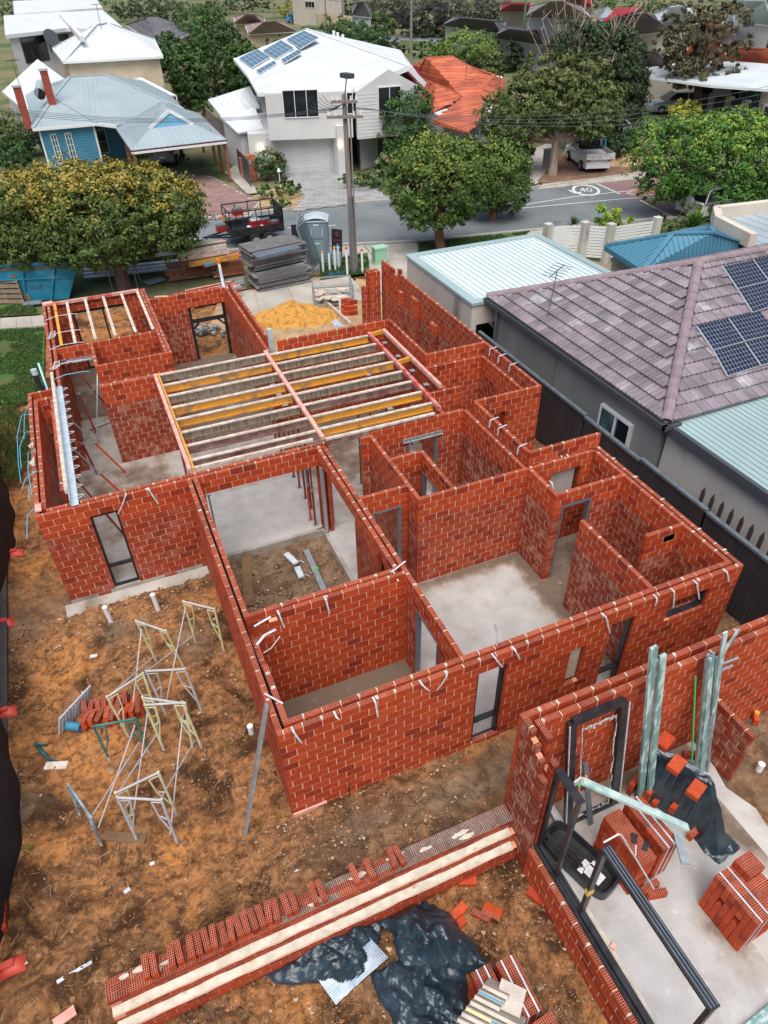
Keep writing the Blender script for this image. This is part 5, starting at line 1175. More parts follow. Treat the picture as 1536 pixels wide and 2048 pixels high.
for i, (P, zz, lab) in enumerate(((((10, 70), (133, 56), (250, 58), (205, 20), (7, 31)), 6.2, 'flat white roofed modern house with wide dark window, top left'), (((28, 27), (205, 15), (190, -6), (26, 2)), 6.4, 'farther flat white roofed block at the very top left'))):
    a = [G(x, y, zz) for x, y in P]; h = thing('modern_house', lab, 'house', (*a[0][:2], 0)); roof_plane(h, a, M['white_roof'], 'rib', 1.2, .3, rh=.02); b = inset(a, .5); body(h, b, zz-.3, M['white_wall'])
    if i == 0:
        A_, B_ = b[0], b[1]; window(h, A_, B_, (38, 76), (100, 120), ('fascia_dark', 'glass'), 3, 1); window(h, A_, B_, (112, 70), (150, 78), ('fascia_dark', 'glass'), 2, 1)
        for yy in (104, 114):
            mb = MB(); mb.bar(G(40, yy+2, 3.5)-[0, .0, 0], G(104, yy-2, 3.5), .08, .08); mb.build('balcony_rail', M['fascia'], h)
        mb = MB(); mb.bar(G(120, 30, 6.3), G(165, 78, 6.3), .35, .4); mb.build('parapet', M['white_wall'], h)
    mb = MB(); rs_ = random.Random(i)
    for k in range(5): p = G(rs_.uniform(40, 180), rs_.uniform(30, 55) if i == 0 else rs_.uniform(5, 22), zz); mb.tube([p, p+[0, 0, .5]], .08, 6)
    mb.build('roof_vent', M['fascia'], h)
hiphouse('grey_tile_house', 'grey tiled hip roof house between the white roof and the tall dark hedge trees', [(318, 92), (382, 66), (345, 44), (252, 50)], 2.9, [(296, 36), (312, 33)], 4.8, 'tile_grey', 'tile', .36, 'cream_wall')
hiphouse('pink_tile_house', 'pinkish tiled hip roof beside the solar panels, lower one', [(497, 68), (592, 62), (565, 44), (490, 50)], 2.8, [(528, 44), (548, 42)], 4.2, 'tile_pink', 'tile', .36, 'cream_wall')
hiphouse('pink_tile_house', 'pinkish tiled hip roof farther back beside the tall hedge trees', [(470, 46), (532, 52), (528, 36), (468, 34)], 2.8, [(494, 28), (508, 28)], 4.4, 'tile_pink', 'tile', .36, 'cream_wall')
# orange tiled house
oh = thing('orange_tile_house', 'house with rambling orange terracotta tiled roof and red rooftop cooler', 'house', (30, 56, 0)); T = lambda x, y, z: G(x, y, z)
r0, r1, r2, r3 = T(853, 116, 4.8), T(902, 113, 4.8), T(943, 136, 4.3), T(987, 150, 4.1); v1_ = T(913, 182, 3.2); l0 = T(832, 153, 3.3); l1 = T(818, 134, 2.9); v2_ = T(960, 190, 3.0)
s0_, s1_, s2_, s3_ = T(870, 169, 3.9), T(851, 205, 2.8), T(867, 223, 2.8), T(925, 194, 3.1); e1 = T(935, 264, 2.8); e2 = T(867, 245, 2.8); e3 = T(1000, 215, 2.8)
for P in ([r0, r1, r2, v1_, l0], [r2, r3, v2_, v1_], [l1, r0, l0], [s0_, s3_, s2_, s1_], [l0, v1_, s3_, s0_], [s3_, v1_, v2_, T(975, 235, 2.8), e1, e2], [r3, T(1012, 160, 2.8), e3, v2_], [T(828, 160, 3.0), l0, s0_, s1_, T(835, 190, 2.8)]): roof_plane(oh, P, M['tile_orange'], 'tile', .5)
hips(oh, [(r0, r1), (r1, r2), (r2, r3), (r0, l0), (s0_, s1_), (s0_, s3_), (r3, v2_)], M['tile_orange'])
body(oh, [T(822, 160, 2.8)[:2]+[1, 1], T(860, 225, 2.8)[:2]+[.5, .8], T(930, 258, 2.8)[:2]+[.3, 1], T(995, 212, 2.8)[:2], T(1005, 150, 2.8)[:2], T(850, 130, 2.8)[:2]], 2.7, M['white_wall'])
c = T(812, 140, 4.3); mb = MB(); mb.box(c[0]-.8, c[0]+.8, c[1]-.8, c[1]+.8, 3.6, 4.5); mb.prism([(c[0]-.8, c[1]-.8, 4.5), (c[0]+.8, c[1]-.8, 4.5), (c[0]+.8, c[1]+.8, 4.5), (c[0]-.8, c[1]+.8, 4.5)][::-1], (0, 0, .0)); mb.box(c[0]-.65, c[0]+.65, c[1]-.65, c[1]+.65, 4.5, 4.62); mb.build('rooftop_cooler', M['red_roof'], oh)
c = T(932, 148, 4.3); antenna(c[0], c[1], 4.1, 2.2, '', oh, 2.2)
# distant houses
hiphouse('white_two_storey_house', 'white two storey house with grey brown hip roof near the tall green pole', [(1053, 33), (1185, 38), (1160, 12), (1062, 12)], 5.2, [(1104, 3), (1122, 2)], 7.2, 'tile_brown', 'tile', .4, 'white_wall')
hiphouse('dark_tile_house', 'low house with dark tiled roof and white wall below the white two storey house', [(985, 74), (1085, 88), (1092, 60), (1005, 52)], 2.8, [(1020, 58), (1060, 62)], 4.3, 'tile_dark', 'tile', .4, 'white_wall')
hiphouse('dark_tile_house', 'long low house with dark tiled roof among the dark trees at top centre', [(885, 50), (1000, 66), (1012, 42), (910, 34)], 2.8, [(925, 36), (985, 42)], 4.4, 'tile_dark', 'tile', .4, 'white_wall')
hiphouse('red_roof_house', 'house with dark red roof and cream gable left of the navy roof', [(1128, 8), (1185, 14), (1180, -6), (1135, -6)], 4.4, [(1140, -4), (1160, -4)], 6, 'red_roof', 'rib', .6, 'cream_render')
hiphouse('red_roof_house', 'farther dark red roof peeping over the grey brown house', [(1000, 22), (1070, 22), (1060, 5), (1005, 5)], 3.4, [(1025, 8), (1050, 8)], 4.8, 'red_roof', 'rib', .6, 'cream_render')
h, c4 = hiphouse('navy_tile_house', 'two storey cream house with navy tiled roof behind the silver car', [(1262, 68), (1340, 60), (1312, 36), (1212, 47)], 5.6, [(1276, 28), (1288, 26)], 7.6, 'tile_dark', 'tile', .4, 'cream_render')
window(h, inset(c4, .35)[0], inset(c4, .35)[1], (1325, 75), (1333, 92), ('fascia', 'glass'))
a = [G(*p) for p in ((1203, 44, 5.2), (1262, 40, 5.2), (1285, 16, 6.6), (1235, 14, 6.4))]; h = thing('red_roof_slope', 'plain red metal roof just behind the navy tiled roof', 'house', (*a[0][:2], 0)); roof_plane(h, a, M['red_roof'], 'rib', .6); body(h, inset(a, .5), 5.0, M['cream_render'])
a = [G(*p) for p in ((1196, 38, 4), (1236, 30, 4), (1215, 14, 5), (1185, 24, 5))]; h = thing('blue_roof_house', 'small pale blue roof between the two red roofs', 'house', (*a[0][:2], 0)); roof_plane(h, a, M['colorbond'], 'rib', .6); body(h, inset(a, .5), 3.8, M['cream_render'])
hiphouse('dark_tile_house', 'small dark tiled roof left of the big sparse gum tree, below the cream house', [(1262, 135), (1345, 135), (1335, 112), (1255, 108)], 2.8, [(1284, 104), (1310, 104)], 4.2, 'tile_dark', 'tile', .4, 'cream_render')
for i, (E, R, lab) in enumerate(((((1320, 44), (1392, 34), (1380, 16), (1310, 26)), ((1342, 14), (1358, 12)), 'white metal roof at the top right with a pale gable, left one'), (((1380, 62), (1470, 66), (1450, 40), (1385, 40)), ((1410, 38), (1430, 38)), 'white metal roof half hidden by the big gum tree'), )):
    if i < 2: hiphouse('white_roof_house', lab, E, 4.2, R, 5.8, 'white_roof', 'rib', .7, 'cream_render')
hiphouse('green_roof_house', 'pale green roofed house in the top right corner with a dark panel', [(1470, 40), (1545, 50), (1545, 10), (1460, 5)], 5, [(1490, 2), (1530, 2)], 7, 'green_roof', 'rib', .7, 'white_wall')
hiphouse('orange_roof_house', 'orange tiled roof at the right edge behind the beige house', [(1440, 128), (1560, 140), (1560, 100), (1465, 95)], 3.2, [(1478, 96), (1530, 98)], 4.8, 'tile_orange', 'tile', .4, 'cream_render')
hiphouse('orange_roof_house', 'small orange tiled roof seen through the big gum tree', [(1370, 110), (1450, 112), (1440, 85), (1380, 85)], 3.2, [(1400, 78), (1430, 78)], 4.8, 'tile_orange', 'tile', .4, 'cream_render')
hiphouse('grey_gable_house', 'little white house with grey roof before the far cream two storey house', [(705, 30), (742, 34), (738, 8), (705, 8)], 3.0, [(718, 4), (728, 4)], 5.0, 'tile_grey', 'tile', .5, 'white_wall')
a = [G(588, 48, 0)[:2], G(685, 58, 0)[:2], G(690, 25, 0)[:2], G(600, 25, 0)[:2]]; h = thing('far_cream_house', 'cream two storey house with small windows at the top centre beyond the side street', 'house', (*a[0], 0)); body(h, a, 9, M['cream_render'])
window(h, a[0], a[1], (610, 2), (630, 16), ('fascia', 'glass'), 3)
# beige house on the right with pillared front wall
a = [G(*p) for p in ((1288, 152, 3.), (1420, 170, 3.), (1560, 180, 3.), (1560, 130, 3.8), (1470, 122, 3.8), (1292, 134, 3.6))]
be = thing('beige_house', 'beige rendered house with white roof and dark fence panels at the right edge', 'house', (*a[1][:2], 0)); roof_plane(be, a, M['colorbond2'], 'rib', .7, rh=.02); eaves(be, a[:3], M['fascia'])
wb = [G(1290, 205, .3)[:2], G(1420, 215, .3)[:2], G(1580, 240, .3)[:2], G(1580, 175, 0)[:2], G(1300, 165, 0)[:2]]; body(be, wb, 2.9, M['cream_render'])
window(be, wb[1], wb[2], (1486, 178), (1517, 210), ('fascia_dark', 'glass_cyan'), 2); window(be, wb[1], wb[2], (1466, 176), (1474, 210), ('fascia_dark', 'glass'), 1); window(be, wb[0], wb[1], (1395, 172), (1420, 205), ('fascia_dark', 'glass'), 1, name='door')
fw_ = thing('front_fence', 'cream pillared front fence with dark infill panels before the beige house', 'fence', (*G(1400, 235, 0)[:2], 0)); pts = [(1310, 205), (1345, 212), (1382, 222), (1418, 231), (1450, 238), (1482, 246), (1515, 255), (1550, 265)]
P = [G(x, y, 0) for x, y in pts]
for i, p in enumerate(P):
    mb = MB(); mb.box(p[0]-.25, p[0]+.25, p[1]-.25, p[1]+.25, 0, 1.7); mb.build('pillar', M['cream_render'], fw_)
    if i+1 < len(P): q = P[i+1]; e = (q-p)/np.linalg.norm(q-p); mb = MB(); mb.bar(p+e*.3+[0, 0, .8], q-e*.3+[0, 0, .8], .08, 1.5); mb.build('panel', M['fascia_dark'] if i else M['cream_render'], fw_)
# limestone and white boundary fences far away
for pts, h_, mat, lab in (([(590, 42), (640, 54), (690, 60), (728, 62)], 2.2, 'cream_wall', 'long limestone boundary wall beside the far side street'), ([(925, 88), (965, 100), (1000, 112)], 2.6, 'fascia', 'white painted boundary fence beside the dark trees at top centre')):
    P = [G(x, y, 0) for x, y in pts]; h = thing('boundary_wall', lab, 'wall', (*P[0][:2], 0))
    for p, q in zip(P[:-1], P[1:]): mb = MB(); mb.bar(p+[0, 0, h_/2], q+[0, 0, h_/2], .25, h_); mb.build('wall_panel', M[mat], h)
# ================================================================= EAST NEIGHBOUR
nh = thing('tiled_house', 'neighbouring house with weathered purple grey tiled roof, solar panels and dark rendered wall', 'house', (12, 15, 0))
EZ, RZ2 = 2.9, 4.75
SWc = np.array([11.9, 10.75, EZ]); NWc = np.array([11.9, 19.45, EZ]); RW = np.array([16.25, 15.1, RZ2]); RE = np.array([27, 15.1, RZ2]); SEc = np.array([29, 10.75, EZ]); NEc = np.array([29, 19.45, EZ])
def tmesh():
    mb = MB(); n = 7; P = np.zeros((n, 3, 3))
    for i in range(n):
        u = -.16+.32*i/(n-1); h_ = .022*math.cos(i/(n-1)*4*math.pi)
        for j, (v, z) in enumerate(((-.20, .065), (.20, .004), (-.206, -.03))): P[i, j] = (u, v, z+h_*(j != 2))
    mb.grid(P[:, [1, 0, 2]][:, ::1]); return mb.mesh('roof_tile', M['tile_purple'])
TM = tmesh()
def tiles(parent, P, mat, single):
    P = [np.asarray(p, float) for p in P]; n = newell(P); e = np.cross(n, [0, 0, 1.]); e /= np.linalg.norm(e); up = np.cross(n, e)
    if up[2] < 0: up = -up; 
    e = np.cross(up, n); pos = []
    base = MB(); base.prism([p for p in P], n*-.1); ro = base.build('roof_slope', mat, parent)
    c = np.mean(P, axis=0); uv = [((p-c)@e, (p-c)@up) for p in P]; v = min(q[1] for q in uv)+.18; row = 0
    while v < max(q[1] for q in uv):
        xs = []
        for (a, b_), (a2, b2) in zip(uv, uv[1:]+uv[:1]):
            if (b_ > v) != (b2 > v): xs.append(a+(v-b_)/(b2-b_)*(a2-a))
        xs.sort()
        if len(xs) > 1:
            u = xs[0]+.16
            while u < xs[1]-.1: pos.append(c+e*u+up*v+n*.02); u += .30
        v += .37; row += 1
    pos.sort(key=lambda p: np.linalg.norm(p-[0, 0, CH])); vis = [p for p in pos]
    Rm = Matrix(((e[0], up[0], n[0]), (e[1], up[1], n[1]), (e[2], up[2], n[2]))); rs_ = random.Random(2)
    for p in vis[:single]:
        o = bpy.data.objects.new('roof_tile', TM); COL.objects.link(o); o.rotation_euler = Rm.to_euler(); o.location = tuple(float(q) for q in p+n*rs_.uniform(-.003, .006)); o.parent = ro; inv(o, ro)
    mb = MB(); tv = np.array([v_.co[:] for v_ in TM.vertices]); tf = np.array([list(f.vertices) for f in TM.polygons]); R3 = np.array(Rm)
    for p in vis[single:]: mb.add(tv@R3.T+p, [tf], r=rs_.random())
    if mb.n: mb.build('roof_tiles', mat, ro)['kind'] = 'stuff'
    return ro, n
tiles(nh, [SWc, NWc, RW], M['tile_purple'], 240); ro_s, nS = tiles(nh, [SWc, SEc, RE, RW][::-1], M['tile_purple'], 60)
rp_ = MB(); rp_.prism([NWc, NEc, RE, RW][::-1], (0, 0, -.1)); rp_.build('roof_slope', M['tile_purple'], nh)
def ridge(parent, a, c, n):
    for i in range(n):
        p = a+(c-a)*(i/n); q = a+(c-a)*((i+1.06)/n); mb = MB(); pts = []
        d = (q-p)/np.linalg.norm(q-p); s = np.cross(d, [0, 0, 1.]); s /= np.linalg.norm(s); u = np.cross(s, d); P = np.zeros((2, 6, 3))
        for j in range(6):
            an = math.pi*(j/5); 
            for k_, (pt, R_) in enumerate(((p, .15), (q, .135))): P[k_, j] = pt+s*R_*math.cos(an)+u*(R_*.75*math.sin(an)-.02)
        mb.grid(P); mb.build('ridge_tile', M['ridge_tile'], parent)
ridge(nh, SWc+[0, 0, .05], RW+[0, 0, .05], 17); ridge(nh, NWc+[0, 0, .05], RW+[0, 0, .05], 17); ridge(nh, RW+[0, 0, .05], RE+[0, 0, .05], 20)
mb = MB(); mb.box(11.80, 11.92, 10.65, 19.5, EZ-.16, EZ-.04); mb.build('gutter', M['fascia_dark'], nh)
mb = MB(); mb.box(11.80, 12.3, 10.62, 10.74, EZ-.16, EZ-.04); mb.build('gutter', M['fascia_dark'], nh)
mb = MB(); mb.box(12.12, 28, 11.0, 19.2, -.3, EZ-.1); wn = mb.build('wall', M['dark_render'], nh)
window_m(nh, (12.12, 13.0, 0), np.array([0, -1., 0]), np.array([-1., 0, 0]), -.25, 1.05, .95, 2.1, ('fascia', 'glass'), 2, 1, .10, t=.07)
mb = MB(); mb.box(12.03, 12.05, 13.0-.02-.35, 13.22, 1.05, 2.02); mb.build('blind', M['glass_cyan'], nh)
mb = MB(); mb.tube([(12.08, 15.6, 2.8), (12.08, 15.6, .9)], .02, 6); mb.build('downpipe', M['galv'], nh)
mb = MB(); mb.box(12.0, 12.12, 18.9, 19.02, 0, 2.8); mb.build('downpipe', M['galv_door'], nh)
c = onplane(1090, 600, SWc, nS) if False else np.array([12.6, 17.6, 3.2]); q = G(1100, 680, 3.0)
mb = MB(); top = np.array([12.9, 17.2, 4.35]); mb.tube([(12.3, 16.6, 2.95), top], .015, 6); mb.bar(top+[-.5, -.35, 0], top+[.5, .35, 0], .02, .02)
for i in range(6): t = (i-2.5)*.18; mb.bar(top+[t-.12, t*.7+.3, 0], top+[t+.12, t*.7-.3, 0], .012, .012)
mb.build('tv_antenna', M['fascia_dark'], nh)
# solar panels on the south slope
def onS(x, y, l=.14): return onplane(x, y, SWc+nS*l, nS)
for (q, nx, ny) in (([(1394, 651), (1456, 637), (1488, 682), (1427, 699)], 10, 6), ([(1458, 636), (1519, 622), (1553, 666), (1490, 681)], 10, 6), ([(1428, 701), (1489, 685), (1520, 731), (1456, 751)], 10, 6), ([(1491, 684), (1554, 668), (1590, 712), (1523, 730)], 10, 6),
                  ([(1447, 533), (1506, 520), (1536, 561), (1476, 576)], 10, 6), ([(1508, 519), (1566, 508), (1596, 546), (1538, 560)], 10, 6), ([(1477, 578), (1537, 563), (1566, 604), (1506, 624)], 10, 6), ([(1539, 562), (1600, 548), (1640, 590), (1568, 603)], 10, 6)):
    panel(nh, [onS(x, y) for x, y in q], nS, nx, ny, M['solar'], M['fascia'], lines=.007)
for (x, y) in ((1404, 668), (1435, 725), (1453, 552), (1490, 605)):
    p = onS(x, y, .08); mb = MB(); mb.rbox(p[0]-.08, p[1], p[2], .2, .06, .04); mb.build('panel_clamp', M['galv'], nh)
# skillion wing with the long green grey metal roof
sk = thing('skillion_wing', 'stained grey rendered wing with long green grey metal roof at the right edge', 'house wing', (12.3, 9, 0))
a = [np.array([12.05, 10.62, 2.62]), np.array([12.05, 2.5, 2.62]), np.array([19, 2.5, 3.0]), np.array([19, 11.9, 3.0]), np.array([12.75, 11.35, 2.66])]
a = [np.array([12.15, 11.0, 2.78]), np.array([12.15, 2.5, 2.78]), np.array([22, 2.5, 2.95]), np.array([22, 11.0, 2.95])]
n_ = newell(a); mb = MB(); mb.prism(a, -n_*.12); mb.build('roof_slope', M['green_roof'], sk)
mb = MB(); k = 0; x = 12.3
while x < 21.9: mb.bar((x, 2.6, 2.79+(x-12.15)*.0173), (x, 10.95, 2.79+(x-12.15)*.0173), .045, .03); x += .17
mb.build('roof_rib', M['green_roof'], sk)['kind'] = 'stuff'
mb = MB(); mb.box(12.03, 12.15, 2.5, 11.0, 2.52, 2.80); mb.build('fascia', M['fascia_dark'], sk)
mb = MB(); mb.box(12.22, 21, 2.6, 10.9, -.3, 2.6); mb.build('wall', M['grey_wall'], sk)
# dark steel fence
fe = thing('steel_fence', 'dark ribbed steel boundary fence with grey capping stepping down beside the brick house', 'fence', (11.55, 10, -.2))
for (y0, y1, zt_) in ((13.22, 19.2, 1.85), (10.92, 13.2, 1.80), (8.6, 10.9, 1.86), (6.2, 8.58, 1.82), (3.4, 6.18, 1.86)):
    mb = MB(); y = y0
    while y < y1: mb.box(11.54, 11.56+.02*(int(y*9) % 2), y, y+.10, -.3, zt_-.04); y += .112
    mb.build('sheet_panel', M['fascia_dark'] if False else mk('fence_sheet_%d' % int(y0*10), (.035, .033, .04), (.05, .048, .056), 2, .5), fe)
    mb = MB(); mb.box(11.50, 11.61, y0, y1, zt_-.04, zt_+.03); mb.build('capping', M['galv_door'], fe)
pf = thing('picket_fence', 'short row of maroon pointed pickets behind the dark steel fence', 'fence', (11.75, 7.8, 0))
for i in range(9):
    y = 9.0-i*.29; mb = MB(); mb.prism([np.array([11.72, y-.05, 0]), np.array([11.72, y+.05, 0]), np.array([11.72, y+.05, 2.05]), np.array([11.72, y, 2.2]), np.array([11.72, y-.05, 2.05])], (.03, 0, 0)); mb.build('picket', mk('maroon_picket', (.06, .03, .035)) if i == 0 else bpy.data.materials['maroon_picket'], pf)
mb = MB(); mb.box(11.76, 11.79, 6.6, 9.1, 1.5, 1.6); mb.build('rail', bpy.data.materials['maroon_picket'], pf)
# white flat roofed garage
gz = 2.72
ga = thing('flat_garage', 'grey rendered garage with wide pale ribbed flat roof next to the boundary wall', 'garage', (11.4, 19.6, 0))
x0, x1, y0, y1 = 11.35, 17.3, 19.45, 24.75
mb = MB(); mb.prism([(x0+.35, y0+.3, gz-.02), (x1-.3, y0+.3, gz-.02), (x1-.3, y1-.3, gz-.02), (x0+.35, y1-.3, gz-.02)][::-1], (0, 0, -.05)); mb.build('roof_deck', mk('pale_cyan_roof', (.58, .70, .72), (.50, .62, .64), .8, .45), ga)
x = x0+.5
while x < x1-.3: mb = MB(); mb.box(x-.02, x+.02, y0+.32, y1-.32, gz-.02, gz+.035); mb.build('roof_rib', M['white_roof'], ga); x += .24
for b in ((x0, x0+.34, y0, y1), (x1-.3, x1, y0, y1), (x0+.342, x1-.302, y0, y0+.3), (x0+.342, x1-.302, y1-.3, y1)):
    mb = MB(); mb.box(*b, gz-.06, gz+.04); mb.build('capping', M['green_roof'], ga)
mb = MB(); mb.box(x0+.05, x0+.25, y0+.06, y1-.05, -.3, gz-.08); mb.build('wall', M['grey_wall'], ga)
mb = MB(); mb.box(x0+.252, x1-.05, y0+.06, y0+.25, 1.95, gz-.08); mb.build('beam', M['cream_render'], ga)
mb = MB(); mb.box(x1-.25, x1-.05, y0+.3, y1-.05, -.3, gz-.08); mb.build('wall', M['grey_wall'], ga)
mb = MB(); mb.box(x1-.3, x1-.1, y0+.06, y0+.25, -.3, 1.94); mb.build('post', M['grey_wall'], ga)

# ---- cars
M['car_white'] = mk('car_white', (.70, .71, .72), rough=.25, spec=.7); M['car_silver'] = mk('car_silver', (.55, .60, .64), rough=.25, metal=.4); M['car_grey'] = mk('car_blue_grey', (.20, .27, .31), rough=.25, metal=.4)
M['car_black'] = mk('car_black', (.012, .013, .015), rough=.2, spec=.8); M['car_blue'] = mk('car_blue', (.03, .25, .48), rough=.3); M['tyre'] = mk('tyre', (.015, .015, .016), rough=.9); M['rim'] = mk('rim', (.5, .5, .52), rough=.35, metal=.8)
M['lamp_red'] = mk('tail_lamp', (.35, .02, .02), rough=.3)
def car(label, x, y, rz, paint, kind='wagon', L=4.4, Wd=1.8, z0=0., spare=False):
    t = thing('parked_car', label, 'car', (x, y, z0), rz); mw = parent_world(t)
    def add(name, mb, mat, par=None):
        me_v = mb; o = mb.build(name, mat, None); o.matrix_world = mw; o.parent = par or t
        o.matrix_parent_inverse = Matrix() if par is None else Matrix(); 
        if par is None: o.matrix_basis = Matrix()
        else: o.matrix_basis = Matrix()
        return o
    h2 = Wd/2; prof = [(-L/2, .35), (-L/2, .95), (-L/2+.08, 1.02), (-L/2+.35, 1.04), (L*.18, 1.06), (L*.25, 1.0), (L/2-.15, .85), (L/2, .62), (L/2, .32)]
    def hull(prof, ws, n=5):
        P = np.zeros((len(prof), 6, 3))
        for i, (u, z) in enumerate(prof):
            w = ws(u, z)
            for j, f in enumerate((-1, -.9, -.5, .5, .9, 1)): P[i, j] = (u, f*w, z-(.03 if abs(f) == 1 else 0))
        return P
    b = MB(); tw = lambda u, z: h2*(1-.10*max(0, (abs(u)-L*.38)/(L*.12))**2)
    top = hull(prof, tw); b.grid(top)
    for s in (0, 5):
        pts = [tuple(p) for p in top[:, s]]; 
        if s == 5: pts = pts[::-1]
        b.add(pts, [tuple(range(len(pts)))])
    b.add([(-L/2, -h2*.9, .35), (-L/2, h2*.9, .35), (L/2, h2*.9, .32), (L/2, -h2*.9, .32)], [(0, 1, 2, 3)])
    body_ = add('body', b, paint)
    if kind == 'wagon': c = [(-L/2+.12, 1.0), (-L/2+.42, 1.56), (-L/2+.7, 1.62), (L*.06, 1.60), (L*.26, 1.0)]
    elif kind == 'ute': c = [(-.25, 1.0), (-.18, 1.6), (.0, 1.66), (.55, 1.64), (1.15, 1.0)]
    else: c = [(-L/2+.35, 1.0), (-L*.26, 1.42), (-L*.15, 1.47), (L*.05, 1.45), (L*.24, 1.0)]
    g = MB(); P = hull(c, lambda u, z: h2*(.97-.28*max(0, z-1.0))); g.grid(P)
    for s in (0, 5): g.add([tuple(p) for p in P[:, s]], [tuple(range(len(c)))])
    add('glasshouse', g, M['glass'])
    r = MB(); rp = [q for q in c if q[1] > 1.4]; q0 = [(u, z+.012) for u, z in rp]; P = hull(q0, lambda u, z: h2*(.97-.28*max(0, z-1.0))+.01); r.grid(P); add('roof', r, paint)
    pl = MB()
    for s in (-1, 1):
        pts = [np.array([u, s*(h2*(.975-.28*max(0, z-1.0))+.008), z]) for u, z in c]
        for a, d in zip(pts[:-1], pts[1:]): pl.bar(a, d, .05, .05)
        m_ = (c[1][0]+c[-2][0])/2; pl.bar((m_, s*h2*.98, 1.0), (m_, s*h2*.81, 1.58), .07, .03)
    add('pillars', pl, paint)
    for sx in (-1, 1):
        for sy in (-1, 1):
            w = MB(); cx_, cy_ = sx*L*.30, sy*(h2-.08); w.tube([(cx_, cy_-.11, .33), (cx_, cy_+.11, .33)], .33, 14); wo_ = add('wheel', w, M['tyre'])
            w = MB(); w.tube([(cx_, cy_+sy*.112-.005, .33), (cx_, cy_+sy*.112+.012, .33)], .20, 10); add('rim', w, M['rim'], wo_)
    for sy in (-1, 1):
        w = MB(); w.rbox(-L/2-.005, sy*(h2-.2), .78, .03, .25, .18); add('tail_lamp', w, M['lamp_red']); w = MB(); w.rbox(L/2-.08, sy*(h2-.25), .66, .1, .3, .12); add('headlight', w, M['fascia'])
        w = MB(); w.rbox(L*.2, sy*(h2+.08), 1.0, .12, .16, .12); add('mirror', w, paint)
    w = MB(); w.rbox(-L/2-.012, 0, .6, .02, .38, .12); add('number_plate', w, M['fascia'])
    if spare: w = MB(); w.tube([(-L/2-.22, 0, .95), (-L/2-.02, 0, .95)], .36, 16); add('spare_wheel_cover', w, paint)
    if kind == 'ute':
        w = MB(); w.box(-L/2-.2, -.35, -h2-.05, h2+.05, .92, 1.0)
        w.box(-L/2-.2, -L/2-.16, -h2-.05, h2+.05, 1.0, 1.28); w.box(-L/2-.16, -.35, -h2-.05, -h2, 1.0, 1.28); w.box(-L/2-.16, -.35, h2, h2+.05, 1.0, 1.28); add('tray', w, mk('tray_metal', (.6, .6, .58), (.4, .38, .36), 5, .5))
        w = MB(); 
        for yy in np.linspace(-h2*.9, h2*.9, 7): w.bar((-.34, yy, 1.0), (-.34, yy, 1.75), .03, .03)
        w.bar((-.34, -h2*.92, 1.75), (-.34, h2*.92, 1.75), .05, .05); add('headboard', w, M['black'])
        w = MB(); w.prism([(-.6, -h2-.06, 1.35), (-.3, -h2-.06, 1.8), (.25, -h2-.06, 1.0), (-.1, -h2-.06, .7)], (0, -.03, 0)); w.prism([(-.3, -h2-.06, 1.8), (-.1, h2*.2, 1.82), (.2, -h2, 1.68), (.0, -h2-.06, 1.62)], (0, 0, .02)); add('blue_tarpaulin', w, mk('blue_tarp', (.02, .32, .55), (.03, .4, .65), 4, .5))
    return t
p = G(1163, 330); q = G(1200, 300); an = math.atan2(q[1]-p[1], q[0]-p[0]); car('white tray back utility with blue tarpaulin parked on the dirt verge', p[0]+.2, p[1]-.2, 1.25, M['car_white'], 'ute', 4.9)
p = G(1325, 218); car('silver four wheel drive wagon parked on grass before the beige house', p[0]-.2, p[1]-1.6, 2.75, M['car_silver'], 'wagon', 4.6)
p = G(352, 335); car('blue grey hatchback parked under the carport', p[0]-.1, p[1]+2.4, 1.25, M['car_grey'], 'wagon', 4.3)
p = G(592, 45); car('small bright blue car far away at the corner of the side street', p[0], p[1], .3, M['car_blue'], 'hatch', 4.0)
p = G(1440, 425); car('large white four wheel drive with rear spare wheel, half hidden by the dense street tree', p[0], p[1], .05, M['car_white'], 'wagon', 5.2, 2.0, spare=True)
p = G(1010, 670); car('black car in the shade under the flat garage roof', 14.2, 22.2, 1.4, M['car_black'], 'hatch', 4.4)
p = G(885, 70); car('dark car far away in the shade of the tall dark trees', p[0], p[1], .1, M['car_black'], 'wagon', 4.2)
p = G(335, 522); car('white utility mostly hidden behind the umbrella shaped street tree', p[0]-.6, p[1]+.7, .0, M['car_white'], 'ute', 5.0)

# blue roofed carport and its garden fence
a = [G(1212, 492, 2.7), G(1288, 540, 2.7), G(1508, 492, 2.7), G(1422, 449, 2.7)]; r0 = G(1345, 468, 3.5); r1 = G(1425, 466, 3.5)
bc = thing('blue_roof_garage', 'rendered garage with bright blue ribbed hip roof beyond the tiled house', 'garage', (*a[0][:2], 0))
for P in ([a[0], a[1], r0], [a[1], a[2], r1, r0], [a[2], a[3], r1], [a[3], a[0], r0, r1]): roof_plane(bc, P, M['blue_roof'], 'rib', .2, rh=.03)
hips(bc, [(a[0], r0), (a[1], r0), (r0, r1), (a[2], r1), (a[3], r1)], M['blue_roof'], .2); eaves(bc, a+[a[0]], M['blue_roof']); body(bc, inset(a, .25), 2.6, M['grey_wall'])
a = [G(1428, 436, 3.0), G(1432, 455, 3.0), G(1502, 492, 3.0), G(1620, 470, 3.0), G(1560, 420, 3.0)]
fr_ = thing('flat_roof_house', 'flat pale ribbed roof with cream parapet at the right edge beyond the blue roof', 'house', (*a[1][:2], 0)); roof_plane(fr_, a, M['colorbond'], 'rib', .6, rh=.02); body(fr_, inset(a, .1), 2.9, M['cream_render'])
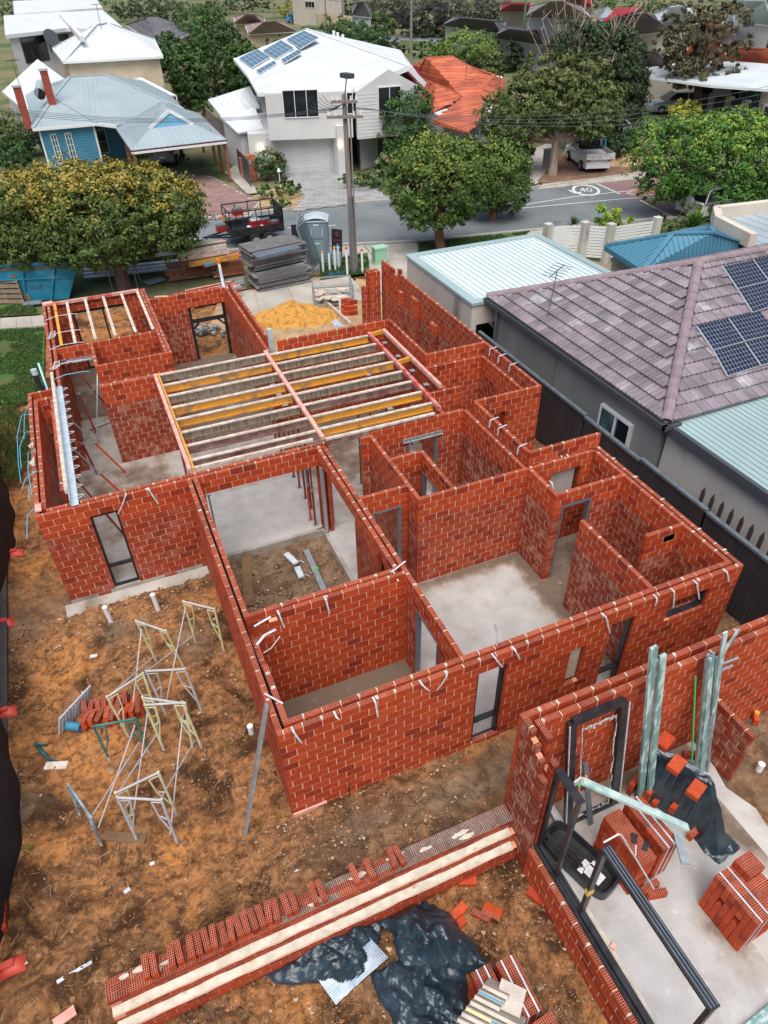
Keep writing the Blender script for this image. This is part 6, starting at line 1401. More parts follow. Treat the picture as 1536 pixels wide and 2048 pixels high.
mb = MB(); mb.bar(a[0]+[0, 0, .2], a[1]+[0, 0, .2], .3, .5); mb.build('parapet', M['cream_render'], fr_); mb = MB(); mb.bar(a[1]+[0, 0, .2], a[2]+[0, 0, .2], .3, .5); mb.build('parapet', M['cream_render'], fr_); mb = MB(); mb.bar(a[0]+[0, 0, .2], a[4]+[0, 0, .2], .3, .5); mb.build('parapet', M['cream_render'], fr_)
gf = thing('slat_fence', 'white horizontal slat garden fence between square grey pillars', 'fence', (*G(1160, 500, 0)[:2], 0))
P = [G(x, y, 0) for x, y in ((1085, 512), (1157, 535), (1205, 560), (1245, 525), (1305, 500), (1345, 488))]; P = [G(1088, 522), G(1160, 518), G(1210, 522), G(1300, 508)]
for i, p in enumerate(P):
    mb = MB(); mb.box(p[0]-.17, p[0]+.17, p[1]-.17, p[1]+.17, -.05, 1.75); mb.build('pillar', M['grey_wall'], gf)
    if i+1 < len(P):
        q = P[i+1]; e = (q-p)/np.linalg.norm(q-p)
        for k in range(11): mb = MB(); mb.bar(p+e*.2+[0, 0, .18+k*.135], q-e*.2+[0, 0, .18+k*.135], .03, .10); mb.build('slat', M['fascia'], gf)

# ================================================================= STREET FURNITURE
pole = thing('power_pole', 'tall wooden power pole with grey steel base, crossarms and street lamp', 'power pole', (11.5, 30.93, 0)); b0 = np.array([11.5, 30.93, 0])
M['pole_wood'] = mk('pole_timber', (.30, .245, .215), (.19, .155, .14), 6, .85, .3, 30, stretch=(3, 3, .3))
lean = np.array([-.08, .05, 7.35]); mb = MB(); mb.tube([b0, b0+lean*.5, b0+lean], [.135, .115, .09], 10); mb.build('mast', M['pole_wood'], pole)
mb = MB(); 
for a_ in (0, 2.1, 4.2): o_ = np.array([math.cos(a_)*.14, math.sin(a_)*.14, 0]); mb.bar(b0+o_, b0+o_*.92+[0, 0, 3.4], .10, .07)
mb.build('steel_base', M['galv_door'], pole)
mb = MB(); mb.tube([b0+[.14, -.1, .2], b0+[.08, -.12, 6.5]], .035, 6); mb.build('cable_conduit', M['pole_wood'], pole)
ct = b0+lean
for z, L in ((6.55, 1.5), (7.1, 1.1)):
    c = b0+lean*(z/7.35); mb = MB(); mb.bar(c-RT*L/2-FW*.18, c+RT*L/2-FW*.18, .11, .11); mb.build('crossarm', M['pole_wood'], pole)
    mb = MB()
    for t in (-.45, -.25, .25, .45): q = c+RT*L*t-FW*.18; mb.tube([q+[0, 0, .05], q+[0, 0, .2]], [.05, .03], 6)
    mb.build('insulator', M['fascia'], pole)
mb = MB(); mb.tube([ct-[0, 0, .4], ct+[-.1, -.5, .3], ct+[-.45, -1.6, .75]], .03, 6); la = mb.build('lamp_arm', M['galv'], pole)
hd = ct+np.array([-.5, -1.8, .78]); mb = MB(); mb.rbox(hd[0], hd[1], hd[2], .28, .55, .16, .3); mb.build('lamp_head', M['fascia_dark'], la)
# overhead wires, grouped as one run per span
def wires(label, ps, qs, sag=.6, r=.009):
    mb = MB()
    for p, q in zip(ps, qs):
        p = np.asarray(p, float); q = np.asarray(q, float); mb.tube([p+(q-p)*t-np.array([0, 0, sag*4*t*(1-t)]) for t in np.linspace(0, 1, 9)], r, 3)
    o = mb.build('overhead_wire', M['fascia_dark'], label=label, cat='wires'); return o
def span(label, px_l, px_r, zl, zr, n=4, sp=.35, sag=.6):
    a = G(*px_l, zl); c = G(*px_r, zr); wires(label, [a+RT*0+FW*(i*sp) for i in range(n)], [c+FW*(i*sp) for i in range(n)], sag)
wires('bundle of service wires running left from the pole top across the blue cottage roof', [ct-RT*(.5-.25*i)-[0, 0, .5] for i in range(4)], [G(-60, 205+i*5, 7.2) for i in range(4)], .5)
wires('bundle of service wires running right from the pole top behind the street trees', [ct+RT*(.1+.2*i)-[0, 0, .5] for i in range(4)], [G(1600, 158+i*14, 7.2) for i in range(4)], .8)
wires('loose loops of service cable round the top of the pole', [ct+[0, 0, -.3]]*6, [ct-RT*(.9+.12*i)+np.array([0, 0, -.1*i]) for i in range(6)], .25, .012)
for i, (bx_, tx, h_, lab) in enumerate((((822, 130), (785, 0), 10, 'tall pale timber power pole beyond the white house, at top centre'), ((1042, 112), (1050, 0), 9, 'tall green metal pole near the white two storey house'), ((654, 72), (652, 0), 9, 'slim dark pole beside the far side street'), ((549, 35), (549, 0), 8, 'green pole left of the small bright blue car'))):
    b = G(*bx_); mb = MB(); mb.tube([b, b+[0, 0, h_]], [.2 if i < 2 else .14, .13 if i < 2 else .1], 8)
    o = mb.build('power_pole', M['pole_wood'] if i != 1 else mk('green_pole', (.10, .17, .13), rough=.6), label=lab, cat='power pole')
    if i < 2: mb = MB(); mb.bar(b+[0, 0, h_-1.8]-RT*1.1, b+[0, 0, h_-1.8]+RT*1.1, .12, .12); mb.build('crossarm', M['pole_wood'], o)
b = G(822, 130); wires('wires strung between the far power poles at the top of the picture', [b+[0, 0, 8-i*.5] for i in range(4)], [G(1042, 112)+[0, 0, 7.5-i*.4] for i in range(4)], 1, .03)
wires('wires strung left from the far timber pole above the side street', [b+[0, 0, 8-i*.5] for i in range(3)], [G(549, 35)+[0, 0, 7-i*.4] for i in range(3)], 1.5, .03)

# portable toilet
M['loo'] = mk('grey_blue_plastic', (.16, .23, .27), (.19, .26, .30), 2, .45); M['loo_roof'] = mk('translucent_roof', (.48, .55, .58), (.42, .48, .52), 4, .4)
lo = thing('portable_toilet', 'grey blue portable toilet standing between the mesh panels and the power pole', 'portable toilet', (10.55, 33.2, 0), -.38)
lw_ = parent_world(lo)
def lp(name, boxes, mat, par=None):
    mb = MB(); 
    for b_ in boxes: mb.box(*b_)
    o = mb.build(name, mat, par or lo); 
    if par is None: o.matrix_parent_inverse = Matrix()
    return o
lp('base', [(-.58, .58, -.58, .58, .03, .13)], M['loo']); lp('cabin_wall', [(-.53, .53, -.53, .53, .13, 2.02)], M['loo'])
lp('door', [(-.40, .44, -.56, -.532, .2, 1.92)], M['loo']); lp('door_panel', [(-.30, .34, -.58, -.561, 1.25, 1.75), (-.30, .34, -.58, -.561, .35, 1.12)], mk('loo_panel', (.20, .28, .32), rough=.4))
lp('vent_slot', [(-.26, -.24, -.59, -.581, 1.35, 1.65), (.28, .30, -.59, -.581, 1.35, 1.65), (-.12, .12, -.575, -.561, 1.83, 1.88), (-.1, .14, -.59, -.581, .98, 1.02)], M['fascia'])
mb = MB(); P = np.array([[[x*.58, y*.58, 2.02+.20*(1-x*x)*(1-.3*y*y)] for y in (-1, -.5, 0, .5, 1)] for x in (-1, -.6, -.2, .2, .6, 1)]); mb.grid(P); mb.box(-.58, .58, -.58, .58, 1.98, 2.03); o = mb.build('roof', M['loo_roof'], lo); o.matrix_parent_inverse = Matrix()
# boards and mesh panels leaning by the toilet
def board(label, px_b, w, h, tilt, ang, mat, name='sign_board', cat='sign', th=.02, z0=0.):
    p = G(*px_b); ex = np.array([math.cos(ang), math.sin(ang), 0])*w; bk = np.array([-math.sin(ang), math.cos(ang), 0]); ez = bk*h*math.sin(tilt)+np.array([0, 0, h*math.cos(tilt)]); n = np.cross(ex, ez); n /= np.linalg.norm(n)
    mb = MB(); mb.obox(p+ez/2+[0, 0, z0], ex, n*th, ez); o = mb.build(name, mat, label=label, cat=cat); return o, p+[0, 0, z0], ex, ez, -n if (n@FW) > 0 else n
o, p, ex, ez, n = board('black site sign board leaning on the right of the portable toilet', (674, 535), .55, 1.75, .12, -.8, M['black'])
nn = n if n@(-FW) > 0 else -n
mb = MB(); c = p+ez*.25+nn*.012; mb.obox(c, ex*.85, nn*.004, ez*.38); mb.build('lower_panel', mk('pale_teal_panel', (.30, .45, .45), (.25, .38, .38), 6, .5), o)
for s_, zz, sz, mt in (('S', .86, .3, 'red_roof'), ('demo', .72, .16, 'red_roof'), ('landing', .55, .13, 'fascia')):
    text('lettering', s_, sz, frame(p+ez*zz+nn*.014, ex, ez), M[mt], o, .001)
o, p, ex, ez, n = board('dark sign board behind the mesh panels left of the toilet', (600, 512), .6, 1.5, .1, -.2, M['black'])
o, p, ex, ez, n = board('small board edge with pink and white print left of the mesh panels', (588, 505), .25, .8, .1, .9, M['fascia'])
M['mesh'] = mk('mesh_grey', (.14, .19, .21), rough=.5, metal=.3)
def meshpanel(label, pb, w, h, tilt, ang, green=False):
    p = G(*pb); ex = np.array([math.cos(ang), math.sin(ang), 0]); bk = np.array([-math.sin(ang), math.cos(ang), 0]); ez = bk*math.sin(tilt)+np.array([0, 0, math.cos(tilt)])
    t = thing('mesh_barrier', label, 'fence panel', tuple(p), 0, 'wire mesh panels leaning on the toilet'); mb = MB(); c = [p-ex*w/2, p+ex*w/2, p+ex*w/2+ez*h, p-ex*w/2+ez*h]
    for a, d in zip(c, c[1:]+c[:1]): mb.bar(a, d, .04, .04)
    mb.build('frame', M['galv'], t); mb = MB(); n = 14
    for i in range(1, n): q = c[0]+(c[1]-c[0])*i/n; mb.bar(q, q+ez*h, .008, .008)
    for i in range(1, 20): q = c[0]+ez*h*i/20; mb.bar(q, q+ex*w, .008, .008)
    mb.build('wire_mesh', M['mesh'], t)['kind'] = 'stuff'
    if green: mb = MB(); mb.prism([p+ez*.7-ex*.4, p+ez*1.1, p+ez*1.5+ex*.1, p+ez*1.2-ex*.35], (0, -.01, 0)); mb.build('printed_cloth', mk('teal_cloth', (.04, .32, .25), (.5, .6, .55), 9, .7), t)
for i in range(4): meshpanel(('nearest', 'second', 'third', 'farthest')[i]+' of the wire mesh panels leaning on the left side of the toilet', (636-i*6, 540-i*6), 1.3, 2.2, .3-.05*i, .9+.1*i, i == 2)
# white marker pegs and pipes
for i, (x, y, h_, col, lab) in enumerate(((647, 546, .95, 'orange', 'orange capped white peg left of three by the sign board'), (660, 544, .92, 'blue', 'blue capped white peg between two orange capped pegs'), (671, 542, 1.05, 'orange', 'orange capped white peg directly before the sign board'), (678, 538, 1.1, 'blue', 'tall blue capped white peg touching the sign board'), (695, 552, 1.25, 'red', 'red and blue topped white peg just left of the power pole'), (725, 547, 1.05, 'red', 'red topped white peg just right of the power pole'), (711, 608, 1.05, 'black', 'white pipe with black cap beside the brick return wall'), (681, 624, .6, 'white', 'short white pipe in the sand beside the loose red bricks'))):
    p = G(x, y); mb = MB(); mb.tube([p, p+[0, 0, h_]], .055, 8, m=0); cm = {'orange': (.75, .3, .04), 'blue': (.05, .2, .5), 'red': (.6, .04, .03), 'black': (.03, .03, .03), 'white': (.75, .75, .75)}[col]
    mb.tube([p+[0, 0, h_], p+[0, 0, h_+.07]], .06, 8, m=1); mb.build('marker_peg', [M['fascia'], mk('cap_'+col, cm, rough=.5)], label=lab, cat='peg')
mb = MB(); p = G(676, 550)
for i in range(5): mb.bar(p+[-.5, .05*i-.1, .04+.03*(i % 2)], p+[.55, .12+.06*i-.1, .05], .06, .03)
for i in range(3): mb.bar(p+[-.4+.4*i, -.15, .09], p+[-.3+.4*i, .3, .09], .05, .03)
mb.build('blue_strips', mk('blue_plastic', (.02, .17, .45), rough=.4), label='pile of bright blue plastic strips on the grass before the sign board', cat='plastic strips')
p = G(725, 538); mb = MB(); mb.box(p[0]-.28, p[0]+.34, p[1]-.2, p[1]+.25, 0, .75); o = mb.build('cable_box', mk('pale_green_box', (.27, .50, .34), (.3, .55, .38), 3, .5), label='pale green metal cable box behind the tall red brick pier', cat='cable box'); mb = MB(); mb.box(p[0]-.31, p[0]+.37, p[1]-.23, p[1]+.28, .75, .83); mb.build('lid', mk('pale_green_lid', (.33, .56, .40), rough=.5), o)
o.location = (1.0, .3, 0)
# caged trolley of debris
p = G(662, 605); cg = thing('cage_trolley', 'low galvanised mesh cage with broken boards on the sand by the yellow sand heap', 'cage', tuple(p)); c0 = [p+np.array(q) for q in ((-.85, -.35, .15), (.75, -.75, .15), (1.05, .35, .15), (-.55, .75, .15))]
for i in range(4):
    a, d = c0[i], c0[(i+1) % 4]; mb = MB(); mb.bar(a, a+[0, 0, .75], .05, .05); mb.bar(a+[0, 0, .75], d+[0, 0, .75], .05, .05); mb.bar(a, d, .05, .05); mb.bar(a+[0, 0, .4], d+[0, 0, .4], .02, .02); mb.build('cage_side', M['galv'], cg)
rs = random.Random(1)
for i in range(9): mb = MB(); q = np.mean(c0, axis=0)+[rs.uniform(-.5, .5), rs.uniform(-.4, .4), .03*i]; mb.rbox(q[0], q[1], q[2], rs.uniform(.4, .8), rs.uniform(.2, .4), .03, rs.uniform(0, 3)); mb.build('broken_board', M['timber_top'], cg)
# timber and formwork piles
def lumber(label, p, ang, L, rows, layers, w, h, mats, gap=.02, cat='timber stack', jit=.03, name='timber_stack', pname='plank'):
    t = thing(name, label, cat, tuple(p)); e = np.array([math.cos(ang), math.sin(ang), 0]); f = np.array([-e[1], e[0], 0]); rs_ = random.Random(int(p[0]*10))
    for k in range(layers):
        for i in range(rows):
            if k < layers-1 and 0 < i < rows-1: continue
            d = e*rs_.uniform(-jit, jit)*3; l_ = L*rs_.uniform(.9, 1.); q = p+f*(i-(rows-1)/2)*(w+gap)+d+[0, 0, .05+(k+.5)*(h+.012)]
            mb = MB(); mb.bar(q-e*l_/2, q+e*l_/2, w, h, r=rs_.random()); mb.build(pname, M[rs_.choice(mats)], t)
    return t
M['plank_orange'] = mk('orange_brown_timber', (.36, .13, .06), (.26, .09, .05), 4, .8, .2, 30, vary=.2); M['form_grey'] = mk('grey_form_panel', (.20, .20, .195), (.13, .125, .12), 3, .8, .3, 30, vary=.25, stretch=(1, 1, 12))
lumber('tall stack of reddish brown timber lengths behind the curved porch wall', G(395, 560)+[-.0, .6, 0], -.05, 2.6, 5, 6, .16, .08, ['plank_orange', 'timber_maroon'])
lumber('stack of orange brown boards left of the grey formwork panels', G(462, 556)+[0, .6, 0], .0, 1.5, 6, 8, .12, .09, ['plank_orange', 'timber_red'])
lumber('bundle of brown beams strapped behind the entry wall, splashed with cement', G(415, 560)+[0, 0, .9], .05, 2.3, 5, 3, .14, .2, ['timber_brown', 'timber_top'])
lumber('low crate stack of red and white steel tubes behind the entry wall', G(430, 600), .1, 2.2, 9, 6, .08, .07, ['prop', 'timber_pink', 'galv'])
lumber('pile of grey tubes beside the red and white tubes', G(470, 580), .1, 1.0, 6, 5, .07, .07, ['galv', 'form_grey'])
mb = MB(); p = G(430, 560); mb.bar(p+[-1.1, -.35, 1.0], p+[1.2, -.25, 1.0], .08, .22); mb.build('yellow_beam', M['timber_yel'], label='yellow formwork beam on the side of the strapped brown beams', cat='beam')
mb = MB(); mb.bar(G(438, 528, .9), G(452, 600, .2)+[0, 0, .3], .12, .05); mb.build('steel_angle', M['galv_white'], label='bright galvanised angle sloping over the timber stacks', cat='steel angle')
p = G(418, 530, 1.3); mb = MB(); mb.rbox(p[0], p[1], p[2], .5, .35, .10, .3); mb.rbox(p[0]+.4, p[1]-.05, p[2], .15, .12, .2, .2, m=1); mb.build('cloth', [M['mesh'], mk('orange_cloth', (.7, .2, .03))], label='grey cloth with orange strap lying on the strapped beams', cat='cloth')
def panels(label, px, w, d, n, h, ang, topm='loo_roof'):
    p = G(*px); t = thing('formwork_stack', label, 'formwork panels', tuple(p)); rs_ = random.Random(int(px[0]))
    for k in range(n):
        mb = MB(); s = rs_.uniform(-.06, .06); mb.rbox(p[0]+s*2, p[1]+rs_.uniform(-.07, .07), p[2]+.06+k*h, w*rs_.uniform(.9, 1.03), d, h*.82, ang+rs_.uniform(-.02, .02), r=rs_.random()); mb.build('panel', M['form_grey'], t)
    return t
panels('lower pile of weathered grey formwork panels behind the hall wall', (560, 566), 2.6, 1.25, 11, .065, .10); t = panels('upper pile of weathered grey formwork panels under the flat steel sheet', (556, 562), 2.7, 1.3, 14, .06, .16); t.location = (t.location[0], t.location[1]+.25, .78)
p = G(552, 500, 1.6); mb = MB(); mb.rbox(p[0]-.1, p[1]-.5, 1.64, 2.1, .55, .1, .2); mb.build('steel_sheet', M['galv_door'], label='flat grey steel sheet on top of the formwork piles', cat='sheet')
# cobble stones seen through the entry door
cs = thing('cobble_heap', 'heap of grey cobble stones seen through the black entry door frame', 'stone heap', (3.6, 27.4, 0)); rs = random.Random(9); st = []
for i in range(90):
    x = 3.6+rs.gauss(0, .42); y = 27.3+rs.gauss(0, .25); z = max(0, .32-abs(x-3.6)*.35-abs(y-27.3)*.5)*rs.random()
    mb = MB(); mb.rbox(x, y, z, rs.uniform(.10, .15), rs.uniform(.09, .12), rs.uniform(.08, .11), rs.uniform(0, 3)); mb.build('cobble', M['kerb'] if i % 2 else M['form_grey'], cs)
# sand heap
def mound(name, label, cat, c, rx, ry, h, mat, seed, n=60, rot=0.):
    mb = MB(); xs = np.linspace(-1, 1, n); X, Y = np.meshgrid(xs, xs, indexing='ij'); R = np.sqrt(X**2+Y**2)
    Z = h*np.clip(1-R**1.4, 0, 1)*(1+1.4*fbm(X*2.2+seed, Y*2.2, 5, seed))+fbm(X*9, Y*9, 4, seed+2)*.34*h*(R < .95)-.04*(R > .93)
    cr, sr = math.cos(rot), math.sin(rot); mb.grid(np.stack([c[0]+X*rx*cr-Y*ry*sr, c[1]+X*rx*sr+Y*ry*cr, c[2]+Z-.02], -1)); return mb.build(name, mat, smooth=False, label=label, cat=cat)
M['yellow_sand'] = mk('yellow_sand', (.58, .30, .055), (.46, .22, .045), 3.5, .95, .9, 14, c3=(.22, .12, .045), s3=6, w3=(.52, .66))
mound('sand_heap', 'bright yellow sand heap on the paler sand behind the living room wall', 'sand heap', (7.15, 27.0, 0), 2.1, 1.35, .62, M['yellow_sand'], 3, rot=-.25)
mound('sand_heap', 'smaller low heap of yellow sand nearest the living room wall', 'sand heap', (7.2, 22.6, 0), 1.5, .8, .16, M['yellow_sand'], 7)
mound('sand_heap', 'broad low spread of pale sand around the yellow heap', 'sand heap', (6.7, 24.6, 0), 2.3, 3.2, .26, M['sand'], 5, 110)
mb = MB(); mb.bar(G(628, 588)+[0, 0, .1], G(702, 655)+[0, 0, .1], .08, .22); mb.build('form_board', M['timber_top'], label='grey edge board running along the right of the sand', cat='board')
mb = MB(); 
for i in range(4): mb.bar(G(652+i*4, 636)+[0, 0, .04], G(674+i*4, 655)+[0, 0, .04], .08, .04)
mb.build('steel_angle', M['galv_white'], label='few short galvanised angles lying on the sand beside the edge board', cat='steel angles')
mb = MB(); mb.box(4.42, 4.56, 19.5, 19.6, 0, 3.15); mb.build('steel_stake', M['galv_white'], label='upright galvanised post in the gap beside the hall wall', cat='post')
rs = random.Random(21)
bs = thing('brick_heap', 'small heap of loose red bricks by the caged trolley', 'brick heap', tuple(G(700, 628)))
for i in range(14): p = G(690+(i % 4)*6, 630-(i//4)*3); brick_obj(.305, .09, .16, False, p+np.array([0, 0, .09+(i//5)*.17]), (0, 0, rs.uniform(-.3, .3)), bs)
# trailer
M['red_plastic'] = mk('red_machine', (.40, .02, .02), (.3, .02, .02), 3, .4)
tr = thing('cage_trailer', 'black caged tandem trailer loaded with red tool boxes on the street', 'trailer', (*G(505, 478)[:2], 0), .02); o_ = np.array([*G(508, 482)[:2], 0])
def tb(name, boxes, mat):
    mb = MB(); 
    for b_ in boxes: mb.box(o_[0]+b_[0], o_[0]+b_[1], o_[1]+b_[2], o_[1]+b_[3], b_[4], b_[5])
    return mb.build(name, mat, tr)
tb('deck', [(-1.3, 1.5, -.8, .9, .55, .68)], M['black']); tb('side_panel', [(-1.3, 1.5, -.82, -.78, .68, .95), (-1.3, 1.5, .88, .92, .68, .95), (1.46, 1.5, -.78, .88, .68, .95), (-1.3, -1.26, -.78, .88, .68, .95)], M['black'])
tb('drawbar', [(-2.6, -1.3, -.1, .0, .5, .58)], M['black']); mb = MB(); mb.bar(o_+[-1.3, -.6, .54], o_+[-2.5, -.05, .54], .07, .07); mb.bar(o_+[-1.3, .6, .54], o_+[-2.5, -.02, .54], .07, .07); mb.build('drawbar', M['black'], tr)
for sx in (-.1, .62):
    for sy in (-.92, 1.0): mb = MB(); mb.tube([o_+[sx, sy-.1, .32], o_+[sx, sy+.1, .32]], .31, 14); w = mb.build('wheel', M['tyre'], tr); mb = MB(); mb.tube([o_+[sx, sy-.11, .32], o_+[sx, sy-.1, .32]], .18, 10); mb.build('rim', M['rim'], w)
for (a, c) in (((-1.28, -.8), (1.48, -.8)), ((1.48, -.8), (1.48, .9)), ((1.48, .9), (-1.28, .9)), ((-1.28, .9), (-1.28, -.8))):
    mb = MB(); A_ = o_+[*a, .95]; B_ = o_+[*c, .95]; n = 4 if abs(a[0]-c[0]) > 1 else 9 if a[0] > 0 else 2
    for i in range(n+1): q = A_+(B_-A_)*i/n; mb.bar(q, q+[0, 0, .8], .04, .04)
    mb.bar(A_+[0, 0, .8], B_+[0, 0, .8], .05, .05); mb.bar(A_+[0, 0, .4], B_+[0, 0, .4], .03, .03); mb.build('cage_side', M['black'], tr)
for i, (x, y, z, lab) in enumerate(((-1.6, .1, .7, 'red and black tool case on the trailer drawbar'), (-.55, .55, 1.25, 'red generator held high at the back of the trailer cage'), (.1, -.3, .85, 'red tool box on a pale crate in the middle of the trailer'), (.75, .1, .7, 'red compressor standing inside the trailer'), (1.05, -.5, .7, 'flat black topped red case at the tail of the trailer'))):
    p = o_+[x, y, z]; mb = MB(); mb.rbox(p[0], p[1], p[2], .5, .35, .28, .1*i, m=0); mb.rbox(p[0], p[1], p[2]+.28, .46, .33, .07, .1*i, m=1); mb.build('tool_box', [M['red_plastic'], M['fascia'] if i == 2 else M['mesh']], label=lab, cat='tool box')
p = o_+[.1, -.3, .68]; mb = MB(); mb.rbox(p[0], p[1], p[2], .75, .5, .17, .2); mb.build('crate', M['fascia'], label='pale plastic crate under the red tool box in the trailer', cat='crate')
p = o_+[-1.25, .9, .95]; mb = MB(); mb.tube([p, p+[0, 0, .3]], .07, 8); mb.build('marker_lamp', mk('amber_lamp', (.8, .25, .02)), tr)
# skip bin
sk_ = thing('skip_bin', 'large blue steel skip bin with dark faded lettering, filled with soil and branches', 'skip bin', (-2.4, 35.0, 0), -.12)
a0 = G(138, 598); a1 = G(-40, 606); bk = np.array([.1, 2.0, 0]); M['skip_blue'] = mk('skip_blue_paint', (.015, .20, .33), (.03, .26, .40), 2.2, .55, .1, 20, c3=(.32, .40, .38), s3=1.1, w3=(.63, .72))
e = (a0-a1)/np.linalg.norm(a0-a1); bt_ = [a1, a0, a0+bk, a1+bk]; tp = [a1-e*.2+[0, -.15, 1.65], a0+e*.85+[0, -.15, 1.65], a0+bk+e*.85+[0, .15, 1.65], a1+bk-e*.2+[0, .15, 1.65]]
for i in range(4):
    j = (i+1) % 4; mb = MB(); q = [bt_[i], bt_[j], tp[j], tp[i]]; nn_ = newell_n = np.cross(q[1]-q[0], q[3]-q[0]); nn_ = nn_/np.linalg.norm(nn_); mb.prism(q, -nn_*.05); mb.build('side_plate', M['skip_blue'], sk_)
    mb = MB(); mb.bar(tp[i], tp[j], .10, .10); mb.build('rim', M['skip_blue'], sk_)
for t in (.52, .80): mb = MB(); q = a1+(a0-a1)*t+[0, -.03, 0]; q2 = tp[0]+(tp[1]-tp[0])*t+[0, -.05, 0]; mb.bar(q, q2, .07, .08); mb.build('rib', M['skip_blue'], sk_)
mb = MB(); mb.bar(a1+(tp[0]-a1)*.62+[0, -.05, 0], a0+(tp[1]-a0)*.62+[0, -.05, 0], .06, .06); mb.build('rib', M['skip_blue'], sk_)
mb = MB(); mb.prism([q-np.array([0, 0, .15]) for q in tp], (0, 0, -.1)); mb.build('soil_fill', M['mulch'], sk_)
ez_ = tp[1]-a0; ez_ = np.array([0, ez_[1], ez_[2]]); tn = np.cross(e, ez_/np.linalg.norm(ez_)); pt = onplane(72, 573, a0+[0, -.09, 0], np.array([0, -1, -.09])/1.004)
text('lettering', 'iant', .42, frame(pt+[0, -.05, 0], e, ez_), M['fascia_dark'], sk_, .003)
# pallet against the skip
pa = thing('pallet', 'weathered brown timber pallet standing on edge against the blue skip', 'pallet', tuple(G(30, 606)), 0); q0 = G(-18, 608); q1 = G(50, 608); up = np.array([0, .25, 1.15])
M['pallet'] = mk('pallet_wood', (.27, .19, .12), (.18, .12, .08), 5, .85, .3, 30, vary=.2)
for i in range(7): mb = MB(); z_ = up*(i+.5)/7*1.3; mb.bar(q0+z_, q1+z_, .025, .16, up=up); mb.build('board', M['pallet'], pa)
for t in (.03, .5, .97): mb = MB(); q = q0+(q1-q0)*t+[0, .07, 0]; mb.bar(q, q+up*1.3, .09, .09, up=(0, 1, 0)); mb.build('bearer', M['pallet'], pa)
for i in range(2): mb = MB(); q = G(56+i*6, 604); mb.bar(q, q+[-.25, .5, 1.45], .1, .03); mb.build('board', M['pallet'], label=('left', 'right')[i]+' one of two brown boards leaning between pallet and skip', cat='board')
p = G(60, 622); mb = MB(); mb.bar(G(48, 612)+[0, 0, .1], G(84, 608)+[0, 0, .1], .4, .04); mb.build('steel_sheet', M['galv'], label='flat grey metal sheet on the grass beside the corner of the house', cat='sheet')
# aluminium planks and trestle by the big tree
for i in range(3): mb = MB(); mb.bar(G(170, 553+i*5)+[0, 0, .3-.05*i], G(385, 531+i*5)+[0, 0, .3-.05*i], .25, .06); mb.build('scaffold_plank', M['galv_white'], label='long pale aluminium plank behind the street tree trunk, %s of three' % ('farthest', 'middle', 'nearest')[i], cat='plank')
mb = MB(); 
for (x, y) in ((226, 583), (276, 578)):
    p = G(x, y); mb.bar(p, p+[0, .1, 1.0], .05, .05); mb.bar(p+[.25, .5, 0], p+[.1, .45, 1.0], .05, .05)
mb.bar(G(226, 583)+[0, .1, 1.0], G(276, 578)+[0, .1, 1.0], .06, .06); mb.bar(G(226, 583)+[.1, .45, 1.0], G(276, 578)+[.1, .45, 1.0], .06, .06)
mb.build('trestle', M['galv_door'], label='dark grey steel trestle standing around the street tree trunk', cat='trestle')
mb = MB(); p = G(310, 565); mb.rbox(p[0], p[1], .06, .9, .5, .03, .4); mb.build('steel_sheet', M['loo'], label='small blue grey sheet lying on the dirt beyond the curved wall', cat='sheet')
# garden things across the street
p = G(505, 360); gp = thing('brick_gate_pier', 'orange face brick gate pier with blue letterbox at the end of the side path', 'gate pier', tuple(p))
for k in range(12):
    for i in range(2): mb = MB(); mb.rbox(p[0]-.17+.34*i, p[1], k*.13, .32, .45, .12, 0, r=(k*7+i*3) % 10/10); mb.build('brick', M['brick_orange'], gp)
for k in range(8): mb = MB(); mb.rbox(p[0]-.35, p[1]+.7, k*.16+.0, .35, .45, .15, 0, r=(k*3) % 10/10); mb.build('brick', M['brick_orange'], gp)
mb = MB(); mb.rbox(p[0]-.2, p[1]-.24, 1.0, .4, .06, .25, m=0); mb.build('letterbox', M['galv'], gp)
mb = MB(); mb.bar(G(480, 348)+[0, 0, .8], G(503, 375)+[0, 0, .8], .05, 1.6); mb.build('side_gate', M['fascia_dark'], label='dark solid gate panel between the white house wing and the brick pier', cat='gate')
mb = MB(); mb.bar(G(418, 262)+[0, 0, .9], G(468, 312)+[0, 0, .9], .06, 1.8); mb.build('timber_fence', mk('grey_board_fence', (.24, .18, .16), (.3, .24, .21), 8, .85, stretch=(1, 1, 12)), label='weathered timber fence along the left side of the white house wing', cat='fence')
p = G(561, 375); mb = MB(); mb.tube([p, p+[0, 0, .95]], .03, 6); mb.tube([p+[0, 0, .95], p+[0, 0, 1.15]], [.13, .05], 8); mb.build('garden_lamp', M['fascia'], label='little white garden lamp beside the hedge bush', cat='garden lamp')
p = G(1094, 335); mb = MB(); mb.rbox(p[0], p[1], 0, .55, .45, 1.1, .3); mb.rbox(p[0], p[1], 1.1, .6, .5, .06, .3); mb.build('utility_box', M['kerb'], label='pale grey utility cabinet at the foot of the big gum tree', cat='cabinet')
p = G(1267, 340); mb = MB(); mb.tube([p, p+[0, 0, .75]], [.18, .03], 8, m=0); mb.tube([p+[0, 0, .3], p+[0, 0, .5]], [.135, .09], 8, m=1); mb.box(p[0]-.22, p[0]+.22, p[1]-.22, p[1]+.22, 0, .04, m=0); mb.build('traffic_cone', [mk('cone_orange', (.85, .10, .02)), M['fascia']], label='orange traffic cone with white band near the dug up verge', cat='traffic cone')
p = G(1248, 325); mound('dirt_heap', 'heap of dug orange brown dirt beside the traffic cone', 'dirt heap', (p[0], p[1], 0), 2.2, 1.3, .7, M['sand'], 12, 40)
mb = MB(); 
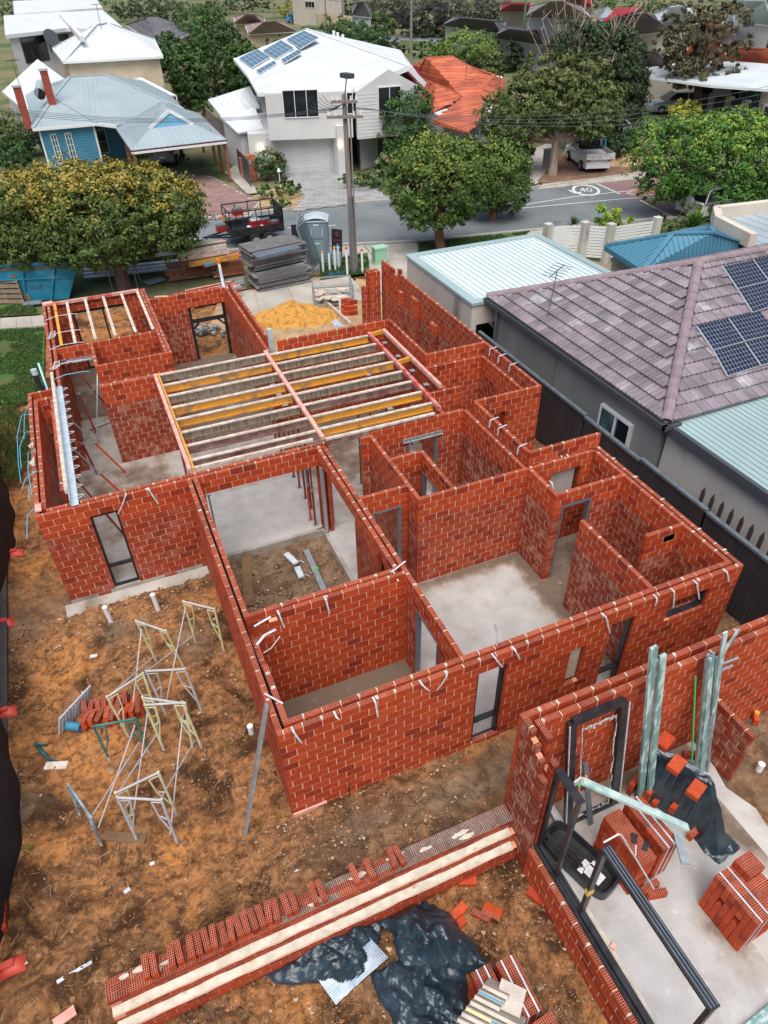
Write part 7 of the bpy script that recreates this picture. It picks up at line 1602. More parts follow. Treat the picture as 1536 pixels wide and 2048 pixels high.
for i in range(9): q = G(1238+i*4, 312-i*1.5); mb.box(q[0]-.02, q[0]+.02, q[1]-.02, q[1]+.02, 0, 1.8)
mb.bar(G(1236, 313)+[0, 0, 1.8], G(1272, 300)+[0, 0, 1.8], .05, .05); mb.bar(G(1236, 313)+[0, 0, .2], G(1272, 300)+[0, 0, .2], .05, .05); mb.build('metal_barrier', M['galv'], label='grey barrier fence panel behind the dug up verge', cat='fence panel')
# ================================================================= TREES
def leafmat(name, c1, c2, tip=None, rough=.6):
    m = bpy.data.materials.new(name); m.use_nodes = True; n = m.node_tree.nodes; l = m.node_tree.links; b = n['Principled BSDF']; b.inputs['Roughness'].default_value = rough; b.inputs['Specular IOR Level'].default_value = .35
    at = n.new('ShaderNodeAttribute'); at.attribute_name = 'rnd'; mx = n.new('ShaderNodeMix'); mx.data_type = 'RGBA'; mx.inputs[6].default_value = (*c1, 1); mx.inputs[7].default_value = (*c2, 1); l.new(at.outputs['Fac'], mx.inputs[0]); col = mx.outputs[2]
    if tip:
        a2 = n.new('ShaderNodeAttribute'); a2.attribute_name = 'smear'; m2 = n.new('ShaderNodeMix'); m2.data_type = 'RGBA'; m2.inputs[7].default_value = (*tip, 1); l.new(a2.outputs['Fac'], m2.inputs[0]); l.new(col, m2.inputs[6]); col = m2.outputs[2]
    l.new(col, b.inputs['Base Color'])
    b.inputs['Subsurface Weight'].default_value = 0
    return m
M['bark'] = mk('bark', (.19, .13, .09), (.12, .08, .06), 5, .9, .5, 15, stretch=(2, 2, .5)); M['bark_pale'] = mk('pale_bark', (.40, .31, .25), (.26, .18, .14), 3, .85, .4, 12, stretch=(2, 2, .5)); M['bark_brown'] = mk('brown_bark', (.24, .11, .06), (.17, .08, .05), 4, .9, .4, 12)
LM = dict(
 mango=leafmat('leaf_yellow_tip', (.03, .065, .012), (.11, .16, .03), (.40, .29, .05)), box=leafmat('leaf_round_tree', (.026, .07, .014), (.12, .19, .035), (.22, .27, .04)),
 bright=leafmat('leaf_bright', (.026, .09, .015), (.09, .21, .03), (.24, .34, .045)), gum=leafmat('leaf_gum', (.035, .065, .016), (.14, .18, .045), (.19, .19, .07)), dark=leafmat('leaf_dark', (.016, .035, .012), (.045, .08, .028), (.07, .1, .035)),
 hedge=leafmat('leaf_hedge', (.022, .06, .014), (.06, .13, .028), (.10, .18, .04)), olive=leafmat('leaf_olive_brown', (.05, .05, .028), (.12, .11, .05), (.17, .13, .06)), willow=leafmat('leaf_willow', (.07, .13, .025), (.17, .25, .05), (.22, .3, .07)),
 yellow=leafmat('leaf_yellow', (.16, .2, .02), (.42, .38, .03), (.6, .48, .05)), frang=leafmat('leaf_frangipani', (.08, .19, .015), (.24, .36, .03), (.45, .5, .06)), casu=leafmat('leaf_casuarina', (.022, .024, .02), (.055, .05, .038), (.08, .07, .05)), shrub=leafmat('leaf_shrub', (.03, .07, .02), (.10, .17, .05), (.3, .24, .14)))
def leaves(mb, lobes, n, size, asp=2.2, clump=.28, gap=.0, droop=0., tipamt=.5, seed=0, tipz=.25):
    """leaf-sized quads in clumps through the outer volume of each ellipsoid lobe"""
    R = np.random.RandomState(seed); vol = np.array([l[3]*l[4]+l[3]*l[5] for l in lobes]); vol = vol/vol.sum()
    zt0 = max(l[2]+l[5] for l in lobes); zb0 = min(l[2]-l[5] for l in lobes)
    for L, w in zip(lobes, vol):
        c = np.array(L[:3]); r = np.array(L[3:6]); k = max(int(n*w), 20); nc = max(int(k/26), 4)
        d = R.normal(size=(nc, 3)); d /= np.linalg.norm(d, axis=1)[:, None]; rad = (R.uniform(.45, 1.0, nc)**.5 if gap else R.uniform(.55, 1.0, nc)**.4)*(1+.08*R.normal(size=nc)); cen = d*rad[:, None]
        if gap: keep = R.uniform(size=nc) > gap; cen = cen[keep]; nc = len(cen)
        ci = R.randint(0, nc, k); ld = R.normal(size=(k, 3)); ld /= np.linalg.norm(ld, axis=1)[:, None]
        cs = R.uniform(.6, 1.4, nc)[ci][:, None]*clump*min(r)
        p = c+cen[ci]*r+ld*cs*R.uniform(.3, 1., (k, 1))*np.array([1, 1, .7])
        out = cen[ci]*1.0+ld*.8+np.array([0, 0, .35]); out /= np.linalg.norm(out, axis=1)[:, None]+1e-6
        nrm = out+R.normal(size=(k, 3))*.45; nrm /= np.linalg.norm(nrm, axis=1)[:, None]
        t = R.normal(size=(k, 3)); t[:, 2] -= droop*2; t -= nrm*np.sum(t*nrm, 1)[:, None]; t /= np.linalg.norm(t, axis=1)[:, None]+1e-6; s = np.cross(nrm, t)
        sz = size*R.uniform(.7, 1.3, (k, 1)); a = t*sz*.5; b = s*sz*.5/asp
        V = np.stack([p-a, p+b*1.0-a*.1, p+a, p-b*1.0-a*.1], 1).reshape(-1, 3); F = np.arange(4*k).reshape(k, 4)
        rnd = np.clip(R.uniform(0, 1, nc)[ci]*.6+R.uniform(0, .4, k), 0, 1)
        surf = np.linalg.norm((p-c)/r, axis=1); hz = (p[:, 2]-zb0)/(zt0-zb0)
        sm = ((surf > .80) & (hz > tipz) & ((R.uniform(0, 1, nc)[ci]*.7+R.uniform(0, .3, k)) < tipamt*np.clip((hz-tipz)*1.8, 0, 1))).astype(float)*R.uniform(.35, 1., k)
        n0 = mb.n; mb.V.append(V); mb.F.append(F+n0); mb.R.append(rnd); mb.K.append(sm); mb.M.append(np.zeros(k, int)); mb.n += len(V)
def tree(name, label, base, lobes_px, n, size, leaf, trunk_r=.18, bark='bark', trunk_top=None, group=None, cat='tree', trunk=True, limbs=True, **kw):
    """base pixel on the ground; lobes_px = (px, py, rx_px, ry_px, depth_offset_m)"""
    b = G(*base) if len(base) == 2 else np.array(base, float); n_ = -FW; D = np.dot(b-np.array([0, 0, CH]), _f); sc = FPX/D; lobes = []
    for (x, y, rx, ry, dz) in lobes_px:
        p = onplane(x, y, b+FW*dz, n_); s2 = FPX/np.dot(p-np.array([0, 0, CH]), _f); rxm = rx/s2; rym = ry/s2
        lobes.append((p[0], p[1], p[2], rxm, rxm*.85, rym*1.05))
    t = thing(name, label, cat, (b[0], b[1], 0), 0, group)
    if trunk:
        c = np.array(lobes[0][:3]); top = c-[0, 0, lobes[0][5]*.3]; rs_ = random.Random(int(b[0]*10)); mb = MB(); fork = b+(top-b)*.55+[0, 0, 0]
        mb.tube([b-[0, 0, .1], b+(fork-b)*.3+[rs_.uniform(-.05, .05), 0, 0], fork, top], [trunk_r*1.25, trunk_r, trunk_r*.85, trunk_r*.4], 9); tk = mb.build('trunk', M[bark], t)
        if limbs:
            for i, L in enumerate(lobes):
                q = np.array(L[:3]); 
                for s in range(3 if len(lobes) < 6 else 2):
                    e_ = q+np.array([rs_.uniform(-.6, .6)*L[3], rs_.uniform(-.6, .6)*L[4], rs_.uniform(-.2, .4)*L[5]]); m_ = fork+(e_-fork)*.5+np.array([rs_.uniform(-.1, .1)*L[3], 0, -.12*np.linalg.norm(e_-fork)])
                    mb = MB(); mb.tube([fork-[0, 0, .1], m_, e_], [trunk_r*.55, trunk_r*.32, trunk_r*.1], 6); mb.build('limb', M[bark], tk)
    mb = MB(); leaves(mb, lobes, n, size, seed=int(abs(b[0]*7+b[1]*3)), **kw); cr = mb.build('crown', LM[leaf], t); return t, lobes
tree('street_tree', 'wide umbrella shaped street tree with yellow tipped crown, beside the skip bin', (250, 578),
     [(210, 430, 130, 75, 0), (80, 430, 110, 72, .3), (-30, 440, 90, 70, .4), (320, 425, 95, 62, .3), (150, 375, 105, 48, .6), (250, 372, 95, 45, .6), (330, 395, 70, 45, 1.0), (50, 385, 80, 40, 1), (200, 480, 120, 45, -.3), (60, 485, 90, 42, -.3), (320, 470, 80, 42, 0)], 70000, .17, 'mango', .30, 'bark', tipamt=.85, tipz=.42, clump=.26)
tree('street_tree', 'round clipped looking green street tree on the lawn before the flat garage', (882, 500),
     [(872, 365, 98, 82, 0), (855, 320, 70, 42, .3), (900, 320, 60, 40, .5), (820, 380, 48, 50, 0), (925, 385, 50, 50, 0), (870, 420, 75, 32, -.2)], 26000, .17, 'box', .24, 'bark_brown', tipamt=.45, clump=.20)
tree('street_tree', 'darker round tree crown joined to the right of the round street tree', (985, 440), [(1000, 350, 65, 60, 0), (960, 325, 55, 45, .3), (1025, 385, 38, 42, 0), (975, 390, 45, 30, 0)], 14000, .17, 'box', .2, 'bark_brown', tipamt=.3)
tree('street_tree', 'dense bright green street tree at the right above the white four wheel drive', (1390, 430),
     [(1340, 320, 80, 70, 0), (1420, 310, 90, 72, .2), (1500, 320, 85, 80, .2), (1560, 320, 80, 90, .5), (1300, 290, 45, 48, .3), (1380, 270, 80, 38, .8), (1470, 262, 80, 38, 1), (1440, 375, 90, 42, -.3), (1520, 385, 70, 48, -.2), (1330, 370, 55, 30, 0)], 42000, .18, 'bright', .30, 'bark_brown', tipamt=.5, clump=.22)
tree('small_tree', 'glossy dark green tree growing in front of the weatherboard gable of the white house', (818, 345), [(815, 240, 52, 50, 0), (800, 275, 45, 40, 0), (835, 210, 32, 30, .2), (815, 310, 45, 30, 0)], 10000, .19, 'hedge', .12, tipamt=.4, gap=.1)
tree('gum_tree', 'broad olive green gum tree with pale pink trunk beside the white utility', (1105, 350),
     [(1120, 200, 70, 50, .2), (1050, 215, 75, 52, 0), (1190, 220, 65, 55, .3), (1000, 235, 50, 45, 0), (1080, 150, 55, 40, 1), (1160, 150, 60, 42, 1), (1040, 250, 60, 28, -.3), (1190, 246, 52, 28, -.2), (1120, 240, 50, 22, 0)], 34000, .22, 'gum', .28, 'bark_pale', tipamt=.4, droop=.6, clump=.2, gap=.15)
tree('gum_tree', 'tall dark green tree behind the broad olive gum tree', (1215, 300), [(1200, 120, 60, 60, 0), (1250, 150, 50, 70, 0), (1150, 90, 50, 40, .5), (1240, 220, 52, 70, 0), (1215, 80, 45, 32, .5)], 22000, .26, 'dark', .25, tipamt=.3, droop=.3)
tree('gum_tree', 'tall sparse brownish gum tree in front of the beige house', (1395, 235),
     [(1400, 60, 55, 28, 0), (1460, 40, 45, 25, .5), (1370, 95, 45, 25, 0), (1480, 90, 28, 22, 0), (1340, 50, 28, 20, 0), (1420, 110, 50, 22, 0), (1325, 90, 18, 35, 0), (1385, 150, 60, 25, 0), (1450, 150, 45, 18, 0), (1420, 20, 60, 18, 1), (1375, 130, 50, 20, 0)], 16000, .26, 'olive', .35, 'bark', tipamt=.3, droop=.5, gap=.35, clump=.3)
for i, (x, y0, w, h_, lab) in enumerate(((430, 100, 58, 85, 'tall dense dark tree in the middle of the row left of the white house'), (375, 150, 38, 60, 'narrower dark tree at the left end of the dark row, behind the cream brick house'), (485, 130, 35, 60, 'dark tree at the right end of the dark row touching the white house roof'), (400, 60, 50, 45, 'upper tree of the dark row reaching to the far grey tiled roof'), (340, 110, 30, 45, 'rounded tree growing close to the cream brick wall'))):
    tree('cypress_tree', lab, (x, y0+h_+8), [(x, y0, w, h_*.75, 0), (x-5, y0-h_*.4, w*.7, h_*.5, 0), (x+4, y0+h_*.5, w*.95, h_*.45, 0)], 9000, .28, 'hedge', .2, tipamt=.35, droop=.6, clump=.22)
for i, (x, y, w, h_, lf, lab) in enumerate(((275, 15, 55, 22, 'dark', 'dark round tree behind the flat roofed modern houses'), (330, 20, 40, 25, 'dark', 'dark tree top behind the grey tiled house'), (20, 25, 22, 25, 'hedge', 'green tree at the very top left corner'), (460, 5, 55, 18, 'dark', 'dark tree top behind the cypress row, at the top edge'), (570, 18, 16, 14, 'yellow', 'small yellowish tree near the bright blue car'), (635, 25, 20, 15, 'olive', 'little brown leaved street tree on the far side street'), (700, 65, 45, 28, 'hedge', 'round dark bush right of the pole behind the white house'), (735, 80, 45, 22, 'hedge', 'low green bush left of the far timber power pole'), (715, 28, 22, 14, 'hedge', 'green bush beside the little grey gabled house'),
        (770, 20, 45, 32, 'casu', 'dark feathery tree at top centre, left one'), (845, 28, 50, 42, 'casu', 'tall dark feathery tree right of the far timber pole'), (925, 30, 55, 38, 'casu', 'wide dark feathery tree over the long dark tiled house'), (985, 20, 40, 30, 'casu', 'dark feathery tree at top centre, right one'), (940, 95, 62, 36, 'willow', 'soft yellow green willow like tree behind the orange roof'), (885, 105, 28, 25, 'willow', 'small yellow green bush left of the willow like tree'), (1020, 110, 25, 30, 'dark', 'dark bush against the pale blue side wall'),
        (1110, 70, 30, 22, 'dark', 'dark tree top between the white house and the olive gum'), (1230, 8, 40, 12, 'bright', 'green tree tops at the top edge above the red roofs'), (1295, 12, 38, 14, 'hedge', 'dark green tree tops at the top edge behind the navy roof'), (1345, 15, 30, 14, 'olive', 'brownish tree top at the top edge left of the sparse gum'), (1520, 60, 30, 60, 'dark', 'dark tree at the top right corner beside the green roof'), (1370, 222, 38, 22, 'yellow', 'golden yellow bush behind the dense bright street tree'), (1430, 245, 60, 22, 'bright', 'low bright green hedge before the pillared front fence'), (1520, 250, 45, 20, 'bright', 'bright green bush at the right edge before the front fence'),
        (985, 130, 25, 28, 'gum', 'leafy bush between the orange roof and the gum tree'), (1010, 300, 60, 30, 'hedge', 'dark shrub bed under the broad gum tree'), (1240, 290, 35, 30, 'dark', 'dark shrubs behind the white utility'), (970, 205, 30, 30, 'gum', 'gum foliage overlapping the right end of the orange roof'), (905, 290, 38, 22, 'hedge', 'low shrubs between the orange roof and the round street tree'), (780, 325, 28, 24, 'shrub', 'grey green shrub bed right of the white house door'), (730, 355, 45, 16, 'shrub', 'low flowering ground shrubs along the grey paved drive'),
        (540, 325, 32, 30, 'shrub', 'trimmed hedge bush right of the brick gate pier'), (560, 378, 48, 12, 'hedge', 'low green ground cover beside the garden lamp'), (562, 403, 22, 8, 'bright', 'small green patch of shrubs by the kerb'), (25, 310, 38, 28, 'hedge', 'green bush at the left edge before the blue cottage'), (25, 265, 48, 45, 'shrub', 'drooping palm like plant at the left edge beside the blue cottage'), (405, 215, 20, 14, 'hedge', 'round bush between the carport and the white house wing'), (1330, 255, 12, 6, 'bright', 'tuft of shrub behind the silver wagon'), (320, 315, 60, 8, 'dark', 'shade loving plants at the back of the carport'))):
    base = (x, y+h_+4); big_ = h_ > 20
    tree('tree' if big_ and y < 200 else 'shrub', lab, base, [(x, y, w, h_*.8, 0), (x-w*.4, y+h_*.25, w*.6, h_*.6, 0), (x+w*.4, y+h_*.2, w*.6, h_*.65, 0)], int(max(900, w*h_*3.6)), .32 if y < 150 else .18, lf, .15, cat='tree' if big_ and y < 200 else 'shrub', limbs=False, tipamt=.35, droop=.4 if lf in ('casu', 'willow', 'shrub') else 0, clump=.3)
FT = [(x, y) for x, y in ((120, 2), (180, -4), (395, 14), (520, 2), (610, 2), (668, 50), (690, 12), (748, 48), (800, 52), (860, 62), (905, 66), (1000, 42), (1075, 92), (1100, 40), (1150, 88), (1205, 2), (1265, 92), (1300, 52), (1350, 98), (1395, 160), (1440, 20), (1480, 120), (1500, 60), (1310, 150), (1355, 160), (540, 86), (420, 22), (250, 22), (650, 95), (860, 98), (780, 92))]
FN = ['over the far flat white roof', 'at the top edge above the flat white roofs', 'right of the grey tiled roof', 'above the pink tiled roofs', 'right of the bright blue car', 'by the limestone wall', 'over the limestone wall', 'left of the timber pole foot', 'right of the timber pole foot', 'beside the white boundary fence', 'left of the long dark roof', 'over the long dark roof', 'below the white two storey house', 'on the red and brown roofs', 'between the white house and the gum', 'at the top edge over the red roof', 'below the navy tiled roof', 'left of the white gabled roof', 'behind the small dark roof', 'behind the pillared fence', 'above the sparse gum', 'right of the sparse gum', 'under the green roof', 'behind the silver wagon', 'left of the silver wagon', 'touching the solar roof', 'over the dark row', 'behind the flat roofs at right', 'behind the solar roof ridge', 'right of the low green bush', 'behind the rooftop cooler']
for i, (x, y) in enumerate(FT):
    lf = ('dark', 'hedge', 'gum', 'dark', 'olive', 'hedge')[i % 6]; w = 26+(i*7) % 17; h_ = 12+(i*5) % 9
    tree('far_tree', 'distant %s suburban tree, %s' % (('dark green', 'mid green', 'olive gum', 'blackish', 'brownish', 'leafy green')[i % 6], FN[i]), (x, y+h_+3), [(x, y, w, h_, 0), (x-w*.5, y+h_*.3, w*.6, h_*.6, 0), (x+w*.5, y+h_*.2, w*.6, h_*.6, 0)], int(w*h_*2.6), .36 if y < 100 else .26, lf, .15, cat='tree', limbs=False, trunk=False, group='distant trees among the far houses', tipamt=.3, clump=.3)
# bare brown shrub, dead branches
def bare(name, label, base, h_, spread, n, mat='bark_brown', seed=0, cat='shrub', r=.03):
    b = G(*base); mb = MB(); rs_ = random.Random(seed)
    for i in range(n):
        a = rs_.uniform(0, 6.28); s = rs_.uniform(.2, 1)*spread; hh = h_*rs_.uniform(.6, 1); tp_ = b+np.array([math.cos(a)*s, math.sin(a)*s, hh]); md_ = b+(tp_-b)*.5+np.array([0, 0, .12*hh]); mb.tube([b, md_, tp_], [r*1.5, r, r*.3], 4)
        for k in range(3): q = md_+(tp_-md_)*rs_.random(); mb.tube([q, q+np.array([rs_.uniform(-.4, .4), rs_.uniform(-.4, .4), rs_.uniform(.1, .5)])*spread*.6], [r*.6, r*.2], 3)
    return mb.build(name, M[mat], label=label, cat=cat)
bare('bare_shrub', 'leafless reddish brown shrub before the dark tree row', (385, 200), 4.0, 1.4, 34, 'bark_brown', 3, r=.04)
o = bare('bare_branches', 'grey leafless branches sticking out of the top of the olive gum', (1140, 300), 10.5, 4.2, 40, 'bark_pale', 5, 'branches', .05)
# frangipani and strappy plants by the slat fence
tree('frangipani_tree', 'frangipani with big yellow green leaves behind the white slat fence', (1218, 492), [(1215, 432, 38, 22, 0), (1190, 445, 22, 14, 0), (1245, 440, 22, 18, 0), (1218, 415, 24, 12, 0)], 620, .34, 'frang', .07, 'bark_pale', tipamt=.5, gap=.1, clump=.35, asp=3.)
def strappy(label, base, n, L, leaf='bright', seed=0, name='strappy_plant', cat='plant', w=.05):
    b = G(*base) if len(base) == 2 else np.array(base, float); R = random.Random(seed); mb = MB()
    for i in range(n):
        a = R.uniform(0, 6.28); l_ = L*R.uniform(.6, 1.1); el = R.uniform(.4, 1.4); d = np.array([math.cos(a)*math.cos(el), math.sin(a)*math.cos(el), math.sin(el)]); s = np.array([-math.sin(a), math.cos(a), 0])*w/2
        m_ = b+d*l_*.6; e_ = b+d*l_-[0, 0, l_*.12]; mb.poly([b-s*.6, b+s*.6, m_+s, m_-s], r=R.random()); mb.poly([m_-s, m_+s, e_], r=R.random(), k=.3)
    return mb.build(name, LM[leaf], label=label, cat=cat)
strappy('spiky green plant behind the first slat fence panel', (1146, 452), 50, .7, 'hedge', 1); strappy('smaller spiky plant left of the frangipani', (1170, 458), 40, .5, 'hedge', 2); strappy('large star shaped spiky plant before the white four wheel drive', (1388, 452), 60, 1.1, 'bright', 3, w=.09)
for i, (x, y) in enumerate(((1320, 440), (1345, 452), (1300, 455), (1365, 440), (1330, 462))): 
    tree('shrub', 'garden shrub behind the slat fence and blue roof, %s' % ('tallest', 'nearest the spare wheel', 'nearest the frangipani', 'beside the star shaped plant', 'lowest in front')[i], (x, y+12), [(x, y, 22, 16, 0)], 500, .16, 'shrub', .05, trunk=False, cat='shrub', droop=.3, gap=.2)
strappy('clump of bright green grass on the orange sand by the black mesh fence', (*G(62, 1712, -.05)[:2], -.08), 140, .30, 'bright', 7, 'grass_clump', 'grass clump', .012)
# grass on the near lawns and pole patch
def grassfield(name, polys, dens, h_, seed, leaf='bright', z=.05):
    R = np.random.RandomState(seed); mb = MB()
    for P in polys:
        Q = np.array([G(x, y, z)[:2] for x, y in P]); lo, hi = Q.min(0), Q.max(0); k = int(dens*np.prod(hi-lo)); p = R.uniform(lo, hi, (k, 2)); ins = np.zeros(k, bool)
        for a, c in zip(Q, np.roll(Q, -1, 0)):
            cond = (a[1] > p[:, 1]) != (c[1] > p[:, 1]); xx = (c[0]-a[0])*(p[:, 1]-a[1])/(c[1]-a[1]+1e-9)+a[0]; ins ^= cond & (p[:, 0] < xx)
        p = p[ins]; dens_ = fbm(p[:, 0]*1.3, p[:, 1]*1.3, 4, seed); p = p[dens_ > -.12]; k = len(p)
        a = R.uniform(0, 6.28, k); w = .018; hh = h_*R.uniform(.5, 1.3, k); b = np.column_stack([p, np.full(k, z)]); s = np.column_stack([np.cos(a), np.sin(a), 0*a])*w; t = b+np.column_stack([R.normal(size=k)*.03, R.normal(size=k)*.03, hh])
        V = np.stack([b-s, b+s, t], 1).reshape(-1, 3); F = np.arange(3*k).reshape(k, 3); n0 = mb.n; mb.V.append(V); mb.F.append(F+n0); mb.R.append(R.uniform(0, 1, k)); mb.K.append((R.uniform(size=k) < .12)*.6); mb.M.append(np.zeros(k, int)); mb.n += len(V)
    return mb.build(name, LM[leaf], kind='stuff')
grassfield('grass', [[(-60, 668), (88, 655), (80, 800), (70, 900), (40, 960), (-80, 960)], [(-60, 636), (80, 628), (60, 606), (-60, 612)], [(640, 560), (740, 545), (735, 505), (640, 525)], [(836, 486), (1060, 463), (1040, 475), (838, 522)]], 900, .09, 4, 'hedge')

# ================================================================= YARD DETAILS
M['trestle_y'] = mk('yellow_paint_worn', (.50, .50, .20), (.60, .60, .42), 4, .6, c3=(.35, .33, .3), s3=6, w3=(.58, .7)); M['trestle_g'] = mk('green_paint', (.02, .13, .11), (.05, .2, .17), 4, .5); M['trestle_w'] = mk('grey_white_paint', (.48, .48, .46), (.38, .38, .40), 5, .6); M['trestle_l'] = mk('lavender_paint', (.38, .38, .46), (.5, .5, .5), 5, .6); M['trestle_b'] = mk('blue_grey_paint', (.12, .20, .25), (.3, .4, .44), 3, .5)
def trestle(label, t0, t1, b0_, b1, leg='trestle_y', topm='trestle_w', zt_=1.22):
    B0, B1 = G(*b0_, 0), G(*b1, 0); z0, z1 = float(zt(*B0[:2])), float(zt(*B1[:2])); B0, B1 = G(*b0_, z0), G(*b1, z1)
    T0, T1 = G(*t0, z0+zt_), G(*t1, z1+zt_)
    # keep true: if the pixel reading would make a leg lean too far, stand it straighter
    for T_, B_ in ((T0, B0), (T1, B1)):
        d = T_[:2]-B_[:2]; L = np.linalg.norm(d)
        if L > .35: T_[:2] = B_[:2]+d/L*.35
    t = thing('scaffold_trestle', label, 'scaffold frame', tuple(B0), 0, 'folding scaffold frames standing on the orange sand')
    for a, c in ((B0, T0), (B1, T1)):
        mb = MB(); mb.tube([a, c+(c-a)*.02], .024, 7); lg = mb.build('leg', M[leg], t); mb = MB(); mb.tube([a, a+(c-a)*.1], .027, 7); mb.build('foot', M['trestle_w'], lg)
    mb = MB(); mb.tube([T0, T1], .022, 7); mb.build('top_rail', M[topm], t)
    e = (T1-T0)
    for s, (a, c) in ((1, (B0, T0)), (-1, (B1, T1))):
        m0 = T0+e*(.25 if s > 0 else .75)+(a-c)*.06; lo_ = a+(c-a)*.22; mb = MB(); mb.tube([m0, m0+(lo_-m0)*.45+e*s*.06, lo_], .015, 6)
        mb.tube([c+(a-c)*.45, m0+(lo_-m0)*.42+e*s*.05], .012, 5); mb.tube([c+(a-c)*.06, m0], .012, 5); mb.build('brace', M[leg], t)
    return t
trestle('pale yellow scaffold frame farthest right, nearest the brick wall', (367, 1203), (429, 1218), (391, 1283), (448, 1302))
trestle('pale yellow scaffold frame nearest the two white pipes', (272, 1242), (332, 1262), (313, 1322), (368, 1337))
trestle('grey topped scaffold frame in the middle, right of the brick pile', (292, 1342), (370, 1338), (331, 1428), (403, 1422), 'trestle_w')
trestle('yellow scaffold frame standing over the brick pile', (214, 1394), (286, 1347), (258, 1475), (318, 1440))
trestle('yellow scaffold frame of the close pair right of the green frame, back one', (285, 1395), (370, 1407), (322, 1480), (385, 1495))
trestle('yellow scaffold frame of the close pair right of the green frame, front one', (290, 1410), (365, 1405), (328, 1500), (403, 1495))
trestle('dark green scaffold frame in front of the brick pile', (187, 1453), (271, 1437), (219, 1520), (298, 1505), 'trestle_g', 'trestle_g', 1.0)
trestle('bright yellow scaffold frame of the lowest crossed pair', (231, 1586), (317, 1545), (268, 1650), (353, 1628))
trestle('lavender grey scaffold frame of the lowest crossed pair', (235, 1595), (323, 1600), (274, 1680), (355, 1686), 'trestle_l')
trestle('blue grey scaffold frame seen edge on at lower left', (137, 1570), (182, 1635), (160, 1630), (203, 1690), 'trestle_b', 'trestle_b', .9)
br_ = [((283, 1258, 1.05), (262, 1440, .05), 'from the frame near the white pipes to the brick pile'), ((371, 1215, 1.1), (333, 1400, .05), 'down from the frame nearest the brick wall'), ((388, 1270, .3), (290, 1345, .9), 'low between the two farthest frames'), ((308, 1312, .4), (215, 1395, 1.1), 'linking the frame near the pipes to the one over the bricks'),
       ((295, 1425, .8), (268, 1620, .3), 'from the close pair down to the lowest pair, left one'), ((366, 1430, .8), (340, 1670, .05), 'from the close pair down to the lowest pair, right one'), ((270, 1450, .9), (197, 1655, .05), 'from the green frame to the edge on frame'), ((278, 1485, .4), (185, 1630, .8), 'low link to the edge on frame'), ((312, 1470, .6), (233, 1590, 1.0), 'crossing in front of the green frame'), ((390, 1480, .4), (323, 1595, 1.1), 'from the right foot of the close pair')]
for i, (a, c, l_) in enumerate(br_):
    A_ = G(*a); C_ = G(*c); A_ = G(a[0], a[1], a[2]+float(zt(*A_[:2]))); C_ = G(c[0], c[1], c[2]+float(zt(*C_[:2]))); mb = MB(); mb.tube([A_, C_], .013, 6); mb.build('scaffold_pole', M['trestle_w'], label='thin grey scaffold brace '+l_, cat='brace', group='thin scaffold braces')
# pile of bricks, plastic cover, pipe, scraps
bp_ = thing('brick_pile', 'untidy pile of loose red bricks behind the yellow and green scaffold frames', 'brick pile', tuple(G(225, 1440))); rs = random.Random(31)
for i in range(34):
    u = i % 9; v = (i//9) % 2; w_ = i//18; p = G(178+u*13, 1452-u*3-v*22, float(-.05)); brick_obj(.305, .09, .162, rs.random() < .6, p+np.array([rs.uniform(-.03, .03), rs.uniform(-.03, .03), .07+w_*.15]), (rs.uniform(-.3, .3), rs.uniform(-.25, .25), 1.3+rs.uniform(-.35, .35)), bp_)
def ori(p, ex, ez): pass
M['tray'] = mk('pale_grey_plastic', (.42, .41, .44), (.36, .35, .38), 4, .5)
tl = thing('ribbed_cover', 'pale grey ribbed plastic lid leaning on the brick pile', 'plastic lid', tuple(G(125, 1465))); A_ = G(118, 1470, -.02); B_ = G(180, 1402, -.02); u_ = (B_-A_); up = np.array([.12, .05, .40]); n_ = np.cross(u_, up); n_ /= np.linalg.norm(n_)
mb = MB(); mb.obox(A_+u_/2+up/2, u_, n_*.04, up); mb.build('shell', M['tray'], tl)
for i in range(9): mb = MB(); q = A_+u_*(.08+i*.1); s_ = -1 if n_@FW > 0 else 1; mb.bar(q+up*.1+n_*s_*.028, q+up*.9+n_*s_*.028, .02, .02); mb.build('rib', M['tray'], tl)
mb = MB(); q = A_+u_*.48+up*.55+n_*s_*.035; mb.obox(q, u_*.12, n_*.004, up*.5); mb.build('sticker', M['strap'], tl)
p = G(152, 1462, .0); mb = MB(); mb.tube([p+[-.12, .1, .12], p+[.12, -.05, .12]], .09, 12); mb.build('blue_pipe', mk('blue_pipe', (.04, .22, .32), (.03, .15, .25), 5, .5), label='short blue pipe end beside the pale plastic lid', cat='pipe')
for (x, y, x2, y2, lab) in ((222, 1243, 210, 1218, 'left white pipe stub rising from the soil before the wing wall'), (316, 1218, 305, 1188, 'right white pipe stub rising from the soil before the wing wall')):
    p = G(x, y, -.17); mb = MB(); mb.tube([p-[0, 0, .05], p+[-.02, 0, .48]], .055, 12); mb.tube([p+[-.02, 0, .47], p+[-.02, 0, .50]], .062, 12); mb.build('pipe_stub', M['fascia'], label=lab, cat='pipe')
p = G(503, 1466, .03); mb = MB(); mb.tube([p-[0, 0, .05], p+[0, 0, .22]], .055, 12); mb.tube([p+[0, 0, .21], p+[0, 0, .24]], .062, 12); mb.build('pipe_stub', M['fascia'], label='short white pipe stub beside the front corner of the house', cat='pipe')
a_ = G(490, 1668, .12); c_ = np.array([.80, 6.98, 2.66]); plank('steel_batten', a_, c_, .10, .05, M['galv'], 'grey galvanised length leaning on the left wall top near the front corner', 'batten', (1, 0, 0))
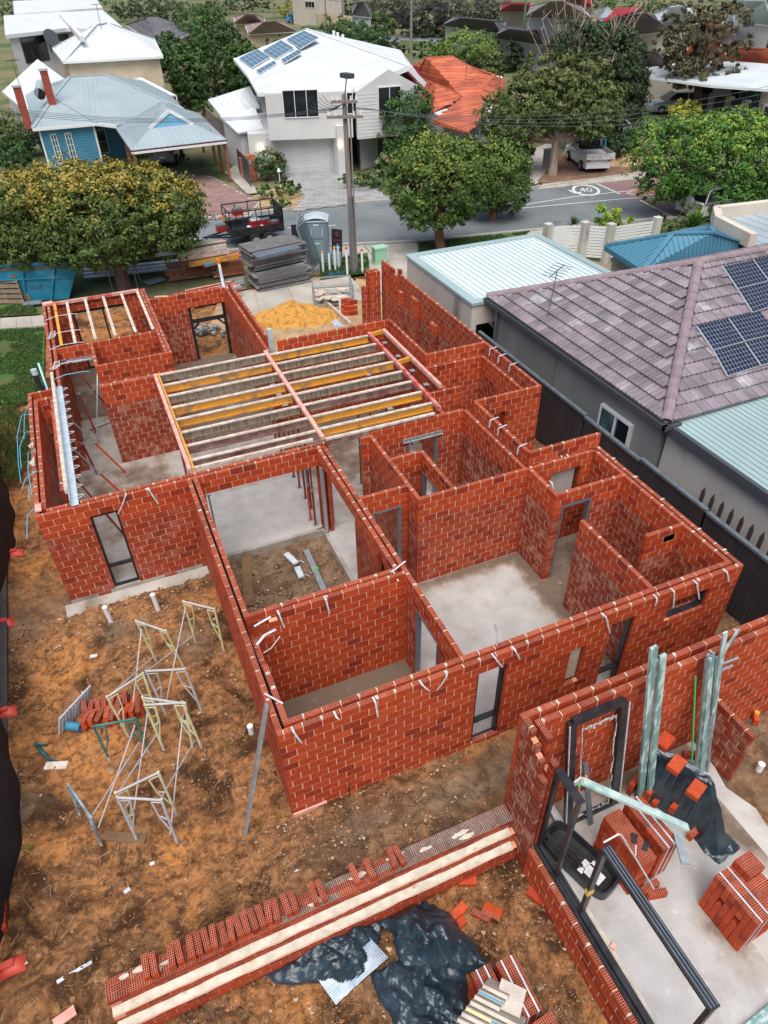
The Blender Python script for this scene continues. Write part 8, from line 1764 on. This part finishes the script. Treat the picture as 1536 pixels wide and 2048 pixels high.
# things in the courtyard
p0, p1 = G(492, 1105, -.15), G(498, 1212, -.15); mb = MB(); mb.bar(p0, p1, .24, .05); mb.build('plank', M['timber_brown'], label='wide brown plank lying on the courtyard soil', cat='plank')
p0, p1 = G(612, 1100, -.12), G(648, 1180, -.12); mb = MB(); mb.bar(p0, p1, .14, .04, m=0); q = p0+(p1-p0)*.5; mb.bar(q-[.06, 0, -.025], q+[.1, 0, .025], .05, .006, m=1); mb.build('steel_angle', [M['galv'], bpy.data.materials['green_edge']], label='long grey steel length with a green mark on the courtyard soil', cat='steel length')
for (a, c, lab) in (((572, 1108), (592, 1127), 'short grey steel offcut in the courtyard, upper one'), ((594, 1135), (603, 1155), 'short grey steel offcut in the courtyard, lower one')):
    mb = MB(); mb.bar(G(*a, -.1), G(*c, -.1), .15, .07); q = G(*c, -.08); mb.tube([q, q+[.12, .02, .05], q+[.2, -.05, 0]], .008, 5); mb.build('steel_offcut', M['galv_white'], label=lab, cat='steel offcut')
# scraps scattered on the soil
for (x, y, l_, w_, lab, mt) in ((188, 1313, .16, .08, 'white scrap on the sand left of the scaffold frames', 'strap'), (171, 1381, .18, .08, 'pale offcut above the plastic lid', 'strap'), (113, 1532, .42, .16, 'broken pale board with a splinter left of the edge on frame', 'timber_top'), (255, 1782, .10, .06, 'small white stone in the middle of the sand', 'strap'), (150, 1945, .5, .05, 'blue and white tag lying at lower left', 'strap'), (305, 1728, .08, .05, 'tiny pale stone right of the grass clump', 'strap'), (592, 1746, .10, .05, 'pale chip near the loose standing bricks', 'strap'), (630, 1615, .0, .0, '', ''), (130, 2035, .3, .14, 'pinkish paver corner at the bottom edge', 'timber_pink'), (250, 1675, .75, .16, 'brown plank half buried near the lowest frames', 'timber_brown')):
    if not l_: continue
    p = G(x, y, 0); p = G(x, y, float(zt(*p[:2]))+.02); mb = MB(); mb.rbox(p[0], p[1], p[2], l_, w_, .03, -.5 if l_ > .6 else rs.uniform(-.4, .4)); mb.build('scrap', M[mt], label=lab, cat='scrap')
p = G(92, 1500, -.02); mb = MB(); mb.bar(G(70, 1488, .03), G(95, 1490, .03), .03, .03); mb.tube([G(70, 1486, .03), G(85, 1505, .06), G(98, 1518, .04), G(115, 1522, .02)], [.03, .04, .03, .015], 6); mb.build('hand_saw', mk('teal_black', (.01, .04, .05), (.02, .12, .13), 8, .5), label='small teal and black hand tool lying on the sand', cat='hand tool')
mb = MB(); q0 = np.array([1.05, 6.39, .14]); mb.rbox(1.12, 6.385, .10, .62, .035, .14, .0); mb.build('board_offcut', M['timber_pink'], label='pinkish board leaning at the foot of the front brick wall', cat='board')
mb = MB(); mb.tube([(1.85, 6.36, .05), (1.86, 6.37, .55)], .012, 5); mb.build('steel_peg', M['black'], label='thin dark steel peg against the front brick wall', cat='peg')
# black plastic sheets
M['plastic'] = mk('black_plastic_sheet', (.008, .020, .032), (.022, .045, .062), 2.5, .3, .25, 9, spec=.75, c3=(.16, .18, .19), s3=7, w3=(.64, .76))
def drape(name, label, corners, h_, seed, n=95, z0=-.38, cat='plastic sheet', fold=1.):
    P = np.array(corners, float)   # 4 plan corners
    u = np.linspace(0, 1, n); U, V = np.meshgrid(u, u, indexing='ij'); X = ((1-U)*(1-V))[..., None]*P[0]+(U*(1-V))[..., None]*P[1]+(U*V)[..., None]*P[2]+((1-U)*V)[..., None]*P[3]
    ex = fbm(U*3+seed, V*3, 4, seed)*.5; ey = fbm(U*3, V*3+seed, 4, seed+5)*.5; X = X+np.stack([ex, ey], -1)*.5
    dome = (np.sin(U*math.pi)*np.sin(V*math.pi))**.6; Z = z0+.02+h_*dome*(.45+.9*(fbm(U*2+seed, V*2, 3, seed+2)+.3)); Rr = random.Random(seed)
    for k in range(16):
        th = Rr.uniform(0, 3.14); fr = Rr.uniform(1.2, 6.5)*fold; ph = Rr.random(); q = (X[..., 0]*math.cos(th)+X[..., 1]*math.sin(th))*fr+ph+fbm(X[..., 0]*1.5+k, X[..., 1]*1.5, 2, k)*1.2
        tri = np.abs(q-np.floor(q)-.5)*2; msk = np.clip(fbm(X[..., 0]*1.6+k*3, X[..., 1]*1.6, 2, seed+k)*6+.35, 0, 1); Z = Z+tri*msk*.13/fr*(.35+dome)
    mb = MB(); mb.grid(np.concatenate([X, Z[..., None]], -1)); return mb.build(name, M['plastic'], smooth=False, label=label, cat=cat)
drape('plastic_sheet', 'crumpled black plastic sheet heaped at the foot of the retaining wall, left one', [(-.35, 4.32), (1.0, 3.72), (1.72, 4.35), (.95, 4.72)], .22, 3)
drape('plastic_sheet', 'large crumpled black plastic sheet right of the silver foil sheet', [(1.55, 4.4), (2.55, 4.35), (2.95, 3.1), (1.75, 3.5)], .26, 8)
drape('plastic_sheet', 'folded black plastic sheet running out of the bottom edge', [(1.15, 3.75), (2.5, 3.55), (2.35, 2.3), (1.2, 2.5)], .22, 13)
mb = MB(); a, b_, c, d = G(635, 1958, -.25), G(672, 2010, -.33), G(777, 1915, -.28), G(735, 1870, -.15); n = 40; P = np.zeros((n, 90, 3))
for i in range(n):
    for j in range(90):
        u, v = i/(n-1), j/89; q = (a*(1-u)+d*u)*(1-v)+(b_*(1-u)+c*u)*v; q[2] += .010*math.sin(v*90+float(fbm(np.array(u*3), np.array(v*2), 2, 3))*8)+.03*math.sin(u*3.1); P[i, j] = q
mb.grid(P); mb.build('foil_sheet', mk('silver_foil', (.55, .60, .66), (.35, .42, .50), 3, .28, metal=.8), smooth=True, label='silver ribbed foil sheet between the black plastic heaps', cat='foil sheet')
# plastic covered brick row in the outbuilding
cv = MB(); n = 46; line = [(6.55, 4.35), (6.80, 3.95), (6.98, 3.55), (7.02, 3.15), (7.08, 2.75)]; L_ = np.array(line)
def along(t): i = min(int(t*(len(L_)-1)), len(L_)-2); f = t*(len(L_)-1)-i; return L_[i]*(1-f)+L_[i+1]*f
P = np.zeros((n, 17, 3))
for i in range(n):
    t = i/(n-1); c = along(t); d = along(min(t+.02, 1))-along(max(t-.02, 0)); d /= np.linalg.norm(d); s = np.array([-d[1], d[0]]); H = 1.15 if t < .55 else max(1.15*(1-(t-.55)/.40), .06); wd = .19+.03*math.sin(t*9)*(t > .5)
    for j in range(17):
        v = (j-8)/8; z = SZ+H*(1 if abs(v) < .45 else max(0, 1-(abs(v)-.45)/.5)) if abs(v) < .97 else SZ+.01
        off = v*wd*(1+.5*max(0, abs(v)-.45)); nz = float(fbm(np.array(i*.22), np.array(j*.4), 4, 4)); P[i, j] = (c[0]+s[0]*off+nz*.10*(abs(v) > .3), c[1]+s[1]*off+nz*.06, max(SZ+.012, z+nz*.10))
cv.grid(P); cv.build('plastic_cover', M['plastic'], smooth=False, label='black plastic draped over a row of bricks and trailing onto the concrete', cat='plastic sheet')
for i, (x, y, z_) in enumerate(((1330, 1483, SZ+1.22), (1353, 1530, SZ+1.20), (1392, 1580, SZ+1.14))):
    p = G(x, y, z_); o = brick_obj(.305, .2, .10, False, p, (0, 0, .35), None); tag(o, 'red brick weighing down the black plastic, %s of three' % ('farthest', 'middle', 'nearest')[i], 'brick', 'bricks weighing down the black plastic')
bw = thing('brick_row', 'row of stacked bricks showing from under the black plastic cover', 'brick row', (6.7, 3.6, SZ)); rs = random.Random(77)
for i in (0, 2, 3, 8, 10, 13): t = (i % 8)/8*.62; c = along(t); brick_obj(.305, .09, .16, False, (c[0]-.15, c[1]-.02, SZ+.085+(i//8)*.17), (0, 0, rs.uniform(-.1, .1)+.3), bw)
for (x, y, r_, pf_, lab) in ((1300, 1775, .1, True, 'loose brick beside the long pack, partly behind another'), (1313, 1788, -.25, True, 'loose brick lying flat nearest the long pack'), (1390, 1665, .15, True, 'single brick under the hem of the black plastic'), (1383, 1510, -.5, True, 'perforated brick tucked behind the plastic cover')):
    p = G(x, y, SZ+.08); o = brick_obj(.305, .09, .162, pf_, p, (0, 0, r_), None); tag(o, lab, 'brick')
for (x, y, r_, pf_, rx, z_, lab) in ((918, 1823, .35, False, 0, -.33, 'plain red brick right of the black plastic, upper one'), (914, 1850, .2, False, 0, -.33, 'plain red brick half under the black plastic edge'), (962, 1832, -.9, True, .2, -.28, 'perforated brick lying low beside the upright one'), (985, 1822, -.9, True, 1.2, -.18, 'perforated brick standing up in the sand'), (1072, 1793, -1.1, False, 0, -.30, 'red brick lying flat against the low sill wall'), (935, 1762, -.4, False, 0, -.3, 'broken red brick by the foot of the retaining wall')):
    p = G(x, y, z_); o = brick_obj(.305, .15 if not pf_ else .09, .09 if not pf_ else .162, pf_, p, (rx, 0, r_), None); tag(o, lab, 'brick')
# black tub, labels, buckets and bits on the slab
tb_ = thing('black_tub', 'long black plastic tub with white paper labels beside the low sill wall', 'tub', (4.7, 3.7, SZ)); cN, cS = np.array([4.60, 4.28]), np.array([4.98, 3.05]); d = cS-cN; L_t = np.linalg.norm(d); d /= L_t; s = np.array([-d[1], d[0]]); mb = MB(); prof = [(1.0, .20), (.94, .20), (.86, .04), (.0, .035)]; m_ = 28; P = np.zeros((m_+1, 4, 3)); cc = (cN+cS)/2
for i in range(m_+1):
    a = 2*math.pi*i/m_; ca, sa = math.cos(a), math.sin(a); sx = math.copysign(abs(ca)**.45, ca); sy = math.copysign(abs(sa)**.45, sa)
    for j, (k_, z) in enumerate(prof): q = cc+d*sx*L_t/2*(k_ if j < 3 else 0)+s*sy*.28*(k_ if j < 3 else 0); P[i, j] = (q[0], q[1], SZ+z)
mb.grid(P); O_ = P[:, 0].copy(); O2 = O_.copy(); O2[:, 2] = SZ+.01; mb.grid(np.stack([O2, O_], 1)); mb.build('shell', M['black'], tb_)
for i in range(4): mb = MB(); a = cc+s*(-.12+.08*i)-d*.40; c = cc+s*(-.12+.08*i)+d*.35; mb.bar((*a, SZ+.05), (*c, SZ+.05), .02, .02); mb.build('floor_rib', M['black'], tb_)
for (u, v, w_, l_) in ((.10, .03, .12, .09), (.12, -.10, .10, .09), (.30, .0, .2, .3), (.20, .12, .1, .08)): mb = MB(); q = cc+d*u+s*v; mb.rbox(q[0], q[1], SZ+.075, l_, w_, .004, math.atan2(d[1], d[0])); mb.build('paper_label', M['strap'], tb_)
mb = MB(); p = G(1110, 1640, SZ+.03); q = G(1138, 1655, SZ+.2); mb.prism([G(1093, 1608, SZ+.25), G(1108, 1612, SZ+.25), G(1140, 1656, SZ+.03), G(1118, 1655, SZ+.03)], (0, 0, -.04)); mb.build('ribbed_cover', M['tray'], label='pale grey ribbed plastic cover beneath the leaning black window frame', cat='plastic cover')
mb = MB(); p = G(1227, 1893, SZ+.02); mb.rbox(p[0], p[1], SZ, .09, .08, .04, .4); mb.build('stone', M['timber_pink'], label='small pink stone alone on the concrete floor', cat='stone')
p = G(1517, 1540, .32); mb = MB(); mb.tube([p, p+[0, 0, .2]], .06, 12); mb.build('pipe_stub', M['fascia'], label='white pipe stub in the soil right of the stub partition', cat='pipe')
bq = G(1500, 1440, .36); o = brick_obj(.305, .09, .162, False, bq+np.array([.1, 0, .05]), (0, 0, .9), None); tag(o, 'red brick with a yellow marker beyond the stub partition', 'brick')
mb = MB(); q = bq+np.array([.1, 0, .15]); mb.tube([q, q+[0, 0, .05]], .05, 10); mb.build('yellow_disc', bpy.data.materials['cap_orange'], label='yellow cap sitting on the brick beyond the stub partition', cat='cap')
plank('steel_batten', G(1488, 2070, SZ+.05), G(1560, 2010, SZ+.05), .16, .05, M['green_galv'], 'green grey length crossing the bottom right corner', 'batten')
# black mesh fence on the left with red feet
ff = thing('mesh_fence', 'black shade cloth fence bulging in from the left edge', 'fence', (-4.0, 12, 0)); ys = np.linspace(5.2, 22.2, 90)
def bulge(y): return .46*math.exp(-((y-8.4)/2.0)**2)+.44*math.exp(-((y-17.6)/2.2)**2)
P = np.zeros((90, 8, 3))
for i, y in enumerate(ys):
    z0 = float(zt(-3.8, y))
    for j in range(8):
        t = j/7; P[i, j] = (-4.08+bulge(y)*math.cos(t*math.pi/2)**.5+.03*math.sin(y*5+t*3), y, z0+.02+1.8*t)
M['cloth'] = mk('black_shade_cloth', (.006, .007, .010), (.014, .015, .02), 4, .8)
mb = MB(); mb.grid(P); mb.build('shade_cloth', M['cloth'], ff, smooth=True)
for k in range(6):
    y = 6+k*3.0; mb = MB(); mb.tube([(-4.06, y, 0), (-4.06, y, 1.9)], .02, 6); mb.build('post', M['galv'], ff)
mb = MB(); mb.tube([(-4.06, 5.4, 1.9), (-4.06, 22, 1.9)], .018, 6); mb.build('top_rail', M['galv'], ff)
M['red_foot'] = mk('red_plastic_foot', (.55, .055, .035), (.65, .09, .06), 4, .5)
for i, (x, y, lab) in enumerate(((30, 1105, 'red fence foot nearest the brick wing'), (10, 1245, 'second red fence foot from the brick wing'), (12, 1423, 'third red fence foot from the brick wing, half way down the left edge'), (8, 1668, 'red fence foot seen dim beside the bulging cloth'), (22, 1932, 'pinkish red fence foot by the pale block at the lower left corner'))):
    p = G(x, y, 0); z = float(zt(*p[:2])); p = G(x, y, z+.08); t = thing('fence_foot', lab, 'fence foot', (p[0], p[1], z), 0, 'red plastic fence feet'); mb = MB(); P = np.array([[[p[0]+a*.19, p[1]+b_*.13, z+.02+.15*(1-(abs(a)**4))*(1-abs(b_)**4)] for b_ in (-1, -.85, 0, .85, 1)] for a in (-1, -.9, -.5, 0, .5, .9, 1)]); mb.grid(P); mb.build('foot_body', M['red_foot'], t, smooth=True); mb = MB(); mb.rbox(p[0]-.05, p[1], z+.165, .22, .10, .025); mb.build('grip', M['red_foot'], t)
mb = MB(); mb.bar((-4.0, 8.0, -.02), (-4.02, 19.8, -.15), .26, .05); mb.build('plank', mk('dark_board', (.05, .045, .045), (.08, .07, .07), 3, .8), label='dark board lying on the ground along the foot of the mesh fence', cat='board')
p = G(25, 1975, -.2); mb = MB(); mb.rbox(p[0]-.12, p[1]-.02, -.42, .5, .3, .24, .1); mb.rbox(p[0]-.15, p[1]-.25, -.42, .5, .25, .12, .1); mb.build('pale_block', M['paver'], label='pale weathered block at the lower left corner beneath the pink foot', cat='block')
bz = thing('brick_row', 'row of red bricks seen beside the black mesh fence at lower left', 'brick row', (-3.95, 6.9, -.2)); rs = random.Random(5)
for i in range(9): brick_obj(.305, .09, .162, False, (-3.98, 6.45+i*.1, float(zt(-3.98, 6.5))+.08), (0, 0, rs.uniform(-.1, .1)), bz)
# stones, grit and litter
R = np.random.RandomState(11); mb = MB(); k = 0
ico = np.array([(0, 0, 1), (.9, 0, .1), (-.3, .85, .1), (-.6, -.7, .1), (.3, .5, -.6), (.2, -.7, -.5)]); icf = np.array([(0, 1, 2), (0, 2, 3), (0, 3, 1), (1, 4, 2), (3, 5, 1), (1, 5, 4), (2, 4, 3), (3, 4, 5)])
pts = []
while k < 5200:
    x, y = R.uniform(-3.9, 4.2), R.uniform(2, 13.6); 
    if x > .75 and y > 6.4 and not (1.1 < x < 3.9 and 9.2 < y < 13.5): continue
    dn = float(fbm(np.array(x*1.1), np.array(y*1.1), 4, 2)); 
    hot = (y < 4.3 and x > -2) or (abs(y-12.9) < .6) or (1.1 < x < 3.9 and y > 9) or (y < 6.4 and x > 0)
    if R.uniform() > (.8 if hot else .18+dn): continue
    s = R.exponential(.010)+.006; s = min(s, .05); a = R.uniform(0, 6.28); c, n_ = math.cos(a), math.sin(a); v = ico*s*R.uniform(.6, 1.3, 3); v = np.column_stack([v[:, 0]*c-v[:, 1]*n_, v[:, 0]*n_+v[:, 1]*c, v[:, 2]*.6]); zz = float(zt(x, y)); mb.add(v+[x, y, zz+.02+float(fbm(np.array(x*1.1), np.array(y*1.1), 5, 3))*.07], [icf], r=R.uniform(), k=R.uniform()); k += 1
mb.build('gravel', mk('pale_gravel', (.52, .40, .28), (.30, .17, .10), 3, .9, vary=.3), kind='stuff')
mb = MB(); k = 0; M['clod'] = mk('soil_clod', (.11, .055, .026), (.30, .15, .07), 2.2, .95, .6, 25, vary=.35)
while k < 3600:
    x, y = R.uniform(-3.9, 4.3), R.uniform(1.6, 13.6)
    if (x > .78 and y > 6.38 and not (1.1 < x < 3.9 and 9.2 < y < 13.5)) or (4.5 < y < 5.0 and x > -2.5): continue
    if float(fbm(np.array(x*.9), np.array(y*.9), 3, 77)) < (-.02 if y > 6 else -.12): continue
    s = min(R.exponential(.018)+.016, .075); a = R.uniform(0, 6.28); c, n_ = math.cos(a), math.sin(a); v = ico*s*R.uniform(.6, 1.3, 3)+R.normal(size=(6, 3))*s*.15; v = np.column_stack([v[:, 0]*c-v[:, 1]*n_, v[:, 0]*n_+v[:, 1]*c, v[:, 2]*.7]); mb.add(v+[x, y, float(zt(x, y))+.012+float(fbm(np.array(x*1.1), np.array(y*1.1), 5, 3))*.1], [icf], r=R.uniform()); k += 1
mb.build('soil_clods', M['clod'], kind='stuff')
mb = MB()
for i in range(420):
    x, y = R.uniform(-3.9, 4.0), R.uniform(2.2, 13.4)
    if x > .7 and y > 6.3 and not (1.2 < x < 3.8 and 9.3 < y < 13.3): continue
    a = R.uniform(0, 3.14); l_ = R.uniform(.04, .22); z = float(zt(x, y))+.045; d = np.array([math.cos(a), math.sin(a), R.uniform(-.05, .05)])*l_; mb.tube([np.array([x, y, z]), np.array([x, y, z])+d*.5+[0, 0, .012], np.array([x, y, z])+d+R.normal(size=3)*[.01, .01, .003]], .0035, 3)
mb.build('twigs', mk('pale_twig', (.42, .30, .18)), kind='stuff')
